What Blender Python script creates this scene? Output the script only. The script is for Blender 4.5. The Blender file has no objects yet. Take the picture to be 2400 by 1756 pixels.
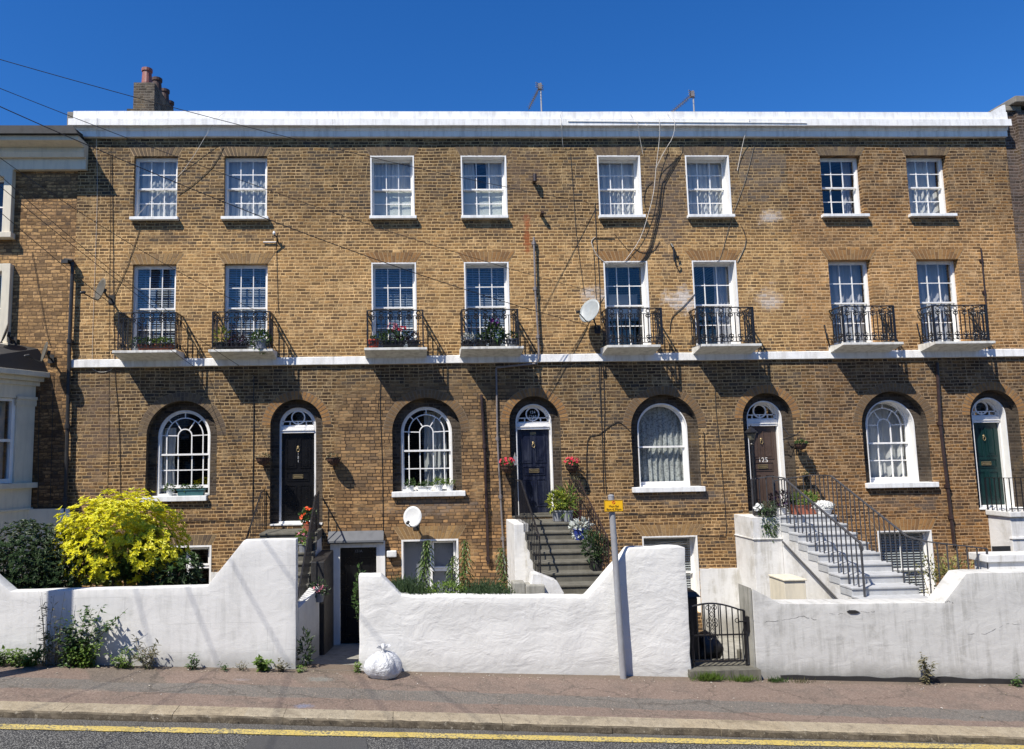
import bpy, bmesh, math, random
from mathutils import Vector, Matrix, noise
from mathutils.geometry import tessellate_polygon
R = random.Random(7)
PI = math.pi
scene = bpy.context.scene
col = scene.collection
# ------------------------------------------------------------------ camera
EYE = 3.7
CAM = Vector((0, -17.2, EYE))
FPX, CX, CY, PW, PH = 1733.0, 1018.3, 878.0, 2400, 1756
yaw, pitch, roll = math.radians(2.2225), math.radians(6.2127), math.radians(.9535)
fw = Vector((math.sin(yaw)*math.cos(pitch), math.cos(yaw)*math.cos(pitch), math.sin(pitch)))
r0 = Vector((math.cos(yaw), -math.sin(yaw), 0)); u0 = r0.cross(fw)
rt = r0*math.cos(roll)-u0*math.sin(roll); up = r0*math.sin(roll)+u0*math.cos(roll)
cd = bpy.data.cameras.new('camera'); cam = bpy.data.objects.new('camera', cd); col.objects.link(cam)
M = Matrix.Identity(4)
for i in range(3):
    M[i][0], M[i][1], M[i][2], M[i][3] = rt[i], up[i], -fw[i], CAM[i]
cam.matrix_world = M
cd.sensor_width = 36; cd.sensor_fit = 'HORIZONTAL'; cd.lens = FPX/PW*36
cd.shift_x = (PW/2-CX)/PW; cd.shift_y = 0; cd.clip_start = .1; cd.clip_end = 3000
scene.camera = cam

def U(px, py, y):
    "where the sight line through a point of the photograph meets the upright plane at depth y -> (x, z)"
    d = rt*((px-CX)/FPX)+up*((CY-py)/FPX)+fw
    t = (y-CAM.y)/d.y
    p = CAM+d*t
    return p.x, p.z
def UX(px, py, y=0): return U(px, py, y)[0]
def UZ(px, py, y=0): return U(px, py, y)[1]
def V3(px, py, y):
    x, z = U(px, py, y); return Vector((x, y, z))
SL = -.0465                                     # the street falls to the right
def gz(x, y=-4.3):                              # pavement surface
    return SL*(x-2)-.02*(-4.3-y)

# ------------------------------------------------------------------ objects
def tag(o, label=None, cat=None, group=None, kind=None):
    if label: o['label'] = label
    if cat: o['category'] = cat
    if group: o['group'] = group
    if kind: o['kind'] = kind
    return o
def thing(name, loc, label, cat, group=None):
    o = bpy.data.objects.new(name, None); col.objects.link(o); o.location = loc
    o.empty_display_size = .2
    return tag(o, label, cat, group)
def wloc(o):
    v = Vector((0, 0, 0))
    while o: v += o.location; o = o.parent
    return v
def dup(root, loc=None, label=None, rotz=None):
    def cp(o, par):
        c = o.copy(); col.objects.link(c)
        if par: c.parent = par
        for ch in o.children: cp(ch, c)
        return c
    kids = list(root.children)
    c = root.copy(); col.objects.link(c)
    for ch in kids: cp(ch, c)
    if loc is not None: c.location = loc
    if rotz is not None: c.rotation_euler[2] = rotz
    if label: c['label'] = label
    return c

class MB:
    def __init__(s): s.v = []; s.f = []; s.mi = []; s.cur = 0
    def add(s, vs, fs):
        n = len(s.v); s.v += [tuple(p) for p in vs]
        for f in fs: s.f.append([i+n for i in f]); s.mi.append(s.cur)
    def quad(s, a, b, c, d): s.add([a, b, c, d], [[0, 1, 2, 3]])
    def box(s, x0, x1, y0, y1, z0, z1):
        s.add([(x0,y0,z0),(x1,y0,z0),(x1,y1,z0),(x0,y1,z0),(x0,y0,z1),(x1,y0,z1),(x1,y1,z1),(x0,y1,z1)],
              [[0,3,2,1],[4,5,6,7],[0,1,5,4],[1,2,6,5],[2,3,7,6],[3,0,4,7]])
    def obox(s, c, ax, ay, az, hx, hy, hz):
        c, ax, ay, az = Vector(c), Vector(ax), Vector(ay), Vector(az)
        P = [c+ax*(hx*i)+ay*(hy*j)+az*(hz*k) for k in (-1, 1) for (i, j) in ((-1,-1),(1,-1),(1,1),(-1,1))]
        s.add(P, [[0,3,2,1],[4,5,6,7],[0,1,5,4],[1,2,6,5],[2,3,7,6],[3,0,4,7]])
    def bar(s, a, b, w, h=None):
        "straight rectangular bar from a to b"
        a, b = Vector(a), Vector(b); h = h or w
        d = (b-a); L = d.length
        if L < 1e-6: return
        d /= L; t = Vector((0, 0, 1)) if abs(d.z) < .9 else Vector((0, 1, 0))
        x = d.cross(t).normalized(); y = x.cross(d)
        s.obox((a+b)/2, x, y, d, w/2, h/2, L/2)
    def tube(s, pts, r, n=6, cap=True):
        pts = [Vector(p) for p in pts]; m = len(pts)
        rs = r if isinstance(r, (list, tuple)) else [r]*m
        base = len(s.v); pu = None
        for i, p in enumerate(pts):
            d = (pts[min(i+1, m-1)]-pts[max(i-1, 0)]).normalized()
            if pu is None:
                t = Vector((0, 0, 1)) if abs(d.z) < .9 else Vector((1, 0, 0))
                pu = d.cross(t).normalized()
            else:
                pu = (pu-d*pu.dot(d)).normalized()
            w = d.cross(pu)
            for k in range(n):
                a = 2*PI*k/n
                s.v.append(tuple(p+(pu*math.cos(a)+w*math.sin(a))*rs[i]))
        for i in range(m-1):
            for k in range(n):
                a = base+i*n+k; b = base+i*n+(k+1) % n
                s.f.append([a, b, b+n, a+n]); s.mi.append(s.cur)
        if cap:
            s.f.append([base+k for k in range(n)][::-1]); s.mi.append(s.cur)
            s.f.append([base+(m-1)*n+k for k in range(n)]); s.mi.append(s.cur)
    def lathe(s, prof, c=(0, 0, 0), n=16, axis=None, squash=1):
        "prof: (radius, height) pairs"
        c = Vector(c); az = Vector(axis or (0, 0, 1)).normalized()
        t = Vector((1, 0, 0)) if abs(az.x) < .9 else Vector((0, 1, 0))
        ay = az.cross(t).normalized(); ax = ay.cross(az)
        base = len(s.v)
        for (r, h) in prof:
            for k in range(n):
                a = 2*PI*k/n
                s.v.append(tuple(c+ax*(r*math.cos(a))+ay*(r*squash*math.sin(a))+az*h))
        for i in range(len(prof)-1):
            for k in range(n):
                a = base+i*n+k; b = base+i*n+(k+1) % n
                s.f.append([a, b, b+n, a+n]); s.mi.append(s.cur)
        s.f.append([base+k for k in range(n)][::-1]); s.mi.append(s.cur)
        s.f.append([base+(len(prof)-1)*n+k for k in range(n)]); s.mi.append(s.cur)
    def prism(s, poly, y0, y1, holes=()):
        "poly in (x,z), counter-clockwise seen from -y; y0 is the near face"
        loops = [list(poly)]+[list(h) for h in holes]
        flat = [p for L in loops for p in L]
        tris = tessellate_polygon([[Vector((p[0], p[1], 0)) for p in L] for L in loops])
        for y, fl in ((y0, 1), (y1, -1)):
            n = len(s.v); s.v += [(p[0], y, p[1]) for p in flat]
            for t in tris:
                a, b, c = [flat[i] for i in t]
                ccw = (b[0]-a[0])*(c[1]-a[1])-(b[1]-a[1])*(c[0]-a[0]) > 0
                t = list(t) if ccw == (fl > 0) else list(t)[::-1]
                s.f.append([i+n for i in t]); s.mi.append(s.cur)
        for L in loops:
            m = len(L)
            for i in range(m):
                a, b = L[i], L[(i+1) % m]
                s.quad((a[0], y0, a[1]), (a[0], y1, a[1]), (b[0], y1, b[1]), (b[0], y0, b[1]))
    def sheet(s, poly, y, holes=()):
        loops = [list(poly)]+[list(h) for h in holes]
        flat = [p for L in loops for p in L]
        tris = tessellate_polygon([[Vector((p[0], p[1], 0)) for p in L] for L in loops])
        n = len(s.v); s.v += [(p[0], y, p[1]) for p in flat]
        for t in tris:
            a, b, c = [flat[i] for i in t]
            ccw = (b[0]-a[0])*(c[1]-a[1])-(b[1]-a[1])*(c[0]-a[0]) > 0
            t = list(t) if ccw else list(t)[::-1]
            s.f.append([i+n for i in t]); s.mi.append(s.cur)
    def leaf(s, p, d, nrm, L, W, fold=.25):
        p, d = Vector(p), Vector(d).normalized()
        sd = d.cross(Vector(nrm))
        if sd.length < 1e-4: sd = d.cross(Vector((.3, .5, .8)))
        sd.normalize(); nn = sd.cross(d)
        m = p+d*(L*.45)
        s.add([p, m+sd*(W/2)+nn*(W*fold), p+d*L-nn*(L*.1), m-sd*(W/2)+nn*(W*fold)], [[0, 1, 2], [0, 2, 3]])
    def build(s, name, mat, parent=None, smooth=False, label=None, bevel=0, world=True, recalc=False):
        me = bpy.data.meshes.new(name)
        off = wloc(parent) if (parent and world) else Vector((0, 0, 0))
        me.from_pydata([(p[0]-off.x, p[1]-off.y, p[2]-off.z) for p in s.v], [], s.f)
        mats = mat if isinstance(mat, (list, tuple)) else [mat]
        for m in mats: me.materials.append(m)
        if len(mats) > 1:
            me.polygons.foreach_set('material_index', s.mi)
        if bevel or recalc:
            bm = bmesh.new(); bm.from_mesh(me)
            if recalc:
                bmesh.ops.remove_doubles(bm, verts=bm.verts, dist=1e-5)
                bmesh.ops.recalc_face_normals(bm, faces=bm.faces)
            if bevel:
                bmesh.ops.remove_doubles(bm, verts=bm.verts, dist=1e-5)
                ed = [e for e in bm.edges if len(e.link_faces) == 2 and e.calc_face_angle(0) > .5]
                bmesh.ops.bevel(bm, geom=ed, offset=bevel, segments=2, profile=.6, affect='EDGES', clamp_overlap=True)
            bm.to_mesh(me); bm.free()
        if smooth: me.polygons.foreach_set('use_smooth', [True]*len(me.polygons))
        me.update()
        o = bpy.data.objects.new(name, me); col.objects.link(o)
        if parent: o.parent = parent
        if label: o['label'] = label
        return o

def arc(cx, cz, r, a0, a1, n):
    return [(cx+r*math.cos(math.radians(a0+(a1-a0)*i/n)), cz+r*math.sin(math.radians(a0+(a1-a0)*i/n))) for i in range(n+1)]
def arch_loop(cx, hw, zb, zs, n=20):
    "semicircular-headed opening, counter-clockwise"
    return [(cx-hw, zb), (cx+hw, zb)]+arc(cx, zs, hw, 0, 180, n)
def rect_loop(x0, x1, z0, z1): return [(x0, z0), (x1, z0), (x1, z1), (x0, z1)]
def ribbon(mb, pts, w, y0, y1, closed=False):
    "flat bar of width w following pts in the x-z plane, from y0 (near) to y1"
    n = len(pts); L = []; Rr = []
    for i in range(n):
        if closed: a, b = pts[(i-1) % n], pts[(i+1) % n]
        else: a, b = pts[max(i-1, 0)], pts[min(i+1, n-1)]
        dx, dz = b[0]-a[0], b[1]-a[1]; l = math.hypot(dx, dz) or 1
        nx, nz = -dz/l, dx/l
        L.append((pts[i][0]+nx*w/2, pts[i][1]+nz*w/2)); Rr.append((pts[i][0]-nx*w/2, pts[i][1]-nz*w/2))
    for i in range(n if closed else n-1):
        j = (i+1) % n
        a, b, c, d = L[i], Rr[i], Rr[j], L[j]
        mb.quad((a[0],y0,a[1]), (b[0],y0,b[1]), (c[0],y0,c[1]), (d[0],y0,d[1]))
        mb.quad((a[0],y0,a[1]), (d[0],y0,d[1]), (d[0],y1,d[1]), (a[0],y1,a[1]))
        mb.quad((b[0],y0,b[1]), (b[0],y1,b[1]), (c[0],y1,c[1]), (c[0],y0,c[1]))
def text_mesh(txt, size, x, y, z, mat, parent, name='lettering', align='CENTER', depth=.002, sx=1):
    cu = bpy.data.curves.new('t', 'FONT'); cu.body = txt; cu.size = size; cu.align_x = align; cu.extrude = depth
    cu.space_line = .9
    o = bpy.data.objects.new('t', cu); col.objects.link(o)
    dg = bpy.context.evaluated_depsgraph_get(); me = bpy.data.meshes.new_from_object(o.evaluated_get(dg))
    bpy.data.objects.remove(o); bpy.data.curves.remove(cu)
    off = wloc(parent) if parent else Vector((0, 0, 0))
    for v in me.vertices:
        v.co = Vector((x+v.co.x*sx, y-v.co.z, z+v.co.y))-off
    me.materials.clear(); me.materials.append(mat); me.name = name
    o = bpy.data.objects.new(name, me); col.objects.link(o); o.parent = parent
    return o

# ------------------------------------------------------------------ materials
class NT:
    def __init__(s, name):
        s.m = bpy.data.materials.new(name); s.m.use_nodes = True
        s.t = s.m.node_tree; s.t.nodes.clear()
        s.out = s.t.nodes.new('ShaderNodeOutputMaterial')
    def put(s, sock, v):
        if hasattr(v, 'is_linked') or isinstance(v, bpy.types.NodeSocket): s.t.links.new(v, sock)
        elif isinstance(v, (tuple, list)) and len(v) == 3 and sock.type == 'RGBA': sock.default_value = (*v, 1)
        else: sock.default_value = v
    def n(s, typ, ins=None, **props):
        nd = s.t.nodes.new(typ)
        for k, v in props.items(): setattr(nd, k, v)
        for k, v in (ins or {}).items(): s.put(nd.inputs[k], v)
        return nd
    def math(s, op, a, b=0., c=None, clamp=False):
        nd = s.t.nodes.new('ShaderNodeMath'); nd.operation = op; nd.use_clamp = clamp
        s.put(nd.inputs[0], a); s.put(nd.inputs[1], b)
        if c is not None: s.put(nd.inputs[2], c)
        return nd.outputs[0]
    def mix(s, f, a, b, mode='MIX'):
        nd = s.t.nodes.new('ShaderNodeMix'); nd.data_type = 'RGBA'; nd.blend_type = mode; nd.clamp_factor = True
        s.put(nd.inputs[0], f); s.put(nd.inputs[6], a); s.put(nd.inputs[7], b)
        return nd.outputs[2]
    def smooth(s, v, a, b, lo=0., hi=1.):
        nd = s.t.nodes.new('ShaderNodeMapRange'); nd.interpolation_type = 'SMOOTHSTEP'
        for i, x in enumerate((v, a, b, lo, hi)): s.put(nd.inputs[i], x)
        return nd.outputs[0]
    def noise(s, vec, scale, detail=3, rough=.55, dist=0.):
        nd = s.n('ShaderNodeTexNoise', {'Scale': scale, 'Detail': detail, 'Roughness': rough, 'Distortion': dist})
        if vec is not None: s.put(nd.inputs['Vector'], vec)
        return nd.outputs[0]
    def ramp(s, f, stops, interp='LINEAR'):
        nd = s.t.nodes.new('ShaderNodeValToRGB'); s.put(nd.inputs[0], f)
        cr = nd.color_ramp; cr.interpolation = interp
        while len(cr.elements) < len(stops): cr.elements.new(.5)
        for e, (p, c) in zip(cr.elements, stops): e.position = p; e.color = (*c, 1)
        return nd.outputs[0]
    def pos(s): return s.n('ShaderNodeNewGeometry').outputs['Position']
    def xyz(s, v):
        nd = s.n('ShaderNodeSeparateXYZ', {0: v}); return nd.outputs[0], nd.outputs[1], nd.outputs[2]
    def comb(s, x, y, z=0.): return s.n('ShaderNodeCombineXYZ', {0: x, 1: y, 2: z}).outputs[0]
    def bump(s, h, strength=.5, dist=.01):
        return s.n('ShaderNodeBump', {'Height': h, 'Strength': strength, 'Distance': dist}).outputs[0]
    def bsdf(s, colr, rough=.7, normal=None, metal=0., spec=.5, **kw):
        nd = s.n('ShaderNodeBsdfPrincipled', {'Base Color': colr, 'Roughness': rough, 'Metallic': metal, 'Specular IOR Level': spec})
        if normal is not None: s.put(nd.inputs['Normal'], normal)
        s.t.links.new(nd.outputs[0], s.out.inputs[0])
        return nd
MATS = {}
def paint(name, c, rough=.5, var=.12, scale=6., bump=.15, dirt=None, dirt_amt=.3, metal=0., bscale=40., spec=.5):
    "a painted or plain surface with mottling and a little relief"
    if name in MATS: return MATS[name]
    t = NT(name); p = t.pos()
    n1 = t.noise(p, scale, 5, .6); n2 = t.noise(p, bscale, 3)
    dk = tuple(x*(1-var*2.2) for x in c); lt = tuple(min(1, x*(1+var)) for x in c)
    cc = t.ramp(n1, [(.25, dk), (.55, c), (.8, lt)])
    if dirt:
        x, y, z = t.xyz(p)
        st = t.noise(t.comb(t.math('MULTIPLY', x, 5.), t.math('MULTIPLY', y, 5.), t.math('MULTIPLY', z, .7)), 1.6, 4, .65)
        cc = t.mix(t.smooth(st, .44, .66, 0., dirt_amt), cc, dirt)
    t.bsdf(cc, t.smooth(n1, .2, .8, rough*.85, min(1, rough*1.2)), t.bump(n2, bump, .006), metal, spec)
    MATS[name] = t.m
    return t.m

def brick_mat(name, pal, mort, tints, mw=.013, irr=.010, course=.0765, dark_mort=None, dm_box=None, sootn=.5, patches=(), stains=()):
    """Flemish-bond brickwork. pal: five brick colours; tints: [(z, colour multiplier)...] weathering by storey;
    patches: (x,z,rx,rz,colour,amount) lime or rust marks with a place of their own"""
    t = NT(name); p = t.pos(); x, y, z = t.xyz(p)
    wob = t.n('ShaderNodeTexNoise', {'Vector': p, 'Scale': 9., 'Detail': 2.}).outputs[1]
    wx, wy, wz = t.xyz(wob)
    lw = t.noise(p, .8, 2)
    u = t.math('ADD', t.math('ADD', x, y), t.math('MULTIPLY', t.math('SUBTRACT', wx, .5), irr*2.2))
    v = t.math('ADD', t.math('ADD', z, t.math('MULTIPLY', t.math('SUBTRACT', wz, .5), irr*1.8)), t.math('MULTIPLY', t.math('SUBTRACT', lw, .5), irr*6))
    v = t.math('ADD', v, 40.); u = t.math('ADD', u, 60.)
    vr = t.math('DIVIDE', v, course); row = t.math('FLOOR', vr); fv = t.math('MULTIPLY', t.math('FRACT', vr), course)
    odd = t.math('MODULO', row, 2.)
    jit = t.n('ShaderNodeTexWhiteNoise', {'W': row}, noise_dimensions='1D').outputs[0]
    P = .338
    uu = t.math('ADD', u, t.math('ADD', t.math('MULTIPLY', odd, P/2), t.math('MULTIPLY', jit, .13)))
    ur = t.math('DIVIDE', uu, P); cell = t.math('FLOOR', ur); fu = t.math('MULTIPLY', t.math('FRACT', ur), P)
    hd = t.math('GREATER_THAN', fu, .224)
    lu = t.math('SUBTRACT', fu, t.math('MULTIPLY', hd, .224))
    w = t.math('SUBTRACT', .224, t.math('MULTIPLY', hd, .110))
    du = t.math('MINIMUM', lu, t.math('SUBTRACT', w, lu)); dv = t.math('MINIMUM', fv, t.math('SUBTRACT', course, fv))
    dmin = t.math('MINIMUM', du, t.math('MULTIPLY', dv, .9))
    fine = t.noise(p, 60., 3)
    dd = t.math('ADD', dmin, t.math('MULTIPLY', t.math('SUBTRACT', fine, .5), .006))
    bmask = t.smooth(dd, mw*.35, mw*.75)                       # 1 on the brick, 0 in the joint
    idv = t.comb(t.math('ADD', t.math('MULTIPLY', cell, 2.), hd), row, 0.)
    wn = t.n('ShaderNodeTexWhiteNoise', {'Vector': idv}, noise_dimensions='3D')
    r1 = wn.outputs[0]; r2, r3, _ = t.xyz(wn.outputs[1])
    bc = t.ramp(r1, [(0., pal[0]), (.25, pal[1]), (.5, pal[2]), (.78, pal[3]), (1., pal[4])])
    bc = t.mix(.45, bc, t.ramp(t.noise(p, 28., 4, .7), [(.3, pal[0]), (.7, pal[4])]))
    blo = t.noise(t.comb(t.math('MULTIPLY', t.math('ADD', x, y), 10.), t.math('MULTIPLY', z, 26.)), 1., 4, .65)
    low = t.smooth(fv, course*.62, course*.2)                     # lower-edge shadow of each brick, worked into the dark blotches
    bc = t.mix(t.math('MULTIPLY', t.smooth(t.math('ADD', blo, t.math('MULTIPLY', low, .08)), .47, .61), .72), bc, tuple(q*.42 for q in pal[0]) if False else (.055,.036,.022))
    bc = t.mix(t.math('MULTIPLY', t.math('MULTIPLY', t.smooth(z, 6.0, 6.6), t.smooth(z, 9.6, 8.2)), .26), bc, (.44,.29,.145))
    bc = t.mix(t.smooth(t.noise(p, 1.7, 4, .6), .5, .72, 0., .38), bc, (.30,.20,.085))
    big = t.noise(p, .55, 5, .6, .6)
    zz = t.math('ADD', z, t.math('MULTIPLY', t.math('SUBTRACT', big, .5), 1.3))
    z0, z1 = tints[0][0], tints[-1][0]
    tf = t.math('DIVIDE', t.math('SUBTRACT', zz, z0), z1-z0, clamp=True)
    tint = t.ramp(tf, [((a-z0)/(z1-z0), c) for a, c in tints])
    mc = t.mix(t.noise(p, 14., 3), mort, tuple(q*.6 for q in mort))
    if dark_mort:
        x0, x1, zb, zt = dm_box
        xx = t.math('ADD', x, t.math('MULTIPLY', t.math('SUBTRACT', t.noise(p, 2.2, 3), .5), .7))
        zq = t.math('ADD', z, t.math('MULTIPLY', t.math('SUBTRACT', t.noise(p, 2.6, 3), .5), .8))
        m = t.math('MULTIPLY', t.math('MULTIPLY', t.smooth(xx, x0-.15, x0+.15), t.smooth(xx, x1+.2, x1-.2)), t.math('MULTIPLY', t.smooth(zq, zt+.3, zt-.3), t.smooth(zq, zb-.3, zb+.3)))
        mc = t.mix(m, mc, dark_mort)
        bc = t.mix(t.math('MULTIPLY', m, .5), bc, (.56, .37, .19))
    bc = t.n('ShaderNodeVectorMath', {0: bc, 1: t.comb(*[t.math('ADD', .68, t.math('MULTIPLY', r2, .66))]*3)}, operation='MULTIPLY').outputs[0]
    pt = t.noise(p, 1.1, 4, .6)
    mc = t.mix(t.smooth(pt, .52, .66, 0., .55), mc, tuple(q*.42 for q in mort))
    mc = t.mix(t.smooth(pt, .46, .36, 0., .5), mc, tuple(min(1, q*1.25) for q in mort))
    pj = t.noise(t.comb(x, y, t.math('MULTIPLY', z, 1.2)), 3.2, 4, .7)
    bmask = t.math('MULTIPLY', bmask, t.smooth(pj, .36, .50, .55, 1.))        # places smeared with old pointing
    cc = t.mix(bmask, mc, bc)
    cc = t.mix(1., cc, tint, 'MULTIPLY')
    bx = t.math('SUBTRACT', t.math('MULTIPLY', t.math('ADD', cell, t.math('MULTIPLY', hd, .6)), P), 60.); bz = t.math('SUBTRACT', t.math('MULTIPLY', row, course), 40.)
    sm = t.noise(t.comb(t.math('MULTIPLY', bx, 1.5), 0., t.math('MULTIPLY', bz, 1.1)), 1.1, 6, .72, .3)
    sm = t.math('ADD', sm, t.math('MULTIPLY', t.math('SUBTRACT', r3, .5), .22))
    sf = t.math('MULTIPLY', t.smooth(sm, .47, .66, 0., sootn*1.15), t.math('ADD', .45, t.math('MULTIPLY', bmask, .55)))
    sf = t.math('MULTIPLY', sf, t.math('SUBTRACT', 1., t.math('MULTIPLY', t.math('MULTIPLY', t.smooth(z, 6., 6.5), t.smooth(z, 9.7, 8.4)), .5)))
    cc = t.mix(sf, cc, (.060,.051,.043))
    for (px_, pz_, rx_, rz_, c_, a_) in patches:
        ex = t.math('DIVIDE', t.math('SUBTRACT', x, px_), rx_); ez = t.math('DIVIDE', t.math('SUBTRACT', z, pz_), rz_)
        e = t.math('SQRT', t.math('ADD', t.math('MULTIPLY', ex, ex), t.math('MULTIPLY', ez, ez)))
        e = t.math('ADD', e, t.math('ADD', t.math('MULTIPLY', t.math('SUBTRACT', t.noise(p, 9., 5, .75), .5), 1.9), t.math('MULTIPLY', t.math('SUBTRACT', t.noise(p, 2.3, 2), .5), 2.0)))
        cc = t.mix(t.math('MULTIPLY', t.smooth(e, 1.15, .35, 0., a_), t.math('ADD', .45, t.math('MULTIPLY', t.math('GREATER_THAN', r3, .38), .55))), cc, c_)
    h = t.math('ADD', t.math('MULTIPLY', bmask, .8), t.math('MULTIPLY', fine, .35))
    t.bsdf(cc, .9, t.bump(h, .9, .012), 0., .25)
    MATS[name] = t.m
    return t.m

def leaf_mat(name, cols, trans=.3, rough=.45):
    t = NT(name)
    g = t.n('ShaderNodeNewGeometry')
    c = t.ramp(g.outputs['Random Per Island'], [(i/(len(cols)-1), c) for i, c in enumerate(cols)])
    b = t.n('ShaderNodeBsdfPrincipled', {'Base Color': c, 'Roughness': rough, 'Specular IOR Level': .35})
    tr = t.n('ShaderNodeBsdfTranslucent', {'Color': c})
    mx = t.n('ShaderNodeMixShader', {0: trans, 1: b.outputs[0], 2: tr.outputs[0]})
    t.t.links.new(mx.outputs[0], t.out.inputs[0])
    MATS[name] = t.m
    return t.m
# ------------------------------------------------------------------ palette
BR = [(.085,.058,.036), (.185,.112,.050), (.265,.160,.064), (.37,.230,.088), (.140,.090,.050)]
MORT = (.70,.52,.29)
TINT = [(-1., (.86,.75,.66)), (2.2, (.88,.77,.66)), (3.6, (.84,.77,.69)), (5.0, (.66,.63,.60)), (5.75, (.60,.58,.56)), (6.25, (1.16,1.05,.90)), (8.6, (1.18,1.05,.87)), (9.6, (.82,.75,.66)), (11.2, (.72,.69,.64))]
LIME = (.62,.57,.52)
def P_(px, py, rx, rz, c, a): x, z = U(px, py, 0); return (x, z, rx, rz, c, a)
SOOT = (.05,.043,.038)
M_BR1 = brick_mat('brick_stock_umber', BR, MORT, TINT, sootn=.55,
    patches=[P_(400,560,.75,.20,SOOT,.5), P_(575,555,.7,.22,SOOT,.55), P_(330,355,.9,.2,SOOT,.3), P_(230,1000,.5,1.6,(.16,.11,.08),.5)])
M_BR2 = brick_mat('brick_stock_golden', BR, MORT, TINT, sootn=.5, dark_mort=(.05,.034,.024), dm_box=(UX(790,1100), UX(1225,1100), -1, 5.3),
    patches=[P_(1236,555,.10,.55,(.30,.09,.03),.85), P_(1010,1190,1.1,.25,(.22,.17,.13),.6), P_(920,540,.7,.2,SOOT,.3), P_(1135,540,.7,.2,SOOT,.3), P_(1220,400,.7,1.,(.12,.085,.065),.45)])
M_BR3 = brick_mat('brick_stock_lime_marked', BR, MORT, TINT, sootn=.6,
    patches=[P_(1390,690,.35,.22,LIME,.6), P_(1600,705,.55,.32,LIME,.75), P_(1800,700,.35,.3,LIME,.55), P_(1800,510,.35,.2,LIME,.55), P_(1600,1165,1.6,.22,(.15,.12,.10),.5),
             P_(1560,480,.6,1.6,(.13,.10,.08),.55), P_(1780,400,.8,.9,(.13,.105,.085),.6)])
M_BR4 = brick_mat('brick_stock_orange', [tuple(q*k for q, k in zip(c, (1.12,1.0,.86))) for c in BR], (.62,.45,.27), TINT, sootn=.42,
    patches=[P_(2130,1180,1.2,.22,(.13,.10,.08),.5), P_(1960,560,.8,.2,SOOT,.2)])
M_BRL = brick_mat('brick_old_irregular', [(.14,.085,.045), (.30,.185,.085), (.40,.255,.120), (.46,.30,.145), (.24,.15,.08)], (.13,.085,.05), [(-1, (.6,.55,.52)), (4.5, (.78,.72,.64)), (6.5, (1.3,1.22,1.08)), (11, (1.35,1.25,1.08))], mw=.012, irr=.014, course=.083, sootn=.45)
M_BRR = brick_mat('brick_dark_sooty', [(.06,.045,.04), (.10,.068,.055), (.14,.09,.07), (.18,.12,.09), (.08,.06,.05)], (.26,.21,.18), [(-1, (1,1,1)), (12, (.9,.9,.9))], sootn=.5)
M_REC = brick_mat('brick_recess_dark', [(.035,.03,.025), (.065,.052,.04), (.085,.068,.05), (.11,.085,.062), (.05,.042,.035)], (.13,.105,.08), [(-1, (1,1,1)), (12, (.9,.9,.9))], sootn=.4)  # darker brick for the arch recesses
M_BRC = brick_mat('brick_chimney_grey', [(.06,.052,.045), (.10,.083,.068), (.14,.115,.09), (.19,.155,.12), (.08,.07,.06)], (.24,.21,.17), [(-1, (1,1,1)), (14, (.9,.9,.9))], sootn=.5)
WHITE = paint('white_gloss_paint', (.80,.79,.765), .45, .03, 5, .05, (.45,.42,.38), .25)
STUCCO = paint('white_cornice_paint', (.77,.765,.745), .6, .06, 3, .4, (.40,.38,.35), .42)
CREAM = paint('cream_stucco', (.66,.60,.47), .7, .05, 3, .2, (.4,.37,.3), .3)
SILLW = paint('white_sill_paint', (.78,.78,.76), .6, .06, 4, .2, (.35,.33,.3), .35)
SLABP = paint('pale_stone_paint', (.66,.65,.60), .7, .07, 5, .3, (.25,.23,.2), .45)
BLACK = paint('black_ironwork', (.012,.012,.014), .38, .1, 9, .1)
BLACKDOOR = paint('black_door_gloss', (.006,.006,.007), .28, .1, 3, .03)
NAVY = paint('navy_door_paint', (.0065,.009,.024), .35, .12, 4, .08, (.10,.11,.14), .25)
BROWND = paint('brown_door_paint', (.070,.046,.036), .42, .1, 4, .06)
GREEND = paint('dark_green_door_paint', (.004,.024,.023), .35, .1, 4, .06)
IRONG = paint('weathered_rail_paint', (.055,.055,.060), .5, .15, 12, .2)
PIPEB = paint('dark_brown_pipe', (.032,.018,.016), .45, .15, 6, .1)
PIPEG = paint('grey_pipe', (.19,.17,.165), .45, .12, 6, .1)
CABLEK = paint('black_cable', (.02,.018,.017), .5, .1, 6, 0)
CABLEW = paint('white_cable', (.58,.54,.48), .5, .1, 6, 0)
BRASS = paint('dull_brass', (.30,.23,.12), .45, .1, 9, .05, metal=.6)
STEEL = paint('grey_steel', (.30,.31,.33), .5, .06, 8, .06, (.16,.12,.1), .25, metal=.1)
SILVER = paint('pale_numerals', (.75,.75,.73), .35, .05, 9, .02, metal=.3)
DISHG = paint('dish_grey_enamel', (.30,.325,.33), .4, .07, 7, .03, (.25,.25,.22), .3)
DISHW = paint('dish_white_enamel', (.60,.60,.58), .4, .04, 7, .03)
DISHD = paint('dish_back_dark', (.10,.092,.075), .5, .1, 7, .05)
TERRA = paint('terracotta', (.36,.11,.06), .7, .12, 9, .2, (.1,.08,.07), .3)
POTW = paint('white_pot', (.72,.72,.70), .5, .06, 9, .1)
POTG = paint('grey_pot', (.22,.23,.25), .55, .1, 9, .1)
POTT = paint('teal_trough', (.05,.14,.15), .45, .1, 9, .1)
POTB = paint('blue_glazed_pot', (.02,.04,.22), .2, .1, 9, .05)
POTR = paint('red_pot', (.45,.06,.03), .5, .1, 9, .1)
POTK = paint('dark_pot', (.025,.024,.024), .5, .1, 9, .1)
SOILM = paint('soil', (.035,.025,.018), .95, .2, 20, .5)
CONC = paint('grey_concrete', (.32,.31,.27), .85, .14, 4, .6, (.10,.10,.08), .5)
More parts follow.
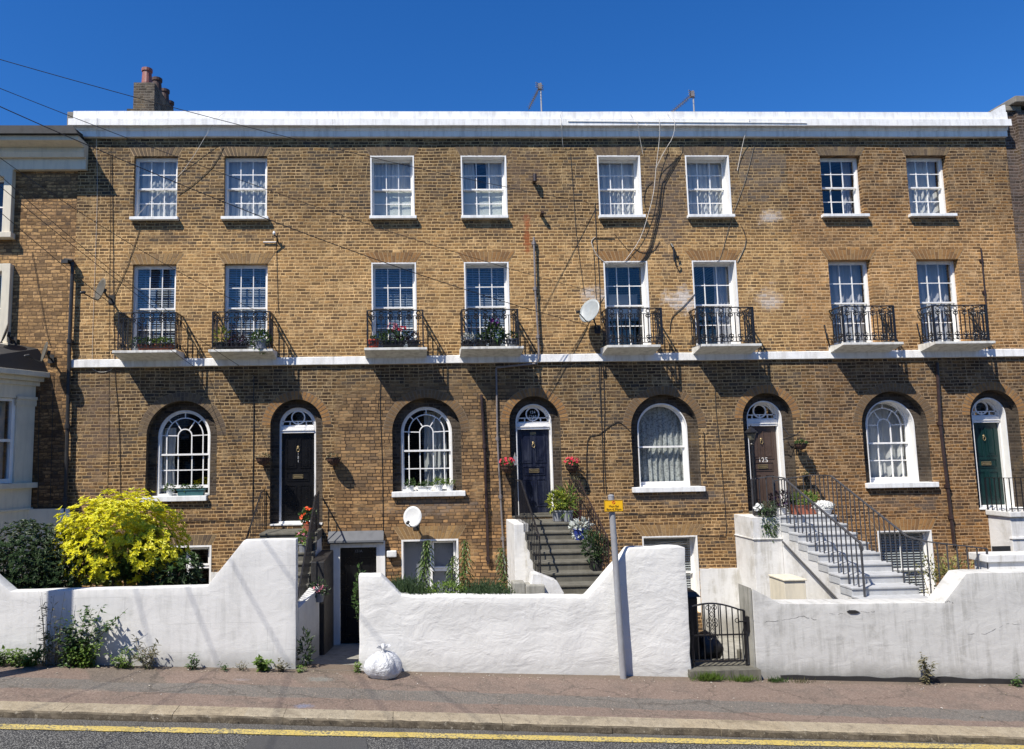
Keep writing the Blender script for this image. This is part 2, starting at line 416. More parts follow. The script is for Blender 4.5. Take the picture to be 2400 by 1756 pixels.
STEPG = paint('worn_step_concrete', (.125,.118,.095), .85, .16, 5, .5, (.07,.065,.05), .5)
STEPW = paint('painted_grey_step', (.42,.43,.44), .7, .07, 5, .35, (.3,.29,.27), .35)
DARKIN = paint('dark_interior', (.05,.045,.04), .9, .1, 3, 0)
LEAD = paint('lead_flashing', (.10,.105,.115), .55, .1, 7, .15)
GUTB = paint('black_gutter_paint', (.008,.008,.009), .6, .1, 6, .1)
FELT = paint('dark_roof_felt', (.022,.021,.021), .7, .1, 7, .2)
COPING = paint('weathered_stone_coping', (.20,.18,.15), .9, .2, 6, .5)
BASKETM = paint('brown_coir_basket', (.075,.035,.022), .95, .3, 40, .8, bscale=90)

def render_wall(name, c, lump, dirt, amt, sc=2.2, joints=False):
    "lime-rendered, painted garden wall: trowel lumps and rain streaks"
    t = NT(name); p = t.pos(); x, y, z = t.xyz(p)
    a = t.noise(t.comb(x, y, t.math('MULTIPLY', z, 1.7)), sc, 5, .55, .5); b = t.noise(p, 11., 4, .6); f = t.noise(p, 70., 2)
    cc = t.ramp(t.noise(p, 1.6, 5, .6), [(.3, tuple(q*.92 for q in c)), (.7, c)])
    st = t.noise(t.comb(t.math('MULTIPLY', x, 4.5), y, t.math('MULTIPLY', z, .5)), 1.7, 5, .68)
    bl = t.noise(p, 3.4, 6, .7)
    cc = t.mix(t.math('MULTIPLY', t.smooth(st, .42, .66), t.smooth(bl, .34, .60, 0., amt)), cc, dirt)
    cc = t.mix(t.smooth(t.noise(p, 24., 4, .7), .66, .8, 0., amt*.7), cc, tuple(q*.6 for q in dirt))
    g = t.math('ADD', z, t.math('MULTIPLY', x, .0465))             # splash-back dirt above the sloping pavement
    g = t.math('ADD', g, t.math('MULTIPLY', t.math('SUBTRACT', bl, .5), .45))
    cc = t.mix(t.smooth(g, .46, .10, 0., min(.8, amt*1.7)), cc, tuple(q*.75 for q in dirt))
    if joints:      # mock ashlar lines showing through the paint here and there
        zr = t.math('DIVIDE', t.math('ADD', z, 20.2), .46); rw = t.math('FLOOR', zr); fz = t.math('ABSOLUTE', t.math('SUBTRACT', t.math('FRACT', zr), .5))
        fx = t.math('ABSOLUTE', t.math('SUBTRACT', t.math('FRACT', t.math('ADD', t.math('DIVIDE', x, .95), t.math('MULTIPLY', rw, .5))), .5))
        jl = t.math('MAXIMUM', t.smooth(fz, .488, .494), t.smooth(fx, .4935, .4965))
        cc = t.mix(t.math('MULTIPLY', jl, t.smooth(t.noise(p, 1.9, 3), .46, .58, 0., .5)), cc, dirt)
    h = t.math('ADD', t.math('ADD', t.math('MULTIPLY', a, 3.*lump), t.math('MULTIPLY', b, .55*lump)), t.math('MULTIPLY', f, .10))
    t.bsdf(cc, .8, t.bump(h, .8, .028), 0., .25)
    return t.m
WALL_A = render_wall('white_render_thin', (.67,.665,.645), .16, (.40,.40,.38), .42, joints=True)
WALL_B = render_wall('white_render_lumpy', (.68,.675,.65), .40, (.52,.52,.50), .30)
WALL_C = render_wall('white_render_stained', (.56,.555,.53), .22, (.27,.265,.24), .56)
WALL_D = render_wall('white_render_clean', (.66,.655,.64), .18, (.34,.32,.27), .6)

def glass_mat():
    t = NT('window_glass')
    p = t.pos(); nz = t.noise(p, 2.5, 2)
    nrm = t.bump(nz, .12, .02)
    ge = t.n('ShaderNodeNewGeometry')
    cs = t.math('ABSOLUTE', t.n('ShaderNodeVectorMath', {0: ge.outputs['Incoming'], 1: nrm}, operation='DOT_PRODUCT').outputs['Value'])
    fr = t.math('ADD', .045, t.math('MULTIPLY', t.math('POWER', t.math('SUBTRACT', 1., cs, clamp=True), 5.), .95))   # the same from either side of the pane
    gl = t.n('ShaderNodeBsdfGlossy', {'Color': (.95,.97,1), 'Roughness': .015, 'Normal': nrm})
    tr = t.n('ShaderNodeBsdfTransparent', {'Color': (.95,.97,.97)})
    f2 = t.math('MULTIPLY', fr, 1.7, clamp=True)
    mx = t.n('ShaderNodeMixShader', {0: f2, 1: tr.outputs[0], 2: gl.outputs[0]})
    t.t.links.new(mx.outputs[0], t.out.inputs[0]); return t.m
GLASS = glass_mat()
def cloth(name, c, trans=.25, pat=0):
    t = NT(name); p = t.pos()
    n = t.noise(p, 3., 3)
    cc = t.ramp(n, [(.3, tuple(q*.85 for q in c)), (.7, c)])
    d = t.n('ShaderNodeBsdfDiffuse', {'Color': cc}); tr = t.n('ShaderNodeBsdfTranslucent', {'Color': cc})
    mx = t.n('ShaderNodeMixShader', {0: trans, 1: d.outputs[0], 2: tr.outputs[0]})
    last = mx.outputs[0]
    if pat:
        hole = t.smooth(t.noise(p, 22., 4, .6), .40, .55, .55, 1.)
        tp = t.n('ShaderNodeBsdfTransparent')
        last = t.n('ShaderNodeMixShader', {0: hole, 1: tp.outputs[0], 2: last}).outputs[0]
    t.t.links.new(last, t.out.inputs[0]); return t.m
NET = cloth('net_curtain', (.55,.57,.57), .3)
NETW = cloth('white_curtain', (.82,.82,.80), .35)
NETG = cloth('pale_green_blind', (.64,.68,.64), .3)
LACE = cloth('lace_curtain', (.50,.52,.50), .2, 1)
CURTG = cloth('grey_curtain', (.46,.46,.50), .2)
SLAT = paint('blind_slat', (.46,.52,.60), .5, .04, 5, 0)
SLATG = paint('grey_blind_slat', (.42,.44,.44), .5, .04, 5, 0)
FROST = paint('frosted_grey_panel', (.22,.23,.26), .55, .04, 3, 0)

# ------------------------------------------------------------------ ground, pavement, kerb, road
def GP(px, py, dz=0.):
    "sight line meets the sloping pavement plane"
    d = rt*((px-CX)/FPX)+up*((CY-py)/FPX)+fw
    n = Vector((-SL, -.02, 1)); q = Vector((2, -4.3, dz))
    t = (q-CAM).dot(n)/d.dot(n); return CAM+d*t
def line2(a, b):
    m = (b.y-a.y)/(b.x-a.x); return lambda x: a.y+m*(x-a.x)
KB = line2(GP(0, 1643.6), GP(2400, 1706)); KF = line2(GP(0, 1663.5), GP(2400, 1727))
XA, XB = -60., 60.
def strip(mb, fa, fb, za, zb, x0=XA, x1=XB, n=1):
    for i in range(n):
        a = x0+(x1-x0)*i/n; b = x0+(x1-x0)*(i+1)/n
        mb.quad((a, fa(a), za(a, fa(a))), (b, fa(b), za(b, fa(b))), (b, fb(b), zb(b, fb(b))), (a, fb(a), zb(a, fb(a))))
KH = .10
def roadz(x, y): return gz(x, KF(x))-KH+.018*(KF(x)-y if KF(x)-y < 3 else 3)
def tarmac(name, kind):
    t = NT(name); p = t.pos(); x, y, z = t.xyz(p)
    f = t.noise(p, 260., 2, .6); m = t.noise(p, 55., 3, .6); b = t.noise(p, 1.3, 5, .65); bb = t.noise(p, 6., 4, .6)
    if kind == 'pave':
        red = t.ramp(b, [(.25, (.122,.086,.071)), (.5, (.156,.113,.095)), (.75, (.188,.140,.119))])
        gry = t.ramp(b, [(.3, (.075,.082,.084)), (.7, (.105,.113,.112))])
        ys = t.math('ADD', t.math('ADD', y, t.math('MULTIPLY', t.math('SUBTRACT', b, .5), .30)), t.math('MULTIPLY', t.math('SUBTRACT', bb, .5), .10))
        A, B = GP(1200, 1652), GP(1200, 1626); A0, B0 = GP(0, 1612), GP(0, 1586)
        k = (A.y-A0.y)/(A.x-A0.x)
        ys = t.math('SUBTRACT', ys, t.math('MULTIPLY', x, k))
        lo, hi = A.y-k*A.x, B.y-k*B.x
        band = t.math('MULTIPLY', t.smooth(ys, lo-.03, lo+.03), t.smooth(ys, hi+.03, hi-.03))
        cc = t.mix(band, red, gry)
        # trench reinstatements and the mouth of the passage
        for (q0, q1, ya, yb, a) in ((430, 760, 1568, 1600, .8), (1360, 1600, 1568, 1602, .55)):
            X0, X1 = GP(q0/1.88, 1590).x, GP(q1/1.88, 1590).x; Y0, Y1 = GP(300, yb).y, GP(300, ya).y
            xx = t.math('ADD', x, t.math('MULTIPLY', t.math('SUBTRACT', bb, .5), .12)); xx = t.math('ADD', xx, t.math('MULTIPLY', t.math('SUBTRACT', y, Y0), .6))
            mk = t.math('MULTIPLY', t.math('MULTIPLY', t.smooth(xx, X0-.03, X0+.03), t.smooth(xx, X1+.03, X1-.03)), t.math('MULTIPLY', t.smooth(y, Y0-.03, Y0+.03), t.smooth(y, Y1+.4, Y1)))
            cc = t.mix(t.math('MULTIPLY', mk, a), cc, (.095,.085,.07))
        for (qx, qy, rx, ry, c, a) in ((712, 1655, .16, .10, (.10,.20,.42), .55), (750, 1592, .28, .14, (.15,.19,.19), .8), (565, 1593, .16, .06, (.22,.21,.24), .8), (180, 1620, .5, .12, (.24,.19,.16), .8)):
            g_ = GP(qx, qy)
            ex = t.math('DIVIDE', t.math('SUBTRACT', x, g_.x), rx); ey = t.math('DIVIDE', t.math('SUBTRACT', y, g_.y), ry)
            e = t.math('SQRT', t.math('ADD', t.math('MULTIPLY', ex, ex), t.math('MULTIPLY', ey, ey)))
            e = t.math('ADD', e, t.math('MULTIPLY', t.math('SUBTRACT', t.noise(p, 16., 4, .7), .5), 2.2))
            cc = t.mix(t.smooth(e, 1.1, .3, 0., a), cc, c)
        cc = t.mix(t.smooth(f, .35, .62, 0., .6), cc, t.mix(m, (.10,.09,.085), (.27,.24,.22)))
        cc = t.mix(t.smooth(t.noise(p, 2.1, 6, .72), .46, .66, 0., .5), cc, (.085,.078,.072))
        sp = t.noise(t.comb(x, t.math('MULTIPLY', y, .45), 0.), 42., 4, .75); sp2 = t.noise(t.comb(x, t.math('MULTIPLY', y, .5), 3.), 13., 5, .75)
        cc = t.mix(t.smooth(sp, .50, .66, 0., .55), cc, (.27,.235,.205)); cc = t.mix(t.smooth(sp, .50, .34, 0., .55), cc, (.060,.052,.048))
        cc = t.mix(t.smooth(sp2, .54, .70, 0., .42), cc, (.26,.225,.19)); cc = t.mix(t.smooth(sp2, .46, .30, 0., .45), cc, (.065,.058,.054))
        dust = t.math('ADD', y, t.math('MULTIPLY', t.math('SUBTRACT', bb, .5), .35)); cc = t.mix(t.smooth(dust, -4.62, -4.36, 0., .55), cc, (.115,.10,.08))
        vg = t.n('ShaderNodeTexVoronoi', {'Vector': t.comb(x, y, 0.), 'Scale': 3.2, 'Randomness': 1.}); gx_, gy_, _ = t.xyz(vg.outputs['Color'])
        gum = t.math('MULTIPLY', t.smooth(vg.outputs['Distance'], .075, .05), t.math('GREATER_THAN', gx_, .62))
        cc = t.mix(t.math('MULTIPLY', gum, .55), cc, t.mix(gy_, (.05,.045,.042), (.26,.245,.23)))
        cr = t.n('ShaderNodeTexVoronoi', {'Vector': t.comb(t.math('ADD', x, t.math('MULTIPLY', bb, .5)), t.math('ADD', y, t.math('MULTIPLY', b, .8)), 0.), 'Scale': .55}, feature='DISTANCE_TO_EDGE').outputs['Distance']
        cc = t.mix(t.smooth(cr, .012, .004, 0., .45), cc, (.045,.04,.036))
        cc = t.mix(1., cc, (1.06,.985,.90), 'MULTIPLY')
        h = t.math('ADD', t.math('MULTIPLY', f, .7), t.math('MULTIPLY', m, .4)); bp = t.bump(h, .5, .006)
    else:
        s = 46. if kind == 'road' else 150.
        vo = t.n('ShaderNodeTexVoronoi', {'Vector': p, 'Scale': s, 'Randomness': 1.})
        d, c = vo.outputs['Distance'], vo.outputs['Color']
        cx_, _, _ = t.xyz(c)
        base = t.ramp(cx_, [(0, (.115,.114,.106)), (.5, (.185,.183,.172)), (1, (.285,.28,.262))])
        cc = t.mix(t.smooth(d, .25, .62), base, (.030,.030,.031))
        cc = t.mix(t.smooth(b, .35, .75, 0., .35), cc, (.075,.075,.074))
        if kind == 'patch': cc = t.mix(.62, cc, (.060,.060,.062))
        else:
            # oil-dark channel beside the kerb
            gut = t.math('SUBTRACT', t.math('ADD', y, t.math('MULTIPLY', x, -(KF(5)-KF(0))/5)), KF(0))
            gut = t.math('ADD', gut, t.math('MULTIPLY', t.math('SUBTRACT', bb, .5), .2))
            cc = t.mix(t.smooth(gut, -.42, -.12, 0., .55), cc, (.115,.105,.09))
        h = t.math('ADD', t.math('MULTIPLY', d, -1.), t.math('MULTIPLY', f, .2)); bp = t.bump(h, .9 if kind == 'road' else .4, .014)
    t.bsdf(cc, .85, bp, 0., .3); return t.m
def kerb_mat():
    t = NT('kerb_stone'); p = t.pos(); x, y, z = t.xyz(p)
    n = t.noise(p, 5., 6, .7); f = t.noise(p, 90., 3)
    blk = t.n('ShaderNodeTexWhiteNoise', {'W': t.math('FLOOR', t.math('DIVIDE', t.math('ADD', x, 40.3), 1.52))}, noise_dimensions='1D').outputs[0]
    cc = t.ramp(n, [(.25, (.20,.165,.12)), (.5, (.36,.31,.235)), (.75, (.44,.385,.30))])
    cc = t.mix(1., cc, (.80,.77,.70), 'MULTIPLY'); cc = t.mix(.4, cc, t.ramp(blk, [(0, (.32,.29,.23)), (.5, (.40,.33,.22)), (1, (.40,.38,.31))]))
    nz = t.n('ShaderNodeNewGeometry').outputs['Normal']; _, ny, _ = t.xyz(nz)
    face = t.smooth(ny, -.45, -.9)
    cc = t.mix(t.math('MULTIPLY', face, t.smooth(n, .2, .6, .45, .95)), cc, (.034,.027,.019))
    cc = t.mix(t.smooth(f, .46, .62, 0., .5), cc, (.12,.10,.075))
    sp = t.noise(t.comb(x, t.math('MULTIPLY', y, .5), z), 17., 5, .75); cc = t.mix(t.smooth(sp, .52, .66, 0., .6), cc, (.15,.125,.095)); cc = t.mix(t.smooth(sp, .44, .32, 0., .5), cc, (.40,.36,.29))
    st = t.noise(t.comb(t.math('MULTIPLY', x, .8), y, z), 2.6, 6, .72); cc = t.mix(t.smooth(st, .52, .66, 0., .55), cc, (.13,.105,.075))
    t.bsdf(cc, .9, t.bump(t.math('ADD', n, t.math('MULTIPLY', f, .3)), .7, .012), 0., .25); return t.m

mb = MB(); mb.quad((-400,-400,SL*-402-1.35), (400,-400,SL*398-1.35), (400,400,SL*398-1.35), (-400,400,SL*-402-1.35))
tag(mb.build('ground', paint('waste_ground', (.13,.12,.10), .95, .15, 2, .3)), kind='structure')
mb = MB(); strip(mb, KF, lambda x: -90., roadz, lambda x, y: roadz(x, y))
tag(mb.build('road', tarmac('road_surface', 'road'), recalc=True), kind='structure')
mb = MB(); strip(mb, lambda x: KB(x)-.01, lambda x: -4.0, gz, gz)
pv = mb.build('pavement', tarmac('pavement_tarmac', 'pave'), recalc=True); tag(pv, kind='structure')
# kerb: long stones with a rough nose, each with its own small error
mb = MB(); q = random.Random(3); x = -20.
while x < 24:
    L = 1.52; x1 = x+L; e = q.uniform(-.008, .008); n = 14
    pr = []
    for i in range(n+1):
        a = x+.003+(L-.006)*i/n
        kb, kf = KB(a), KF(a)+q.uniform(-.010, .006)+e
        zt = gz(a, kb)+.004+q.uniform(-.002, .002)
        zf = gz(a, kf)+.004+q.uniform(-.005, .003)
        pr.append([(a, kb+.03, zt-.2), (a, kb, zt), (a, kf+.05, zf), (a, kf+.015, zf-.010), (a, kf+q.uniform(-.006,.006), zf-.032), (a, kf-.012+q.uniform(-.008,.008), zf-.085), (a, kf-.012, zf-.30)])
    m = len(pr[0]); base = len(mb.v)
    for r_ in pr: mb.v += r_
    for i in range(n):
        for k in range(m-1):
            a = base+i*m+k; mb.f.append([a, a+1, a+m+1, a+m]); mb.mi.append(0)
    for r_, fl in ((0, 1), (n, 0)):
        f_ = [base+r_*m+k for k in range(m)]; mb.f.append(f_ if fl else f_[::-1]); mb.mi.append(0)
    x = x1
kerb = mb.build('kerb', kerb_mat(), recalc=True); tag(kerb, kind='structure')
# yellow line: worn edge, 4 mm above the road
def RP(px, py):
    g = GP(px, py, -KH)
    for _ in range(6):
        dz = roadz(g.x, g.y)-gz(g.x, g.y); g = GP(px, py, dz)
    return g
ya, yb = line2(RP(0, 1697.5), RP(2400, 1748)), line2(RP(0, 1709), RP(2400, 1759))
t = NT('yellow_line_paint'); p = t.pos(); nn = t.noise(p, 34., 5, .7); n2 = t.noise(p, 2.2, 4, .6)
cc = t.ramp(n2, [(.3, (.44,.33,.085)), (.7, (.56,.44,.14))])
wear = t.smooth(t.math('ADD', nn, t.math('MULTIPLY', n2, .25)), .60, .74)
cc = t.mix(wear, cc, (.10,.10,.095)); t.bsdf(cc, .75, t.bump(nn, .5, .006), 0, .3)
mb = MB(); n = 260; xs = [-14+31*i/n for i in range(n+1)]
ea = [ya(x)+R.uniform(-.010,.010) for x in xs]; eb = [yb(x)+R.uniform(-.012,.012) for x in xs]
for i in range(n):
    a, b = xs[i], xs[i+1]
    mb.quad((a, eb[i], roadz(a, eb[i])+.004), (b, eb[i+1], roadz(b, eb[i+1])+.004), (b, ea[i+1], roadz(b, ea[i+1])+.004), (a, ea[i], roadz(a, ea[i])+.004))
yl = mb.build('road_line', t.m); tag(yl, 'worn yellow line painted along the road beside the kerb', 'road marking')
# darker square of newer tarmac
mb = MB(); a, b, c, d = RP(572,1757), RP(862,1757), RP(858,1730), RP(590,1725)
a2, b2 = a+(a-d)*3, b+(b-c)*3
mb.add([(q.x, q.y, roadz(q.x, q.y)+.003) for q in (a2, b2, c, d)], [[0,1,2,3]])
tag(mb.build('road_patch', tarmac('patch_tarmac', 'patch')), kind='structure')
# sunken front areas between the garden walls and the houses
AREAZ = -.55
mb = MB()
mb.quad((-12,-4.0,SL*-14-.12), (-2.05,-4.0,SL*-4-.12), (-2.05,0,-.4), (-12,0,-.1))
mb.quad((-2.05,-4.32,gz(-2.05)+.003), (-.75,-4.32,gz(-.75)+.003), (-.75,.4,AREAZ), (-2.05,.4,AREAZ))
mb.quad((-.75,-4.0,.05), (16,-4.0,SL*14-.1), (16,0,SL*14-.3), (-.75,0,-.2))
fa = mb.build('front_area_paving', CONC); tag(fa, kind='structure')

# ------------------------------------------------------------------ daylight
sd = Vector((1.05, 1.0, -1.9)).normalized()
sl = bpy.data.lights.new('sun', 'SUN'); so = bpy.data.objects.new('sun', sl); col.objects.link(so)
sl.energy = 5.0; sl.angle = math.radians(.53); sl.color = (1, .94, .84)
so.rotation_euler = sd.to_track_quat('-Z', 'Y').to_euler(); so.location = (-20, -20, 30)
w = bpy.data.worlds.new('World'); scene.world = w; w.use_nodes = True
nt = w.node_tree; nt.nodes.clear()
sk = nt.nodes.new('ShaderNodeTexSky'); sk.sky_type = 'NISHITA'; sk.sun_disc = False
sk.sun_elevation = math.asin(-sd.z); sk.sun_rotation = math.atan2(-sd.x, -sd.y)
sk.altitude = 200; sk.air_density = 1.05; sk.dust_density = .25; sk.ozone_density = 3.2
bg = nt.nodes.new('ShaderNodeBackground'); bg.inputs[1].default_value = .078
wo = nt.nodes.new('ShaderNodeOutputWorld'); hs = nt.nodes.new('ShaderNodeHueSaturation'); hs.inputs['Saturation'].default_value = 1.30; nt.links.new(sk.outputs[0], hs.inputs['Color'])
gm = nt.nodes.new('ShaderNodeMix'); gm.data_type = 'RGBA'; gm.blend_type = 'MULTIPLY'; gm.inputs[0].default_value = 1; gm.inputs[7].default_value = (.66, .96, 1.32, 1)
nt.links.new(hs.outputs[0], gm.inputs[6]); nt.links.new(gm.outputs[2], bg.inputs[0]); nt.links.new(bg.outputs[0], wo.inputs[0])
scene.view_settings.view_transform = 'Standard'; scene.view_settings.look = 'None'
scene.view_settings.exposure = .55; scene.view_settings.gamma = 1
# ------------------------------------------------------------------ levels shared by the terrace
Z_SILL = UZ(1000, 508, 0); Z_STR0 = UZ(1150, 850, -.07); Z_STR1 = UZ(1150, 833, -.07)
Z_GS = UZ(1000, 1152, 0); Z_ARCH = UZ(1000, 932, 0); ZS_W = Z_ARCH-.80; ZS_D = Z_ARCH-.60
Z_WT = UZ(1000, 366, 0); Z_W1T = UZ(1000, 616, 0); Z_PAR = UZ(1200, 262, -.12)
Z_SLAB = UZ(1150, 812, -.6)
HX = [UX(172, 700), UX(783, 1100)]
HX += [HX[1]+5.55, HX[1]+11.1, UX(2366, 420)]
GAP = .002

def pane_quads(mb, x0, x1, z0, z1, y, cols, rows):
    for i in range(cols):
        for j in range(rows):
            a, b = x0+(x1-x0)*i/cols, x0+(x1-x0)*(i+1)/cols; c, d = z0+(z1-z0)*j/rows, z0+(z1-z0)*(j+1)/rows
            e = [R.uniform(-.0022, .0022) for _ in range(2)]
            mb.quad((a, y+e[0], c), (b, y-e[0], c), (b, y-e[0]+e[1], d), (a, y+e[0]+e[1], d))
def curtain(name, mat, par, x0, x1, z0, z1, y, pleats, amp=.025, ph=0., drop=0.):
    mb = MB(); n = max(12, int(pleats*8)); m = 6
    q = random.Random(int(x0*1000)+int(y*100))
    pj = [q.uniform(-.5, .5) for _ in range(40)]
    for j in range(m+1):
        for i in range(n+1):
            s = i/n; a = s*pleats*2*PI+ph+pj[int(s*pleats*1.5) % 40]*.8
            yy = y+amp*math.sin(a)*(.6+.4*j/m)+amp*.4*math.sin(a*2.3+1)
            mb.v.append((x0+(x1-x0)*s+.012*math.sin(j*1.3+i*.3), yy, z1+(z0-z1)*j/m+drop*math.sin(s*PI)))
    for j in range(m):
        for i in range(n):
            k = j*(n+1)+i; mb.f.append([k, k+n+1, k+n+2, k+1]); mb.mi.append(0)
    return mb.build(name, mat, par, smooth=True)
def blind(par, x0, x1, z0, z1, y, step=.042, mat=None, tilt=.55):
    mb = MB(); z = z1
    while z > z0:
        dz = step*.55*math.sin(tilt); dy = step*.55*math.cos(tilt)
        mb.quad((x0, y-dy, z-dz), (x1, y-dy, z-dz), (x1, y+dy, z+dz), (x0, y+dy, z+dz)); z -= step
    mb.tube([(x0+.2*(x1-x0), y-.02, z0), (x0+.2*(x1-x0), y-.02, z1)], .003, 4); mb.tube([(x0+.8*(x1-x0), y-.02, z0), (x0+.8*(x1-x0), y-.02, z1)], .003, 4)
    return mb.build('blind', mat or SLAT, par)
def sash_bars(mb, x0, x1, z0, z1, y0, y1, cols, rows, st, top, bot, bar):
    mb.box(x0, x0+st, y0, y1, z0, z1); mb.box(x1-st, x1, y0, y1, z0, z1)
    mb.box(x0+st, x1-st, y0+.001, y1, z0, z0+bot); mb.box(x0+st, x1-st, y0+.001, y1, z1-top, z1)
    ix0, ix1, iz0, iz1 = x0+st, x1-st, z0+bot, z1-top
    for i in range(1, cols):
        x = ix0+(ix1-ix0)*i/cols; mb.box(x-bar/2, x+bar/2, y0+.006, y1-.006, iz0, iz1)
    for j in range(1, rows):
        z = iz0+(iz1-iz0)*j/rows; mb.box(ix0, ix1, y0+.008, y1-.008, z-bar/2, z+bar/2)
    return ix0, ix1, iz0, iz1
def sash_window(par, x0, x1, z0, z1, y, cols=3, rt=2, rb=2, meet=.5, fwid=.042, bar=.021, lining=None, sill=None, fd=.05, sep=None, mat=None, open_=0):
    """box-frame sash window at depth y in a brick opening; returns the window (frame) object"""
    mt = mat or WHITE
    mb = MB(); o = .008
    a, b, c, d = x0-o, x1+o, z0-o, z1+o
    mb.box(a, x0+fwid, y, y+.13, c, d); mb.box(x1-fwid, b, y, y+.13, c, d)
    mb.box(x0+fwid, x1-fwid, y+.001, y+.13, z1-fwid, d); mb.box(x0+fwid, x1-fwid, y-.012, y+.13, c, z0+.04)
    win = mb.build('window', mt, par)
    zm = z0+.04+(z1-fwid-z0-.04)*meet
    mb = MB(); U_ = sash_bars(mb, x0+fwid-.004, x1-fwid+.004, zm-.018, z1-fwid+.004, y+fd*.5, y+fd*.5+.035, cols, rt, .034, .040, .034, bar); mb.build('upper_sash', mt, win)
    mb = MB(); L_ = sash_bars(mb, x0+fwid-.004, x1-fwid+.004, z0+.035+open_, zm+.018+open_*.0, y+fd+.042, y+fd+.077, cols, rb, .034, .034, .058, bar); mb.build('lower_sash', mt, win)
    mb = MB(); pane_quads(mb, U_[0], U_[1], U_[2], U_[3], y+fd*.5+.018, cols, rt); pane_quads(mb, L_[0], L_[1], L_[2], L_[3], y+fd+.06, cols, rb); mb.build('pane', GLASS, win)
    if lining:
        mb = MB(); t_ = .022
        mb.box(x0-.01, x0+t_, -.006, y-.002, z0-.005, z1+.01); mb.box(x1-t_, x1+.012, -.006, y-.002, z0-.005, z1+.01); mb.box(x0+t_, x1-t_, -.005, y-.002, z1-t_, z1+.01)
        mb.build('reveal_lining', mt, win, bevel=.003)
    if sill:
        sx0, sx1, h, pr = sill
        mb = MB(); n = 10
        mb.box(sx0, sx1, -pr, y+.02, z0-h, z0-.003); mb.build('sill', SILLW, win, bevel=.008)
    return win
def jack_arch(par, x0, x1, z, h, flare, mats, yb=-.004, n=None):
    mb = MB(); W = x1-x0; n = n or int(W/.078)
    mb.prism([(x0-.02, z), (x1+.02, z), (x1+flare+.01, z+h), (x0-flare-.01, z+h)], yb+.003, .03)
    base = len(mb.f); mb.cur = 1
    for i in range(n):
        a0, a1 = i/n, (i+1)/n
        g = .009
        def q(a, b0, b1, sg):
            xb = x0+W*a+sg*g; xt = x0-flare+(W+2*flare)*a+sg*g
            return (xb+(xt-xb)*b0, z+h*b0), (xb+(xt-xb)*b1, z+h*b1)
        cut = R.choice([.5, .33, .66, 1.0])
        for (b0, b1) in ((.01, cut-.015), (cut+.015, .99)) if cut < 1 else ((.01, .99),):
            l0, l1 = q(a0, b0, b1, 1); r0_, r1_ = q(a1, b0, b1, -1)
            e = R.uniform(0, .003)
            mb.prism([l0, r0_, r1_, l1], yb-e, .02)
    return mb.build('flat_arch', mats, par)
def ring_arch(par, cx, zs, r, w, mats, yb=-.004):
    mb = MB(); n = int(PI*r/.075)
    def band(r0_, r1_, a0, a1, y0, y1):
        p = arc(cx, zs, r0_, a0, a1, 2); q = arc(cx, zs, r1_, a1, a0, 2)
        mb.prism(q+p, y0, y1)
    for i in range(24): band(r+.001, r+w+.012, 180*i/24, 180*(i+1)/24, yb+.003, .02)
    mb.cur = 1; g = math.degrees(.009/r)
    for i in range(n):
        a0, a1 = 180*i/n+g, 180*(i+1)/n-g; cut = R.choice([.5, .5, 1.])
        e = R.uniform(0, .003)
        if cut == 1: band(r+.002, r+w, a0, a1, yb-e, .018)
        else: band(r+.002, r+w*.48, a0, a1, yb-e, .018); band(r+w*.53, r+w, a0, a1, yb-e*.5, .018)
    return mb.build('round_arch', mats, par)
def gauged(name, cols):
    t = NT(name); g = t.n('ShaderNodeNewGeometry'); p = t.pos()
    c = t.ramp(g.outputs['Random Per Island'], [(i/(len(cols)-1), c) for i, c in enumerate(cols)])
    f = t.noise(p, 45., 4, .7); b = t.noise(p, 2., 4, .6)
    c = t.mix(t.smooth(f, .4, .75, 0., .5), c, (.10,.06,.035)); c = t.mix(t.smooth(b, .5, .8, 0., .6), c, (.08,.06,.045))
    t.bsdf(c, .9, t.bump(f, .6, .006), 0, .25); return t.m
G_TAN = gauged('arch_brick_tan', [(.28,.17,.07), (.36,.22,.09), (.22,.14,.07), (.40,.26,.12)])
G_ORG = gauged('arch_brick_orange', [(.27,.14,.052), (.34,.18,.065), (.20,.11,.048), (.38,.22,.085)])
G_MIX = gauged('arch_brick_mixed', [(.13,.088,.05), (.20,.12,.055), (.15,.10,.055), (.25,.145,.06)])
G_DRK = gauged('arch_brick_sooty', [(.13,.095,.06), (.19,.135,.075), (.10,.075,.055), (.24,.17,.09)])
MJOINT = paint('arch_joint', (.36,.25,.135), .95, .15, 8, .3)
MJOIND = paint('arch_joint_sooty', (.19,.14,.09), .95, .15, 8, .3)

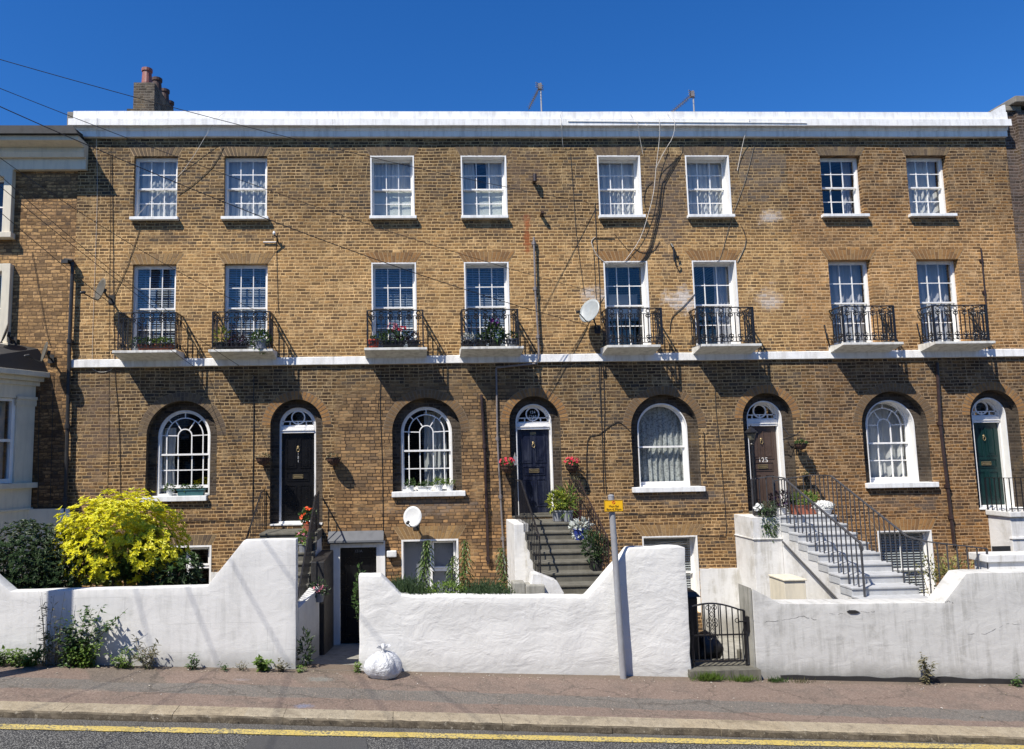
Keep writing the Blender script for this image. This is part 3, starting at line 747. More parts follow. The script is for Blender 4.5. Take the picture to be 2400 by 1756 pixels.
def arched_window(par, cx, z0, zs, hw, y, kind, mat=None):
    "kind: 'margin' = margin-light glazing, 'plain' = two plain sashes"
    mt = mat or WHITE; f = .038
    mb = MB(); o = .01
    outer = [(cx+hw+o, z0)]+arc(cx, zs, hw+o, 0, 180, 28)+[(cx-hw-o, z0)]
    inner = [(cx+hw-f, z0)]+arc(cx, zs, hw-f, 0, 180, 28)+[(cx-hw+f, z0)]
    for i in range(len(outer)-1):
        a, b, c, d = outer[i], outer[i+1], inner[i+1], inner[i]
        mb.quad((d[0],y,d[1]), (a[0],y,a[1]), (b[0],y,b[1]), (c[0],y,c[1]))
        mb.quad((d[0],y,d[1]), (c[0],y,c[1]), (c[0],y+.14,c[1]), (d[0],y+.14,d[1]))
        mb.quad((a[0],y,a[1]), (a[0],y+.14,a[1]), (b[0],y+.14,b[1]), (b[0],y,b[1]))
    mb.box(cx-hw+f, cx+hw-f, y-.01, y+.14, z0, z0+.045)
    win = mb.build('window', mt, par)
    hi = hw-f; zm = zs-.43; ya, yb = y+.035, y+.07; yl, yk = y+.075, y+.11
    lo = .075 if kind == 'open' else 0
    mb = MB(); s = .034
    ribbon(mb, [(cx+hi-s/2, zm)]+arc(cx, zs, hi-s/2, 0, 180, 28)+[(cx-hi+s/2, zm)], s, ya, yb)
    mb.box(cx-hi, cx+hi, ya-.002, yb, zm-.02, zm+.022)
    r1, r2 = hi*.74, hi*.28
    if kind != 'plain':
        b = .024
        ribbon(mb, [(cx+r1, zm)]+arc(cx, zs, r1, 0, 180, 26)+[(cx-r1, zm)], b, ya+.004, yb-.004)
        ribbon(mb, [(cx+r2, zm)]+arc(cx, zs, r2, 0, 180, 16)+[(cx-r2, zm)], b, ya+.004, yb-.004)
        for (q0, q1, angs) in ((r1, hi-.02, (2, 45, 90, 135, 178)), (r2, r1, (2, 57, 123, 178))):
            for a in angs:
                ca, sa = math.cos(math.radians(a)), math.sin(math.radians(a))
                ribbon(mb, [(cx+q0*ca, zs+q0*sa), (cx+q1*ca, zs+q1*sa)], b*.9, ya+.006, yb-.006)
    mb.build('upper_sash', mt, win)
    mb = MB(); zb = z0+.045+lo*1.6; zt = zm+.02
    mb.box(cx-hi, cx-hi+s, yl, yk, zb, zt); mb.box(cx+hi-s, cx+hi, yl, yk, zb, zt)
    mb.box(cx-hi+s, cx+hi-s, yl+.001, yk, zb, zb+.07); mb.box(cx-hi+s, cx+hi-s, yl+.001, yk, zt-.035, zt)
    if kind != 'plain':
        for xx in (-r1, -r2, r2, r1): mb.box(cx+xx-.012, cx+xx+.012, yl+.006, yk-.006, zb+.07, zt-.035)
        zh = (zb+.07+zt-.035)/2; mb.box(cx-hi+s, cx+hi-s, yl+.008, yk-.008, zh-.012, zh+.012)
    mb.build('lower_sash', mt, win)
    mb = MB()
    arch_pts = [(cx-hi+.01, zm), (cx+hi-.01, zm)]+arc(cx, zs, hi-.01, 0, 180, 24)
    mb.sheet(arch_pts, y+.052); pane_quads(mb, cx-hi+s, cx+hi-s, zb+.07, zt-.035, y+.092, 4 if kind != 'plain' else 1, 2 if kind != 'plain' else 1)
    mb.build('pane', GLASS, win)
    return win

def moulding(mb, x0, x1, z0, z1, y, w=.03, d=.014):
    ribbon(mb, [(x0, z0), (x1, z0), (x1, z1), (x0, z1)], w, y-d, y+.005, closed=True)
    i = w*1.7
    if x1-x0 > 2.6*i and z1-z0 > 2.6*i: mb.box(x0+i, x1-i, y-d*.7, y+.004, z0+i, z1-i)
def front_door(par, cx, z0, zs, hw, y, mat, fan='ring', nums=None):
    """door in a white frame with transom and ring fanlight, all inside the arched recess"""
    f = .045; ztr0, ztr1 = zs-.17, zs-.02
    mb = MB(); o = .01
    outer = [(cx+hw+o, z0)]+arc(cx, zs, hw+o, 0, 180, 24)+[(cx-hw-o, z0)]
    inner = [(cx+hw-f, z0)]+arc(cx, zs, hw-f, 0, 180, 24)+[(cx-hw+f, z0)]
    for i in range(len(outer)-1):
        a, b, c, d = outer[i], outer[i+1], inner[i+1], inner[i]
        mb.quad((d[0],y,d[1]), (a[0],y,a[1]), (b[0],y,b[1]), (c[0],y,c[1]))
        mb.quad((d[0],y,d[1]), (c[0],y,c[1]), (c[0],y+.14,c[1]), (d[0],y+.14,d[1]))
        mb.quad((a[0],y,a[1]), (a[0],y+.14,a[1]), (b[0],y+.14,b[1]), (b[0],y,b[1]))
    mb.box(cx-hw+f, cx+hw-f, y-.015, y+.12, ztr0, ztr0+.045); mb.box(cx-hw+f, cx+hw-f, y-.035, y+.12, ztr0+.05, ztr0+.075); mb.box(cx-hw+f, cx+hw-f, y-.004, y+.12, ztr0+.078, ztr1)
    fr = mb.build('door_frame', WHITE, par)
    mb = MB(); hi = hw-f; ya, yb = y+.04, y+.07
    ribbon(mb, arc(cx, zs, hi-.018, 0, 180, 24), .036, ya, yb)
    rr = hi*.40; zc = zs+hi*.50
    ribbon(mb, arc(cx, zc, rr, 0, 360, 28)[:-1], .030, ya-.004, yb, closed=True)
    mb.box(cx-hi, cx+hi, ya, yb, zs+.10-.012, zs+.10+.012); mb.box(cx-hi, cx+hi, ya, yb, ztr1-.002, zs+.014)
    for xx in (-hi*.5, 0, hi*.5): mb.box(cx+xx-.013, cx+xx+.013, ya+.002, yb-.002, zs+.014, zs+.088)
    fl = mb.build('fanlight', WHITE, fr)
    mb = MB(); mb.sheet([(cx-hi, zs), (cx+hi, zs)]+arc(cx, zs, hi-.004, 2, 178, 24), y+.058); mb.build('pane', GLASS, fr)
    # the leaf
    mb = MB(); yd = y+.065; x0, x1, zt = cx-hi+.004, cx+hi-.004, ztr0-.004
    mb.box(x0, x1, yd, yd+.05, z0+.01, zt)
    W = x1-x0; H = zt-z0; xm = cx
    for (xa, xb) in ((x0+.10, xm-.05), (xm+.05, x1-.10)):
        moulding(mb, xa, xb, z0+H*.60, zt-.12, yd); moulding(mb, xa, xb, z0+.16, z0+H*.40, yd)
    moulding(mb, x0+.12, x1-.12, z0+H*.455, z0+H*.555, yd, .02)
    dr = mb.build('door', mat, par)
    mb = MB(); zl = z0+H*.505; ribbon(mb, rect_loop(cx-.115, cx+.115, zl-.035, zl+.035), .02, yd-.026, yd, closed=True); mb.box(cx-.1, cx+.1, yd-.018, yd, zl-.012, zl+.020); mb.build('letterbox', BRASS, dr)
    mb = MB(); zk = z0+H*.83
    mb.tube([(cx+.032*math.cos(a), yd-.03, zk-.045+.045*math.sin(a)) for a in [k*PI/7 for k in range(15)]], .008, 6); mb.lathe([(.012, 0), (.03, .015), (.012, .03)], (cx, yd-.0, zk+.02), 10, axis=(0, -1, 0)); mb.build('knocker', BRASS, dr)
    return fr, dr, yd, H

def rail_panel(mb, A, B, zb, zt, nb, style, ends=True):
    A, B = Vector((A[0], A[1], 0)), Vector((B[0], B[1], 0)); L = (B-A).length; d = (B-A)/L
    Z = lambda z: Vector((0, 0, z))
    H = zt-zb; z1 = zt-.13; z2 = zb+.13
    for z, w in ((zt, .032), (z1, .020), (z2, .020), (zb+.03, .022)): mb.bar(A+Z(z), B+Z(z), w, w*.7)
    if ends:
        for q in (A, B): mb.bar(q+Z(zb-.02), q+Z(zt), .026)
    for i in range(1, nb):
        q = A+d*(L*i/nb); mb.bar(q+Z(zb+.03), q+Z(z1), .017)
    def ring(c, r, n=9): mb.tube([c+d*(r*math.cos(2*PI*k/n))+Z(r*math.sin(2*PI*k/n)) for k in range(n+1)], .011, 4, False)
    k = max(1, nb//2)
    for i in range(k):
        q = A+d*(L*(i+.5)/k)
        ring(q+Z((zt+z1)/2), .045); 
        for s in (-1, 1):
            ring(q+d*(s*.03)+Z(z1-.045), .028, 7)
        mb.tube([q+d*(-.05)+Z(z1-.03), q+Z(z1-.13), q+d*.05+Z(z1-.03)], .008, 4)
        if style == 'B':
            for s in (-1, 1): ring(q+d*(s*.03)+Z(z2+.04), .028, 7)
            ring(q+Z((zb+.03+z2)/2), .04); mb.lathe([(.004, -.02), (.022, 0), (.004, .02)], q+Z(z2+.09), 6)
        else:
            ring(q+Z((zb+.03+z2)/2), .042)
def balcony(par, x0, x1, xr0, xr1, style):
    "stone slab with iron railing; x at the front edge"
    p = .60; zt = Z_SLAB
    mb = MB(); n = 8
    poly = [(-p, zt-.055), (-p, zt), (.02, zt+.015), (.02, zt-.19), (-.05, zt-.17)]
    for k in range(len(poly)):
        a, b = poly[k], poly[(k+1) % len(poly)]
        mb.quad((x0, a[0], a[1]), (x0, b[0], b[1]), (x1, b[0], b[1]), (x1, a[0], a[1]))
    mb.add([(x0, a, b) for a, b in poly], [list(range(5))]); mb.add([(x1, a, b) for a, b in poly], [list(range(5))[::-1]])
    bal = mb.build('balcony', SLABP, par, bevel=.006, recalc=True)
    mb = MB(); zr = zt+.86; yf = -p+.05
    nb = 12
    rail_panel(mb, (xr0, yf), (xr1, yf), zt+.03, zr, nb, style); rail_panel(mb, (xr0, yf), (xr0, -.01), zt+.03, zr, 5, style, False); rail_panel(mb, (xr1, yf), (xr1, -.01), zt+.03, zr, 5, style, False)
    if style == 'B':
        for xx in (xr0, xr1): mb.bar((xx-.02, yf, zt), (xx-.02, yf, zr), .03)
    mb.build('railing', BLACK, bal)
    return bal

def pipe(name, mat, par, pts, r, brackets=(), y=-.06, label=None):
    mb = MB(); P3 = [V3(px, py, y) if len(q) == 2 else V3(q[0], q[1], q[2]) for q in pts for px, py in [q[:2]]]
    mb.tube(P3, r, 8)
    for f in brackets:
        i = min(int(f), len(P3)-2); c = P3[i].lerp(P3[i+1], f-int(f))
        mb.lathe([(r, -.05), (r*1.45, -.045), (r*1.45, .045), (r, .05)], c, 8)
        mb.box(c.x-.045, c.x+.045, y+r*.3, .003, c.z-.03, c.z+.03)
    return mb.build(name, mat, par, smooth=False, label=label)
def cable(par, pts, r=.008, mat=None, y=-.014, name='cable', label=None, smooth=3):
    P3 = [V3(q[0], q[1], q[2] if len(q) > 2 else y) for q in pts]
    if len(P3) > 2 and smooth:
        out = []
        for i in range(len(P3)-1):
            p0, p1, p2, p3 = P3[max(i-1, 0)], P3[i], P3[i+1], P3[min(i+2, len(P3)-1)]
            for k in range(smooth):
                t = k/smooth
                out.append(.5*((2*p1)+(p2-p0)*t+(2*p0-5*p1+4*p2-p3)*t*t+(3*p1-p0-3*p2+p3)*t**3))
        P3 = out+[P3[-1]]
    mb = MB(); mb.tube(P3, r*.66, 5)
    return mb.build(name, mat or CABLEK, par, label=label)

# ------------------------------------------------------------------ the four terraced houses
SPEC = [
 dict(mat=M_BR1, A=(425.5, 1060), D=(694.6, 1100), door=BLACKDOOR, style='A', rev=.11, lin=False, arch=((G_DRK, MJOINT), (G_TAN, MJOINT), (G_ORG, MJOIND)),
   top=[(313,415.3,369.8,513.3,304,417), (525,625.9,367,510,518,629)], mid=[(309,411.6), (525,627)], bal=[(263,413.5,277.8,411), (488,639,498,631.6)],
   base=[(392,493,1280,1372)],
   label='terraced brick house with black numbered front door and yellow shrub before its basement window'),
 dict(mat=M_BR2, A=(1000.7, 1060), D=(1256.8, 1100), door=NAVY, style='A', rev=.20, lin=True, arch=((G_DRK, MJOIND), (G_ORG, MJOINT), (G_ORG, MJOIND)),
   top=[(869.3,969.9,364.2,508,866,976.4), (1082,1187,364.8,506.5,1081,1191)], mid=[(872,975), (1090,1193)], bal=[(853.6,1001,860.5,991.6), (1081,1228,1083.4,1214.5)],
   base=[(943,1075,1265,1385)],
   label='terraced brick house with navy front door between two baskets of red flowers'),
 dict(mat=M_BR3, A=(1560.5, 1055), D=(1807, 1100), door=BROWND, style='B', rev=.22, lin=True, arch=((G_DRK, MJOIND), (G_ORG, MJOINT), (G_ORG, MJOIND)),
   top=[(1403,1502,368.5,508.8,1404.6,1513), (1610,1711,368,507.4,1613,1722)], mid=[(1418.5,1520), (1627,1729)], bal=[(1423.7,1549,1425,1552), (1645,1786,1638,1767)],
   base=[(1512,1640,1257,1392)],
   label='terraced brick house with brown front door numbered 125 up pale painted steps'),
 dict(mat=M_BR4, A=(2101.5, 1050), D=(2343, 1100), door=GREEND, style='B', rev=.16, lin=False, arch=((G_DRK, MJOIND), (G_ORG, MJOINT), (G_ORG, MJOIND)),
   top=[(1926.5,2022,365.7,506,1929,2037), (2129,2224,367,505.4,2134,2242)], mid=[(1947,2047), (2155,2254)], bal=[(1977,2119,1978,2098), (2194,2335,2191,2315)],
   base=[(2066,2192,1244,1362)],
   label='terraced brick house with dark green front door at the right-hand end of the white-corniced row'),
]
HOUSES = []; FACE = {}
for hi_, S in enumerate(SPEC):
    x0, x1 = HX[hi_]+(0 if hi_ == 0 else GAP), HX[hi_+1]-GAP
    H = thing('terraced_house', ((x0+x1)/2, 0, gz((x0+x1)/2, 0)-.2), S['label'], 'house', 'terraced houses of the white-corniced row')
    HOUSES.append(H)
    cxA = U(S['A'][0], S['A'][1], .0)[0]; cxD = U(S['D'][0], S['D'][1], .0)[0]
    zD0 = UZ(*[(690, 1226), (1260, 1207), (1810, 1196), (2340, 1189)][hi_], .25)
    S['cxA'], S['cxD'], S['zD0'] = cxA, cxD, zD0
    holes = []; tops = []; mids = []; bases = []
    for (a, b, c, d, s0, s1) in S['top']:
        xm = [UX(a, 440), UX(b, 440), UX(s0, d+4, -.08), UX(s1, d+4, -.08)]; tops.append(xm); holes.append(rect_loop(xm[0], xm[1], Z_SILL, Z_WT))
    for (a, b) in S['mid']:
        xm = [UX(a, 700), UX(b, 700)]; mids.append(xm); holes.append(rect_loop(xm[0], xm[1], Z_SLAB+.02, Z_W1T))
    for (a, b, c, d) in S['base']:
        xm = [UX(a, d), UX(b, d), UZ((a+b)/2, d+45 if hi_ != 1 else d+75), UZ((a+b)/2, c)]; bases.append(xm); holes.append(rect_loop(*xm))
    ow, od = (.80, .60)
    lw = arch_loop(cxA, ow, Z_GS, ZS_W, 24); ld = arch_loop(cxD, od, zD0, ZS_D, 24); holes += [lw, ld]
    if hi_ == 1:
        bd = [UX(795, 1400), UX(885, 1400), AREAZ, UZ(840, 1279)]; holes.append(rect_loop(*bd))
    mb = MB(); zb, zt = -1.6, Z_PAR-.12
    mb.sheet(rect_loop(x0, x1, zb, zt), 0, holes)
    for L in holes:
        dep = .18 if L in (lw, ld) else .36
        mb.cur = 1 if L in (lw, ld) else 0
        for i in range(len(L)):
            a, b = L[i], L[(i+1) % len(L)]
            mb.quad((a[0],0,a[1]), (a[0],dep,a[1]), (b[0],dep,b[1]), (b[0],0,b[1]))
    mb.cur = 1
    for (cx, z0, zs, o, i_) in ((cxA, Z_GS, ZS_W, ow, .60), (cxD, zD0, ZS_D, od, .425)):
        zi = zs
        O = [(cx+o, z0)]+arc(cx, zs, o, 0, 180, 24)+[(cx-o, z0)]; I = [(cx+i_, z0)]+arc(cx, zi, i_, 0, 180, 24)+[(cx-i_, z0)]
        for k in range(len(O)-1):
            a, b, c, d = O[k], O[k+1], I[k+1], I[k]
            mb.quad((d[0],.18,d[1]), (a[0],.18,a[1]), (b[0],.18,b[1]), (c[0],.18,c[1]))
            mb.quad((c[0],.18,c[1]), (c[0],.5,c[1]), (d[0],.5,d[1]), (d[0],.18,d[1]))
    y1 = 8.; mb.cur = 0
    mb.quad((x0,0,zb), (x0,0,zt), (x0,y1,zt), (x0,y1,zb)); mb.quad((x1,0,zb), (x1,y1,zb), (x1,y1,zt), (x1,0,zt))
    mb.quad((x0,y1,zb), (x0,y1,zt), (x1,y1,zt), (x1,y1,zb)); mb.quad((x0,0,zt), (x1,0,zt), (x1,y1,zt), (x0,y1,zt))
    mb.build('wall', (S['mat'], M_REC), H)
    # parapet cornice: blocking course, projecting band, soffit, fascia
    mb = MB(); n = 60
    xl, xr = x0-(.10 if hi_ == 0 else 0), x1
    zA, zB = UZ(1000, 278, -.24), UZ(1000, 293.5, -.24); zF = UZ(1000, 319.5, -.10)
    prof = [(.30, Z_PAR-.10), (.30, Z_PAR), (-.13, Z_PAR), (-.14, zA+.012), (-.235, zA), (-.24, zB), (-.125, zB+.03), (-.11, zB-.06), (-.085, zB-.07), (-.085, zF), (.0, zF-.004)]
    rows = []
    for i in range(n+1):
        x = xl+(xr-xl)*i/n; rows.append([])
        for k, (yy, zz) in enumerate(prof):
            e = noise.noise(Vector((x*1.3, k*.7, hi_)))*.006+noise.noise(Vector((x*.35, 3, 1)))*.012
            rows[-1].append((x-(.07 if (hi_ == 0 and i == 0 and 3 < k < 6) else 0), yy+e*.6*(k > 1), zz+e))
    m = len(prof)
    base = len(mb.v)
    for r_ in rows: mb.v += r_
    for i in range(n):
        for k in range(m-1):
            a = base+i*m+k; mb.f.append([a, a+1, a+m+1, a+m]); mb.mi.append(0)
    mb.f.append([base+k for k in range(m)]); mb.mi.append(0); mb.f.append([base+n*m+k for k in range(m)][::-1]); mb.mi.append(0)
    if hi_ == 3:      # raised end block of the parapet
        mb.prism([(x1-.42, Z_PAR+.004), (x1-.02, Z_PAR+.004), (x1-.02, Z_PAR+.20), (x1-.10, Z_PAR+.18)], -.125, .2)
    mb.build('cornice', STUCCO, H, recalc=True)
    # storey band
    mb = MB(); xb0 = x0 - (.02 if hi_ == 0 else 0)
    n = 40; pr = [(.0, Z_STR1+.02), (-.065, Z_STR1), (-.07, Z_STR0+.005), (.0, Z_STR0-.004)]
    base = 0
    for i in range(n+1):
        x = xb0+(x1-xb0)*i/n
        for k, (yy, zz) in enumerate(pr):
            e = noise.noise(Vector((x*2.1, k, 5+hi_)))*.004; mb.v.append((x, yy+e*(yy < 0), zz+e*1.4))
    for i in range(n):
        for k in range(3):
            a = i*4+k; mb.f.append([a, a+1, a+5, a+4]); mb.mi.append(0)
    mb.f.append([0, 1, 2, 3]); mb.mi.append(0); mb.f.append([n*4+k for k in (3, 2, 1, 0)]); mb.mi.append(0)
    mb.build('string_course', STUCCO, H, recalc=True)
    # upper windows
    a1, a2, a3 = S['arch']
    for k, (a, b, s0, s1) in enumerate(tops):
        w_ = sash_window(H, a, b, Z_SILL, Z_WT, S['rev'], lining=S['lin'], sill=(s0, s1, .075, .12))
        S.setdefault('topw', []).append((w_, a, b)); jack_arch(H, a, b, Z_WT+.004, .23, .13, (a1[1], a1[0]))
    for k, (a, b) in enumerate(mids):
        w_ = sash_window(H, a, b, Z_SLAB+.03, Z_W1T, S['rev'], lining=S['lin'], meet=.505)
        S.setdefault('midw', []).append((w_, a, b)); jack_arch(H, a, b, Z_W1T+.004, .25, .17, (a2[1], a2[0]))
    for k, (a, b, c, d) in enumerate(S['bal']):
        balcony(H, UX(a, 816, -.6), UX(b, 814, -.6), UX(c, 770, -.55), UX(d, 770, -.55), S['style'])
    # ground floor: arched window and front door
    kind = ['open', 'margin', 'plain', 'margin'][hi_]
    ydeep = [.20, .21, .26, .36][hi_]
    wA = arched_window(H, cxA, Z_GS, ZS_W, .60, ydeep, kind); S['winA'] = wA; S['yA'] = ydeep
    if hi_ >= 2:
        mb = MB(); I = [(cxA+.60, Z_GS)]+arc(cxA, ZS_W, .60, 0, 180, 28)+[(cxA-.60, Z_GS)]; J = [(cxA+.575, Z_GS)]+arc(cxA, ZS_W, .575, 0, 180, 28)+[(cxA-.575, Z_GS)]
        for k in range(len(I)-1):
            a, b, c, d = I[k], I[k+1], J[k+1], J[k]
            mb.quad((d[0],.172,d[1]), (a[0],.172,a[1]), (b[0],.172,b[1]), (c[0],.172,c[1])); mb.quad((c[0],.172,c[1]), (c[0],ydeep+.01,c[1]), (d[0],ydeep+.01,d[1]), (d[0],.172,d[1]))
        mb.build('reveal_lining', WHITE, wA)
    ring_arch(H, cxA, ZS_W, .80, .19, (a3[1], G_DRK if hi_ == 0 else G_MIX)); ring_arch(H, cxD, ZS_D, .60, .19, (a3[1], a3[0]))
    sx = [((318, 1174), (483, 1172)), ((918, 1158), (1091, 1157)), ((1484, 1150), (1654, 1149)), ((2034, 1142), (2202, 1141))][hi_]
    mb = MB(); mb.box(UX(*sx[0], -.10), UX(*sx[1], -.10), -.10, ydeep+.02, Z_GS-.115, Z_GS+.004); mb.build('sill', SILLW, wA, bevel=.012)
    ydoor = [.22, .24, .34, .34][hi_]
    fr, dr, yd, DH = front_door(H, cxD, zD0+.04, ZS_D, .425, ydoor, S['door']); S['door_obj'], S['yd'], S['DH'] = dr, yd, DH; S['frame'] = fr
    if hi_ >= 1:
        mb = MB(); I = [(cxD+.425, zD0)]+arc(cxD, ZS_D, .425, 0, 180, 24)+[(cxD-.425, zD0)]; J = [(cxD+.402, zD0)]+arc(cxD, ZS_D, .402, 0, 180, 24)+[(cxD-.402, zD0)]
        for k in range(len(I)-1):
            a, b, c, d = I[k], I[k+1], J[k+1], J[k]
            mb.quad((d[0],.172,d[1]), (a[0],.172,a[1]), (b[0],.172,b[1]), (c[0],.172,c[1])); mb.quad((c[0],.172,c[1]), (c[0],ydoor+.01,c[1]), (d[0],ydoor+.01,d[1]), (d[0],.172,d[1]))
        mb.build('reveal_lining', WHITE, fr)
    mb = MB(); mb.box(cxD-.59, cxD+.59, -.02, ydoor+.2, zD0-.03, zD0+.004); mb.box(cxD-.42, cxD+.42, ydoor-.06, ydoor+.2, zD0+.005, zD0+.045); mb.build('threshold', SILLW if hi_ in (0, 3) else STEPG, fr, bevel=.006)
    S['tops'], S['mids'], S['bases'] = tops, mids, bases
H1, H2, H3, H4 = HOUSES
# numbers on doors and fanlight
S = SPEC[0]; dz = S['zD0']+S['DH']
for i, ch in enumerate('121'): text_mesh(ch, .085, S['cxD'], S['yd']-.003, S['zD0']+S['DH']*(.775-.045*i), SILVER, S['door_obj'], 'door_number')
S = SPEC[2]; text_mesh('125', .17, S['cxD']+.02, S['yd']-.003, S['zD0']+S['DH']*.575, WHITE, S['door_obj'], 'door_number', sx=.95)
S = SPEC[1]; zc = ZS_D+.38*.50
text_mesh('124', .095, S['cxD'], S['yd']-.03, zc+.015, SILVER, S['frame'], 'fanlight_number'); text_mesh('124A', .095, S['cxD'], S['yd']-.03, zc-.085, SILVER, S['frame'], 'fanlight_number')
mb = MB(); mb.box(S['cxD']-.07, S['cxD']+.07, S['yd']-.008, S['yd'], S['zD0']+S['DH']-.085, S['zD0']+S['DH']-.02); mb.build('name_plate', BRASS, S['door_obj'])

# curtains and blinds
def behind(S, k, which): 
    w_, a, b = S[which][k]; return w_, a+.06, b-.06
S = SPEC[0]
for k in (0, 1):
    w_, a, b = behind(S, k, 'topw'); curtain('curtain', NET, w_, a-.03, b+.03, Z_SILL, Z_WT, S['rev']+.17, 7, .02)
    w_, a, b = behind(S, k, 'midw'); blind(w_, a-.03, b+.03, Z_SLAB+.05, Z_W1T-.05, S['rev']+.165)
S = SPEC[1]
for k in (0, 1):
    w_, a, b = behind(S, k, 'topw')
    curtain('curtain', NETW, w_, a-.03, a+(b-a)*(.42 if k == 0 else .30), Z_SILL, Z_WT, S['rev']+.19, 5, .02); curtain('curtain', NETW, w_, a+(b-a)*(.40+.2*k), b+.03, Z_SILL, Z_WT, S['rev']+.21, 5, .02)
    curtain('curtain', NETG, w_, a-.03, b+.03, Z_SILL, (Z_SILL+Z_WT)/2+.02, S['rev']+.155, 3, .004)
    w_, a, b = behind(S, k, 'midw'); blind(w_, a-.03, b+.03, Z_SLAB+.05, Z_W1T-.05, S['rev']+.165)
S = SPEC[2]
for k in (0, 1):
    w_, a, b = behind(S, k, 'topw'); curtain('curtain', NETW, w_, a-.05, b+.05, Z_SILL, Z_WT, S['rev']+.20, 8, .03)
w_, a, b = behind(S, 0, 'midw'); curtain('curtain', CURTG, w_, a-.04, a+.16, Z_SLAB, Z_W1T, S['rev']+.25, 3)
mb = MB(); mb.box(a+.12, b+.1, S['rev']+.75, S['rev']+.77, Z_SLAB+.9, Z_SLAB+1.52); mb.build('curtain', NETW, w_)
w_, a, b = behind(S, 1, 'midw'); curtain('curtain', CURTG, w_, b-.30, b+.05, Z_SLAB, Z_W1T, S['rev']+.25, 4); curtain('curtain', CURTG, w_, a-.05, a+.10, Z_SLAB, Z_W1T, S['rev']+.25, 2)
S = SPEC[3]
w_, a, b = behind(S, 0, 'topw'); curtain('curtain', CURTG, w_, b-.16, b+.05, Z_SILL, Z_WT, S['rev']+.3, 2.5)
w_, a, b = behind(S, 1, 'topw'); curtain('curtain', NETW, w_, a-.04, b+.05, Z_SILL, Z_WT, S['rev']+.26, 6, .04)
for k in (0, 1):
    w_, a, b = behind(S, k, 'midw'); curtain('curtain', CURTG, w_, a-.04, b+.05, Z_SLAB, Z_W1T, S['rev']+.28, 5, .05)
# ground-floor rooms
S = SPEC[0]; cx = S['cxA']; curtain('curtain', NETW, S['winA'], cx-.6, cx-.28, Z_GS, ZS_W+.2, S['yA']+.25, 3)
S = SPEC[1]; cx = S['cxA']; curtain('curtain', NET, S['winA'], cx-.05, cx+.5, Z_GS, ZS_W+.5, S['yA']+.35, 4, .05)
S = SPEC[2]; cx = S['cxA']; curtain('curtain', LACE, S['winA'], cx-.62, cx+.62, Z_GS, ZS_W+.62, S['yA']+.19, 9, .03)
S = SPEC[3]; cx = S['cxA']; curtain('curtain', NETW, S['winA'], cx-.62, cx+.62, Z_GS, ZS_W+.62, S['yA']+.30, 5, .03)

# basement windows and door
def casement(par, x0, x1, z0, z1, y, vent, mats=None, lin=True):
    mb = MB(); f = .05
    mb.box(x0-.008, x0+f, y, y+.08, z0, z1+.008); mb.box(x1-f, x1+.008, y, y+.08, z0, z1+.008); mb.box(x0+f, x1-f, y+.001, y+.08, z1-f, z1+.008); mb.box(x0+f, x1-f, y+.001, y+.08, z0, z0+f)
    xm = x0+(x1-x0)*vent; mb.box(xm-.03, xm+.03, y+.002, y+.08, z0+f, z1-f)
    zv = z1-(z1-z0)*.38; mb.box(xm+.03, x1-f, y+.002, y+.08, zv-.03, zv+.03)
    w_ = mb.build('basement_window', WHITE, par)
    mb = MB(); ribbon(mb, rect_loop(xm+.055, x1-f-.025, zv+.055, z1-f-.025), .045, y-.02, y+.03, closed=True); mb.build('vent_sash', WHITE, w_)
    mb = MB(); pane_quads(mb, x0+f, xm-.03, z0+f, z1-f, y+.04, 1, 1); pane_quads(mb, xm+.03, x1-f, zv+.03, z1-f, y+.02, 1, 1); pane_quads(mb, xm+.03, x1-f, z0+f, zv-.03, y+.04, 1, 1); mb.build('pane', GLASS, w_)
    if lin:
        mb = MB(); t_ = .03
        mb.box(x0-.01, x0+t_, -.008, y-.002, z0, z1+.01); mb.box(x1-t_, x1+.012, -.008, y-.002, z0, z1+.01); mb.box(x0+t_, x1-t_, -.007, y-.002, z1-t_, z1+.01); mb.build('reveal_lining', WHITE, w_)
    return w_
a, b, c, d = SPEC[0]['bases'][0]; casement(H1, a, b, c, d, .14, .42); jack_arch(H1, a, b, d+.006, .24, .13, (MJOINT, G_DRK))
a, b, c, d = SPEC[1]['bases'][0]; w_ = casement(H2, a, b, c, d, .16, .52); jack_arch(H2, a, b, d+.006, .30, .20, (MJOINT, G_TAN))
mb = MB(); mb.box(a+.05, b-.05, .28, .29, c+.05, d-.05); mb.build('blind', FROST, w_)
a, b, c, d = SPEC[2]['bases'][0]; w_ = sash_window(H3, a, b, c, d, .22, 1, 1, 1, lining=True); jack_arch(H3, a, b, d+.006, .26, .2, (MJOINT, G_TAN)); blind(w_, a+.04, b-.04, c, d-.05, .345, .055, SLATG)
a, b, c, d = SPEC[3]['bases'][0]; w_ = sash_window(H4, a, b, c, d, .15, 2, 1, 1, meet=.42, lining=True); jack_arch(H4, a, b, d+.006, .26, .16, (MJOINT, G_ORG)); blind(w_, a+.04, b-.04, c, d-.05, .275, .06, SLATG)
x0, x1, z0, z1 = bd
mb = MB(); f = .10
mb.box(x0-.2, x0+.02, -.03, .14, z0, z1+.1); mb.box(x1-.02, x1+.18, -.03, .14, z0, z1+.1); mb.box(x0+.02, x1-.02, -.029, .14, z1-.04, z1+.1)
df = mb.build('basement_door_frame', WHITE, H2, bevel=.008)
mb = MB(); mb.box(x0+.02, x1-.02, .09, .14, z0+.06, z1-.04); moulding(mb, x0+.14, x1-.14, z0+.25, z0+.9, .09); moulding(mb, x0+.14, x1-.14, z0+1.1, z1-.28, .09)
bdr = mb.build('basement_door', BLACKDOOR, H2); text_mesh('121A', .085, (x0+x1)/2, .086, z1-.16, POTG, bdr, 'door_number')
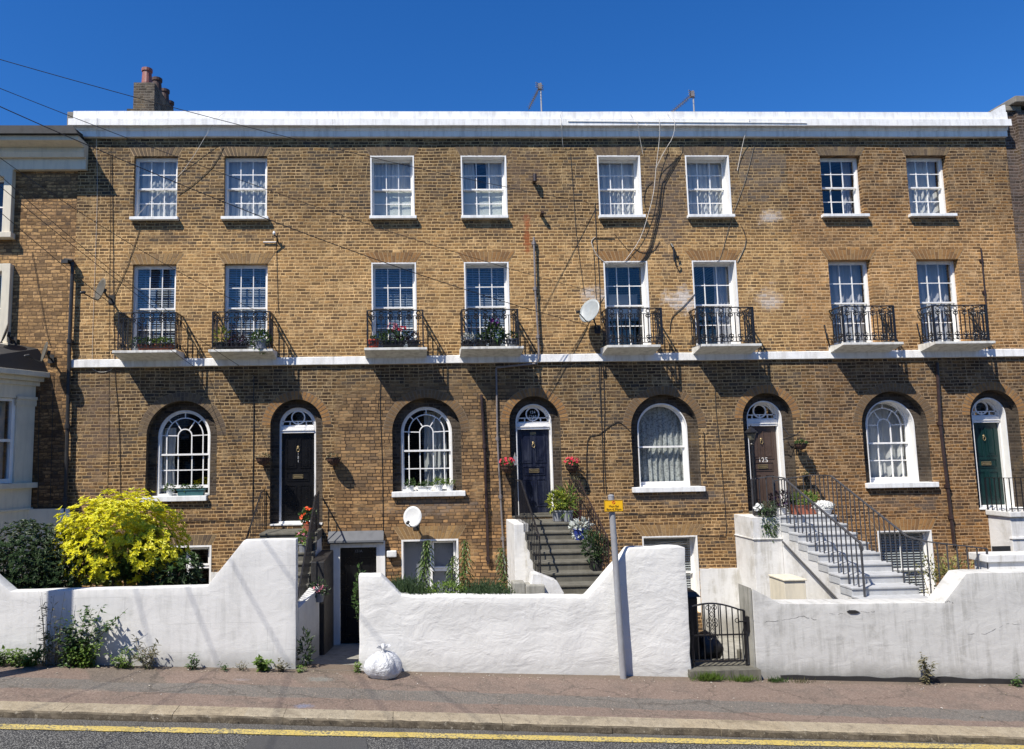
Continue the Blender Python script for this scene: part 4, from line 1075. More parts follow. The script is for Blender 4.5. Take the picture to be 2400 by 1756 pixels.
mb = MB(); mb.box(x0, x1, -.02, .16, z0-.04, z0+.055); mb.build('doorstep', CONC, H2)
cx0, cx1 = UX(768, 1268, -.16), UX(899, 1266, -.16); zc0, zc1 = UZ(830, 1270, -.16), UZ(830, 1245, -.04)
mb = MB(); pr = [(0, zc1), (-.20, zc0+.03), (-.205, zc0-.01), (-.10, zc0-.05), (0, zc0-.06)]
for k in range(4):
    a, b = pr[k], pr[k+1]; mb.quad((cx0, a[0], a[1]), (cx0, b[0], b[1]), (cx1, b[0], b[1]), (cx1, a[0], a[1]))
mb.add([(cx0, a, b) for a, b in pr], [[0,1,2,3,4]]); mb.add([(cx1, a, b) for a, b in pr], [[4,3,2,1,0]])
mb.build('door_canopy', LEAD, H2, recalc=True)
# white rendered plinths
def plinth(par, pa, pb, ptop, lab=None):
    mb = MB(); xa, xb = UX(*pa, -.03), UX(*pb, -.03); zt = UZ((pa[0]+pb[0])/2, ptop, -.03)
    n = 16; top = [(xa+(xb-xa)*i/n, zt+noise.noise(Vector((i*.8, xa, 2)))*.012) for i in range(n+1)]
    mb.prism([(xa, -1.2), (xb, -1.2)]+top[::-1], -.028, .01); mb.build('plinth', WALL_D, par)
plinth(H1, (494, 1350), (560, 1350), 1341)
plinth(H3, (1641, 1340), (1790, 1340), 1332)

# chimney stack on house 1 roof with its four pots
zt = UZ(337, 193.5, 3.); xa, xb = UX(312.5, 230, 3.), UX(361.5, 230, 3.)
mb = MB(); mb.box(xa, xb, 3., 5.5, 10.5, zt); mb.box(xa-.05, xb+.03, 2.96, 5.54, 10.5, UZ(337, 257, 3))
ch = mb.build('chimney', M_BRC, H1)
DKPOT = paint('dark_clay_pot', (.06,.032,.028), .7, .2, 6, .2); REDPOT = paint('red_clay_pot', (.27,.085,.065), .6, .2, 6, .2, (.5,.35,.32), .3)  # darker clay for the three rear pots
for i, yy in enumerate((3.18, 3.72, 4.4, 5.15)):
    mb = MB(); h = .50
    mb.lathe([(.16, 0), (.165, .05), (.145, .06), (.125, h-.10), (.15, h-.085), (.152, h), (.12, h+.002), (.115, h-.2)], (xa+.30+(.10 if i in (1, 2) else 0), yy, zt-.01), 14)
    mb.build('chimney_pot', REDPOT if i == 0 else DKPOT, ch, smooth=False)
# low felted roof edge seen beside the stack
mb = MB(); mb.box(xa-.25, xa-.02, 3.2, 3.5, 11.2, UZ(300, 255, 3.2)); mb.build('roof_vent', FELT, H1)
# a parapet raising for the chimney flashing, hidden roof
# pipes and clipped cables
pipe('drainpipe', PIPEB, H2, [(1128, 925), (1136, 1060), (1141, 1200), (1144, 1322)], .034, (.9, 1.9, 2.9))
pipe('drainpipe', PIPEG, H2, [(1163, 862), (1166, 1030), (1174, 1180), (1183, 1345)], .022, (.99, 1.9, 2.5), y=-.04)
pipe('drainpipe', PIPEG, H2, [(1251, 556), (1255, 690), (1262, 800), (1263, 838), (1258, 852), (1163, 862)], .024, (.1, .9, 1.9), y=-.085)
pipe('drainpipe', PIPEB, H4, [(2196, 850), (2204, 1000), (2222, 1150), (2236, 1275)], .037, (.95, 1.93, 2.5))
pipe('drainpipe', PIPEB, H4, [(2299, 582), (2304, 640), (2312, 730), (2318, 800)], .016, (.5, 1.5), y=-.035)
cable(H1, [(595, 880), (594.5, 1000), (592, 1206)], .016); cable(H1, [(592, 1218), (430, 1222), (400, 1220)], .009)
cable(H1, [(262, 360), (263, 430), (265, 545), (266, 700), (270, 880), (276, 950), (281, 1060), (282, 1175)], .010)
cable(H1, [(258, 360), (258, 540), (256, 700), (255, 1010), (252, 1120), (250, 1160)], .007)
cable(H1, [(225, 260, -.25), (226, 300, -.25), (226, 330, -.02), (228, 460), (220, 700), (216, 845), (222, 868), (245, 872), (265, 862), (267, 830)], .006, CABLEW)
cable(H1, [(526, 264, -.26), (500, 290, -.2), (430, 400), (345, 480), (316, 515)], .007, CABLEW)
cable(H1, [(524, 345), (498, 390), (455, 430), (418, 456)], .010); cable(H1, [(328, 535), (300, 620), (266, 695)], .010)
cable(H1, [(648, 590), (651, 700), (653, 735)], .008)
cable(H2, [(893, 870), (891, 960), (896, 1090), (898, 1246)], .010); cable(H2, [(897, 930), (888, 932), (886, 960)], .006)
for q in ([(1409, 840), (1408, 920), (1412, 1050), (1415, 1155)], [(1414, 845), (1417, 960), (1416, 1060), (1421, 1158)], [(1404, 845), (1405, 900), (1410, 1000)]): cable(H3, q, .011)
cable(H3, [(1376, 1150), (1377, 1033), (1404, 1018), (1442, 990), (1460, 995), (1478, 1012), (1482, 1014)], .012)
cable(H3, [(1676, 900), (1678, 960), (1690, 1080), (1700, 1200), (1702, 1252), (1690, 1256), (1640, 1256)], .010)
cable(H3, [(1648, 1016), (1650, 1020), (1654, 1110)], .010); cable(H3, [(1660, 1013), (1650, 1017)], .008)
cable(H3, [(1440, 1206), (1560, 1204), (1660, 1202), (1738, 1198), (1737, 1186)], .009)
cable(H3, [(1337, 360), (1343, 440), (1352, 560), (1370, 690)], .008)
cable(H3, [(1394, 475), (1398, 560), (1404, 640), (1408, 760)], .013); cable(H3, [(1388, 560), (1392, 600), (1397, 700)], .008)
cable(H3, [(1394, 558), (1440, 558)], .014); cable(H3, [(1395, 556), (1386, 568), (1400, 600), (1425, 620)], .012, CABLEW)
# black cable bundle down between the top windows and over the lintel
for k, (dx, r_) in enumerate(((0, .011), (4, .010), (-4, .008))):
    cable(H3, [(1590+dx*1.2, 366), (1560+dx, 420), (1552+dx, 430+k*10), (1546+dx, 490), (1540+dx, 515), (1530+dx, 560), (1516+dx, 600), (1500+dx, 617)], r_)
cable(H3, [(1540, 500), (1520, 504), (1510, 470), (1515, 440), (1530, 425)], .010)
cable(H3, [(1490, 606), (1470, 584), (1440, 548)], .007); cable(H3, [(1546, 565), (1530, 588), (1505, 592), (1488, 583)], .010)
cable(H3, [(1738, 530), (1748, 556), (1745, 580), (1728, 615)], .014, label='thick black cable curling down beside the right-hand upper window'); cable(H3, [(1768, 340), (1748, 420), (1730, 470), (1712, 520), (1690, 600), (1680, 614)], .008)
cable(H3, [(1628, 690), (1600, 720), (1575, 745), (1570, 780)], .012)
mb = MB()
for pts in ([(1578, 580), (1585, 598), (1592, 608), (1590, 600)], [(1578, 580), (1580, 610), (1588, 626), (1593, 622), (1592, 616)]): mb.tube([V3(x, y, -.06) for x, y in pts], .016, 6)
mb.tube([V3(1578, 580, -.06), V3(1573, 572, -.02)], .03, 6); mb.build('iron_bracket', BLACK, H3)
# white trunking along the cornice, white aerial leads over the parapet
mb = MB(); a, b = V3(1331, 284.5, -.246), V3(1890, 288.5, -.246); mb.bar(a, b, .028, .018); mb.build('cable_trunking', WHITE, H3)
for q in ([(1311, 265, -.15), (1316, 290, -.26), (1318, 330, -.1), (1320, 345, -.03)], [(1477, 266, -.15), (1494, 290, -.26), (1499, 320, -.14), (1507, 362, -.03)],
          [(1540, 267, -.15), (1546, 290, -.27), (1545, 330, -.2), (1538, 390, -.12), (1532, 450, -.1), (1520, 500, -.1), (1500, 560, -.06), (1470, 605, -.03), (1463, 612, -.02)],
          [(1564, 266, -.15), (1581, 285, -.27), (1577, 320, -.22), (1560, 350, -.17), (1545, 378, -.12), (1537, 395, -.12)], [(1506, 268, -.15), (1515, 295, -.26)],
          [(1757, 279, -.26), (1745, 320, -.12), (1735, 365, -.04), (1728, 400, -.03)]):
    cable(H3, q, .010, CABLEW)
# iron stays beside the right-hand balconies
for a, b, c in (((1932, 762), (1938, 792), (1974, 806)), ((2149, 758), (2155, 786), (2190, 804))):
    mb = MB(); mb.tube([V3(*a, -.10), V3(*b, -.12), V3(a[0]+14, 815, -.05)], .016, 6); mb.tube([V3(*b, -.12), V3(*c, -.54)], .012, 6); mb.build('iron_stay', BLACK, H4)
mb = MB(); zq = UZ(166, 264, .2); mb.box(UX(159, 280, .2), HX[0]-.105, .15, .8, zq-.36, zq); mb.build('parapet_return', COPING, H1, bevel=.02)
# soil vents through the wall
for px, py in ((1251, 428), (1269, 505)):
    p = V3(px, py, 0); mb = MB()
    mb.tube([p+Vector((0, .02, 0)), p+Vector((0, -.13, 0)), p+Vector((.0, -.16, .03))], .045, 8)
    if py == 428: mb.tube([p+Vector((0, -.15, -.03)), p+Vector((0, -.15, .15))], .05, 8)
    mb.build('vent_pipe', PIPEB, H2)
# ------------------------------------------------------------------ neighbour on the left: brick front, stuccoed bay, deep eaves
YL = .03
xr = HX[0]-GAP; xl = -13.5
LN = thing('neighbour_house', (xl/2+xr/2, 0, .3), 'older brick house with stuccoed bay and deep white eaves at the left edge', 'house')
zte = UZ(90, 316, YL)
holes = [rect_loop(-10.8, UX(14, 480), UZ(10, 545), UZ(10, 405)), rect_loop(-10.8, UX(8, 700), UZ(4, 800), UZ(4, 632))]
mb = MB(); mb.sheet(rect_loop(xl, xr, -1.2, zte), YL, holes)
for L in holes:
    for i in range(4):
        a, b = L[i], L[(i+1) % 4]; mb.quad((a[0],YL,a[1]), (a[0],.3,a[1]), (b[0],.3,b[1]), (b[0],YL,b[1]))
mb.quad((xl,YL,-1.2), (xl,YL,zte), (xl,8,zte), (xl,8,-1.2)); mb.quad((xr,YL,-1.2), (xr,8,-1.2), (xr,8,zte), (xr,YL,zte)); mb.quad((xl,8,-1.2), (xl,8,zte), (xr,8,zte), (xr,8,-1.2)); mb.quad((xl,YL,zte), (xr,YL,zte), (xr,8,zte), (xl,8,zte))
mb.build('wall', M_BRL, LN)
xe = UX(187, 345, -.45)
q = .60
pr = [(YL, UZ(150, 397, -.10)), (-.10, UZ(150, 397, -.10)), (-.11, UZ(150, 371, -.11)), (-.20, UZ(150, 368, -.2)), (-.24, UZ(150, 356, -.24)), (-.22, UZ(150, 345, -.22)), (-.50, UZ(150, 331, -.5)), (-.55, UZ(150, 328, -.55)), (-.555, UZ(150, 317, -.555)), (.1, UZ(150, 317, -.555))]
mb = MB()
for k in range(len(pr)):
    a, b = pr[k], pr[(k+1) % len(pr)]; ins = lambda p: xe-.0
    mb.quad((xl, a[0], a[1]), (xl, b[0], b[1]), (xe, b[0], b[1]), (xe, a[0], a[1]))
mb.add([(xe, a, b) for a, b in pr], [list(range(len(pr)))[::-1]])
mb.build('eaves_cornice', CREAM, LN, recalc=True)
zg = UZ(150, 317, -.56)
mb = MB(); mb.prism([(xl, zg), (xe+.03, zg), (xe-.10, zg+.19), (xl, zg+.19)], -.66, -.50); mb.build('gutter', GUTB, LN)
mb = MB(); mb.add([(xl,-.5,zg+.19), (xe-.1,-.5,zg+.19), (xe-.1,4.2,zg+.6), (xl,4.2,zg+.6), (xe-.1,4.2,zg), (xe-.1,-.5,zg)], [[0,1,2,3],[1,5,4,2]]); mb.build('roof', FELT, LN)
for (xw, zb, zt) in ((UX(27, 480, -.1), UZ(10, 556, -.1), UZ(10, 397, -.1)), (UX(22, 700, -.1), UZ(4, 815, -.1), UZ(4, 618, -.1))):
    mb = MB(); mb.box(xw-.19, xw, -.12, .2, zb, zt); mb.box(xw-1.7, xw-.19, -.11, .2, zt-.18, zt); mb.box(xw-1.7, xw+.05, -.17, .1, zb-.02, zb+.11)
    w_ = mb.build('window', CREAM, LN, bevel=.012)
    mb = MB(); sash_bars(mb, xw-1.5, xw-.19, zb+.1, zt-.18, .10, .14, 1, 2, .05, .05, .07, .03); mb.build('sash', WHITE, w_)
    mb = MB(); mb.quad((xw-1.5,.12,zb), (xw-.2,.12,zb), (xw-.2,.12,zt), (xw-1.5,.12,zt)); mb.build('pane', GLASS, w_)
# canted bay: the side that faces the camera
p0 = Vector((UX(78, 1010, -.02), -.02, 0)); dr_ = Vector((-.5, -.95, 0)).normalized(); n_ = Vector((-dr_.y, dr_.x, 0)); n_ = n_ if n_.x > 0 else -n_
def bayface(mb, s0, s1, z0, z1, off0, off1):
    P = [p0+dr_*s+n_*o for s in (s0, s1) for o in (off0, off1)]
    mb.add([(P[i].x, P[i].y, z) for z in (z0, z1) for i in (0, 1, 3, 2)], [[0,1,2,3],[4,7,6,5],[0,4,5,1],[1,5,6,2],[2,6,7,3],[3,7,4,0]])
LB = 1.9; zs0, zs1 = UZ(60, 1132, -.3), UZ(60, 934, -.3); ztop = UZ(70, 880, -.3)
mb = MB()
bayface(mb, -.02, .42, zs0, zs1, -.25, 0); bayface(mb, -.02, LB, zs1, ztop, -.25, 0); bayface(mb, -.02, LB, -1, zs0-.12, -.25, 0); bayface(mb, 1.35, LB, zs0, zs1, -.25, 0)
mb.box(p0.x-4, p0.x-1.0, -1.75, -1.6, -1, ztop)
bay = mb.build('bay', CREAM, LN, recalc=True)
mb = MB(); bayface(mb, -.10, LB, zs0-.12, zs0, -.3, .10); mb.build('bay_sill', CREAM, bay, recalc=True, bevel=.01)
mb = MB(); bayface(mb, -.04, .45, zs1-.16, zs1+.05, -.1, .02); bayface(mb, -.04, .45, zs1-.02, zs1+.05, -.1, .05); bayface(mb, -.04, .45, zs1-.12, zs1-.08, -.1, .03); mb.build('bay_capital', CREAM, bay, recalc=True)
mb = MB(); bayface(mb, -.05, LB+.05, UZ(70,1192,-.3)-.05, UZ(70,1192,-.3), -.3, .04); mb.build('bay_moulding', CREAM, bay, recalc=True, bevel=.01)
mb = MB()
for z0, z1, o in ((ztop-.22, ztop-.12, .05), (ztop-.12, ztop-.02, .13), (ztop-.02, ztop+.10, .24)): bayface(mb, -.10-o*.6, LB+.2, z0, z1, -.3, o)
mb.build('bay_cornice', CREAM, bay, recalc=True, bevel=.012)
mb = MB(); zr = ztop+.10
P = [p0+dr_*-.25+n_*.2, p0+dr_*(LB+.2)+n_*.2]
mb.add([(p0.x+.02, 0, zr+.55), (P[0].x, P[0].y, zr), (P[1].x, P[1].y, zr), (p0.x-4, P[1].y, zr), (p0.x-4, 0, zr+.55), (p0.x-.9, 0, zr+.75)], [[0,1,2,5],[2,3,4,5]]); mb.build('bay_roof', FELT, bay)
mb = MB(); bayface(mb, .42, .50, zs0+.005, zs1-.005, -.16, -.05); bayface(mb, 1.28, 1.345, zs0+.005, zs1-.005, -.16, -.05); bayface(mb, .50, 1.28, zs0+.005, zs0+.10, -.16, -.06); bayface(mb, .50, 1.28, zs1-.07, zs1-.005, -.16, -.06); bayface(mb, .50, 1.28, (zs0+zs1)/2-.03, (zs0+zs1)/2+.03, -.15, -.055)
bw = mb.build('bay_window', WHITE, bay, recalc=True)
mb = MB(); bayface(mb, .48, 1.3, zs0+.06, zs1-.05, -.13, -.12); mb.build('pane', GLASS, bw, recalc=True)
mb = MB(); bayface(mb, .48, 1.3, zs0, zs1, -.32, -.31); mb.build('curtain', NET, bw, recalc=True)
mb = MB(); mb.prism([(UX(50,1210,-.04), -.8), (UX(162,1210,-.04), -.8), (UX(162,1200,-.04), UZ(100,1193,-.04)), (UX(50,1200,-.04), UZ(100,1193,-.04))], -.06, .02); mb.build('plinth', CREAM, LN)
pipe('drainpipe', POTK, LN, [(170.5, 616), (163, 800), (158, 1000), (153, 1190), (148, 1320)], .045, (.02, 1.0, 2.0, 2.9), y=-.10)
mb = MB(); mb.tube([V3(171, 614, -.10), V3(168, 611, -.16), V3(150, 609, -.2)], .04, 8); mb.box(UX(151,615,-.2)-.05, UX(151,615,-.2)+.1, -.26, -.14, UZ(150,615,-.2)-.03, UZ(150,615,-.2)+.05); mb.build('hopper', POTK, LN)
pipe('drainpipe', POTW, LN, [(146, 1192), (143, 1330)], .045, (.1, .6), y=-.13); pipe('drainpipe', POTW, LN, [(158, 1192), (156, 1330)], .05, (.1, .6), y=-.13)
cable(LN, [(92, 920), (90, 1060), (89, 1195)], .012, y=.01); cable(LN, [(125, 880), (121, 1060), (117, 1195)], .010, y=.01); cable(LN, [(75, 590), (88, 660), (102, 740), (112, 790), (118, 810)], .009, y=.01)

# neighbour on the right: dark sooty brick pier standing a little proud
xl2 = HX[4]+GAP
RN = thing('neighbour_house', (xl2+2, 0, -.6), 'dark sooty brick house with stone parapet coping at the right edge', 'house')
zt = UZ(2390, 262, 0)
mb = MB(); zj = UZ(2390, 905, 0)
mb.box(xl2, xl2+5, .02, 8, -1.5, zt); mb.box(xl2+.28, xl2+5, -.10, .018, zj+.4, zt-.02)
mb.build('wall', M_BRR, RN)
mb = MB(); mb.box(xl2-.12, xl2+.45, -.05, .7, zt+.003, zt+.13); mb.box(xl2+.15, xl2+5, -.25, .7, zt+.14, zt+.30); mb.build('parapet_coping', COPING, RN, bevel=.02)
mb = MB(); mb.box(xl2-.33, xl2+5, -.11, .01, zj-.2, zj+.1) if False else mb.box(xl2+.0, xl2+5, -.075, .015, Z_STR0, Z_STR1); mb.build('string_course', STUCCO, RN)

# ------------------------------------------------------------------ garden walls
def garden_wall(name, label, pts, th, mat, ybase=-4.3, lump=.012, bev=.03, bottom=None):
    """pts: top outline in photograph points at the front face, left to right; foot follows the pavement"""
    T = [U(px, py, ybase) for px, py in pts]
    xs = [T[0][0]]
    n_all = []
    for i in range(len(T)-1):
        L = math.hypot(T[i+1][0]-T[i][0], T[i+1][1]-T[i][1]); k = max(1, int(L/.16))
        for j in range(k): n_all.append((T[i][0]+(T[i+1][0]-T[i][0])*j/k, T[i][1]+(T[i+1][1]-T[i][1])*j/k))
    n_all.append(T[-1])
    rows = 9; mb = MB(); W = len(n_all)
    nz = lambda x, z, s: noise.noise(Vector((x*1.6, z*1.9, s)))*.6+noise.noise(Vector((x*4.1, z*4.1, s+7)))*.4
    x_first, x_last = n_all[0][0], n_all[-1][0]
    for (yy, sg) in ((ybase, 1), (ybase+th, -1)):
        for r_ in range(rows+1):
            for i, (x, z) in enumerate(n_all):
                zb = gz(x)-.12; zz = zb+(z-zb)*r_/rows
                e = nz(x, zz, 1 if sg > 0 else 30)*lump
                rnd = 0
                if r_ == rows: zz -= .0; e += .0
                xx = x+ (noise.noise(Vector((zz*2.1, x_first, 4)))*lump*.8 if i in (0, W-1) else 0)
                zz += (noise.noise(Vector((x*2.3, 9, 1)))*lump*.9 if r_ == rows else 0)
                mb.v.append((xx, yy+e*sg*-1*0+e, zz))
    N = (rows+1)*W
    for s in (0, 1):
        for r_ in range(rows):
            for i in range(W-1):
                a = s*N+r_*W+i; f = [a, a+1, a+W+1, a+W]
                mb.f.append(f if s == 0 else f[::-1]); mb.mi.append(0)
    for i in range(W-1):
        a = rows*W+i; mb.f.append([a, a+1, N+a+1, N+a]); mb.mi.append(0)
    for r_ in range(rows):
        a = r_*W; mb.f.append([a, a+W, N+a+W, N+a]); mb.mi.append(0)
        a = r_*W+W-1; mb.f.append([a, N+a, N+a+W, a+W]); mb.mi.append(0)
    me_o = mb.build(name, mat, None, bevel=bev*.5, recalc=True)
    me_o.data.polygons.foreach_set('use_smooth', [True]*len(me_o.data.polygons))
    me_o.data.set_sharp_from_angle(angle=math.radians(50))
    tag(me_o, label, 'garden wall'); return me_o
garden_wall('garden_wall', 'white rendered garden wall with sloped shoulder and a vertical pole shadow, behind the weeds', [(-330,1300), (-70,1305), (0,1366), (24,1387), (250,1381), (485,1375), (571,1267), (694,1264)], .25, WALL_A, lump=.008)
garden_wall('garden_wall', 'lumpy white rendered garden wall behind the rubbish bag and sign pole', [(841,1349), (892,1348), (940,1398), (1160,1399), (1376,1401), (1462,1302), (1476,1285), (1606,1283)], .33, WALL_B, lump=.030, bev=.05)
WR = garden_wall('garden_wall', 'stained and cracked white rendered garden wall right of the iron gate', [(1762,1380), (1768,1382), (1829,1416), (2000,1415), (2213,1413), (2264,1346), (2290,1343), (2460,1341), (2700,1345)], .42, WALL_C, lump=.007, bev=.014)
# its tarred foot, cracks and a hole where a brick is out
mb = MB(); xs = [UX(1830,1600,-4.3)+i*.12 for i in range(60)]
for i in range(59):
    a, b = xs[i], xs[i+1]; h = lambda x: gz(x)+.06+.035*noise.noise(Vector((x*1.9, 2, 2)))+.012*(x-6)*.5
    mb.prism([(a, gz(a)-.1), (b, gz(b)-.1), (b, h(b)), (a, h(a))], -4.335, -4.28)
mb.build('tarred_foot', FELT, WR, world=True)
def crack(par, pts, w=.0045):
    mb = MB(); q = random.Random(len(pts)); P = []
    for i in range(len(pts)-1):
        for k in range(6):
            t = k/6; P.append((pts[i][0]+(pts[i+1][0]-pts[i][0])*t, pts[i][1]+(pts[i+1][1]-pts[i][1])*t+q.uniform(-1.6, 1.6)))
    for i in range(len(P)-1):
        a, b = U(*P[i], -4.312), U(*P[i+1], -4.312); mb.bar((a[0], -4.299, a[1]), (b[0], -4.299, b[1]), .005, q.uniform(.2, 1)*w) if q.random() < .8 else None
    mb.build('crack', FELT, par)
crack(WR, [(1945,1438), (1970,1440), (1990,1432), (2030,1436), (2055,1434)]); crack(WR, [(1765,1455), (1800,1458), (1850,1452), (1885,1445), (1920,1456)], .006); crack(WR, [(2260,1488), (2310,1486), (2360,1464), (2400,1462)], .006); crack(WR, [(2214,1412), (2225,1410), (2240,1415)], .007)
mb = MB(); hp = [U(px, py, -4.3) for px, py in ((1984,1433), (1990,1430), (2004,1430), (2014,1434), (2006,1438), (1992,1438))]; mb.prism(hp[::-1], -4.318, -4.29); mb.build('brick_hole', POTK, WR)
# plain end pier of that wall, bare cement
mb = MB(); xp1 = UX(1762,1400,-4.3); mb.prism([(xp1-.03, gz(6)-.2), (xp1-.004, gz(6)-.2), (xp1-.004, UZ(1755,1379,-4.3)), (xp1-.03, UZ(1750,1378,-4.3))], -4.30, -3.86)
mb.build('cement_end', CONC, WR)
# curved flank wall inside the passage, left
def thing1(mb, name, mat, label, cat, **k): return tag(mb.build(name, mat, None, **k), label, cat)
mb = MB(); n = 14; prof = []
zt0, zt1 = UZ(702, 1425, -4.0), UZ(752, 1375, -2.4)
xq = lambda y: -1.90+(y+4.04)*.10
for i in range(n+1):
    t = i/n; prof.append((-4.04+1.65*t, zt0+(zt1-zt0)*(t**2.0)))
for i in range(n):
    (ya_, za_), (yb_, zb_) = prof[i], prof[i+1]
    for o_ in (0, -.18): mb.quad((xq(ya_)+o_, ya_, -.9), (xq(yb_)+o_, yb_, -.9), (xq(yb_)+o_, yb_, zb_), (xq(ya_)+o_, ya_, za_))
    mb.quad((xq(ya_), ya_, za_), (xq(yb_), yb_, zb_), (xq(yb_)-.18, yb_, zb_), (xq(ya_)-.18, ya_, za_))
for (y_, z_) in (prof[0], prof[-1]): mb.quad((xq(y_), y_, -.9), (xq(y_)-.18, y_, -.9), (xq(y_)-.18, y_, z_), (xq(y_), y_, z_))
thing1(mb, 'flank_wall', WALL_A, 'low white wall with a swept curved top inside the dark passage', 'garden wall', recalc=True, smooth=False)

# ------------------------------------------------------------------ front steps
def steps(label, X0, X1, ztop, yl, n, rise, go, mat, side_mat, lowy=-3.95, body=True, sidepanel=False):
    T = thing('front_steps', ((X0+X1)/2, -2, 0), label, 'steps')
    mb = MB(); zz, yy = ztop, yl; q = random.Random(int(X0*10))
    def tread(y0, y1, z):
        zz_ = z+q.uniform(-.003, .003)
        mb.box(X0-.012, X1+.012, y0+.012, y1+.002, z-rise-.02, zz_-.045); mb.box(X0-.02, X1+.02, y0-.012, y1+.004, zz_-.044, zz_)
    tread(yl, .0, ztop)
    pts = [(0, ztop-.05), (yl, ztop-.05)]
    for i in range(n):
        zn = zz-rise; pts += [(yy, zn-.05)]
        tread(yy-go, yy+.03, zn); yy -= go; pts += [(yy, zn-.05)]; zz = zn
        if yy < lowy: break
    st = mb.build('treads', mat, T, bevel=.012)
    mb = MB(); P = [(a+(.06 if a < 0 else 0), b-.02) for a, b in pts]+[(yy+.06, -1.0), (0, -1.0)]
    tr = tessellate_polygon([[Vector((a, b, 0)) for a, b in P]])
    for x in (X0, X1):
        b_ = len(mb.v); mb.v += [(x, a, c) for a, c in P]
        for t_ in tr: mb.f.append([b_+i for i in t_]); mb.mi.append(0)
    for i in range(len(P)):
        a, c = P[i], P[(i+1) % len(P)]; mb.quad((X0, *a), (X0, *c), (X1, *c), (X1, *a))
    mb.cur = 0
    bd_ = mb.build('stair_body', side_mat, T, recalc=True)
    return T, yy, zz
def railing(par, name, A, pts, nb, mat, r=.011, top=.032, scroll=False, foot=None):
    "pts: top-rail points in 3-D; balusters drop to foot(y) or a given depth"
    P = [Vector(p) for p in pts]; mb = MB()
    for i in range(len(P)-1): mb.bar(P[i], P[i+1], top, top*.55)
    L = [0]
    for i in range(len(P)-1): L.append(L[-1]+(P[i+1]-P[i]).length)
    for k in range(nb+1):
        s = L[-1]*k/nb
        i = max(j for j in range(len(L)) if L[j] <= s+1e-6); i = min(i, len(P)-2)
        p = P[i].lerp(P[i+1], (s-L[i])/max(1e-6, L[i+1]-L[i])); zf_ = foot(p)
        rr = r*1.6 if k in (0, nb) else r
        mb.bar((p.x, p.y, zf_), (p.x, p.y, p.z), rr*1.7)
    if scroll:
        e = P[-1]; d = (P[-1]-P[-2]).normalized(); n2 = Vector((0, 0, 1)); 
        mb.tube([e+d*(.06*math.sin(a))+Vector((0, 0, -.06+.06*math.cos(a))) for a in [k*.45 for k in range(12)]], .015, 6)
    return mb.build(name, mat, par)

# steps to the black door, mostly hidden behind the left wall
sx0, sx1 = SPEC[0]['cxD']-.62, SPEC[0]['cxD']+.58
zl1 = SPEC[0]['zD0']-.10
T1, _, _ = steps('concrete steps with black railings up to the black front door numbered 121', sx0, sx1, zl1, -1.0, 9, .17, .30, STEPG, WALL_A)
f1 = lambda p: max(.1, zl1 if p.y > -1.0 else zl1-.17*(1+int((-1.0-p.y)/.30)))
a = V3(620, 1147, -.05)
a2 = V3(577, 1265, -2.0)
railing(T1, 'railing', None, [(a.x, -.03, a.z), (a.x-.01, -.40, a.z-.06), (a2.x, -2.0, a2.z), (a2.x, -3.0, a2.z-.6)], 18, BLACK, r=.006, top=.03, foot=f1)
b = V3(747, 1152, -.05)
railing(T1, 'railing', None, [(b.x, -.03, b.z), (b.x+.03, -.95, b.z-.06), (sx1-.02, -3.7, b.z-1.75)], 24, BLACK, r=.009, foot=f1)
# dark block flanking the steps, out over the passage
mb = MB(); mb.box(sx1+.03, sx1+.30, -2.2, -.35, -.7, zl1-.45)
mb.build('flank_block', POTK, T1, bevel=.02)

# steps to the navy door
Xa, Xb = UX(1262, 1226, -1.1), UX(1352, 1226, -1.1)
zl2 = UZ(1300, 1226, -1.1)
Xa2 = UX(1236, 1290, -1.3)
T2, y2, z2 = steps('worn grey concrete steps with iron railings and plant pots up to the navy front door', Xa-.30, Xb+.12, zl2, -1.05, 8, .158, .35, STEPG, WALL_D)
xL = Xa-.34
mb = MB(); pz = UZ(1220, 1228, -1.2); mb.box(UX(1205,1280,-1.2), UX(1240,1280,-1.2), -1.25, -.0, -.8, pz); mb.build('landing_pier', WALL_D, T2, bevel=.012)
mb = MB(); 
for i in range(7):
    y_ = -1.05-.35*i; z_ = zl2-.158*i-.06; mb.box(Xa-.33, Xa-.12, y_-.35, y_+.0, z_-.36, z_-.1)
f2 = lambda p: zl2 if p.y > -1.05 else zl2-.158*(1+int((-1.05-p.y)/.35))
ra = V3(1204, 1132, -.05); rb = V3(1222, 1127, -1.05)
e = V3(1308, 1320, -3.0)
railing(T2, 'railing', None, [(xL, -.05, rb.z), (xL, -1.0, rb.z), (xL+.0, -3.1, rb.z-.158*6.2)], 16, BLACK, r=.0085, foot=f2)
xR = Xb+.10; rr = V3(1352, 1146, -.6)
railing(T2, 'railing', None, [(xR, -.05, rb.z-.02), (xR, -1.0, rb.z-.02), (xR, -3.2, rb.z-.158*6.4)], 18, PIPEB, r=.008, top=.024, foot=f2)
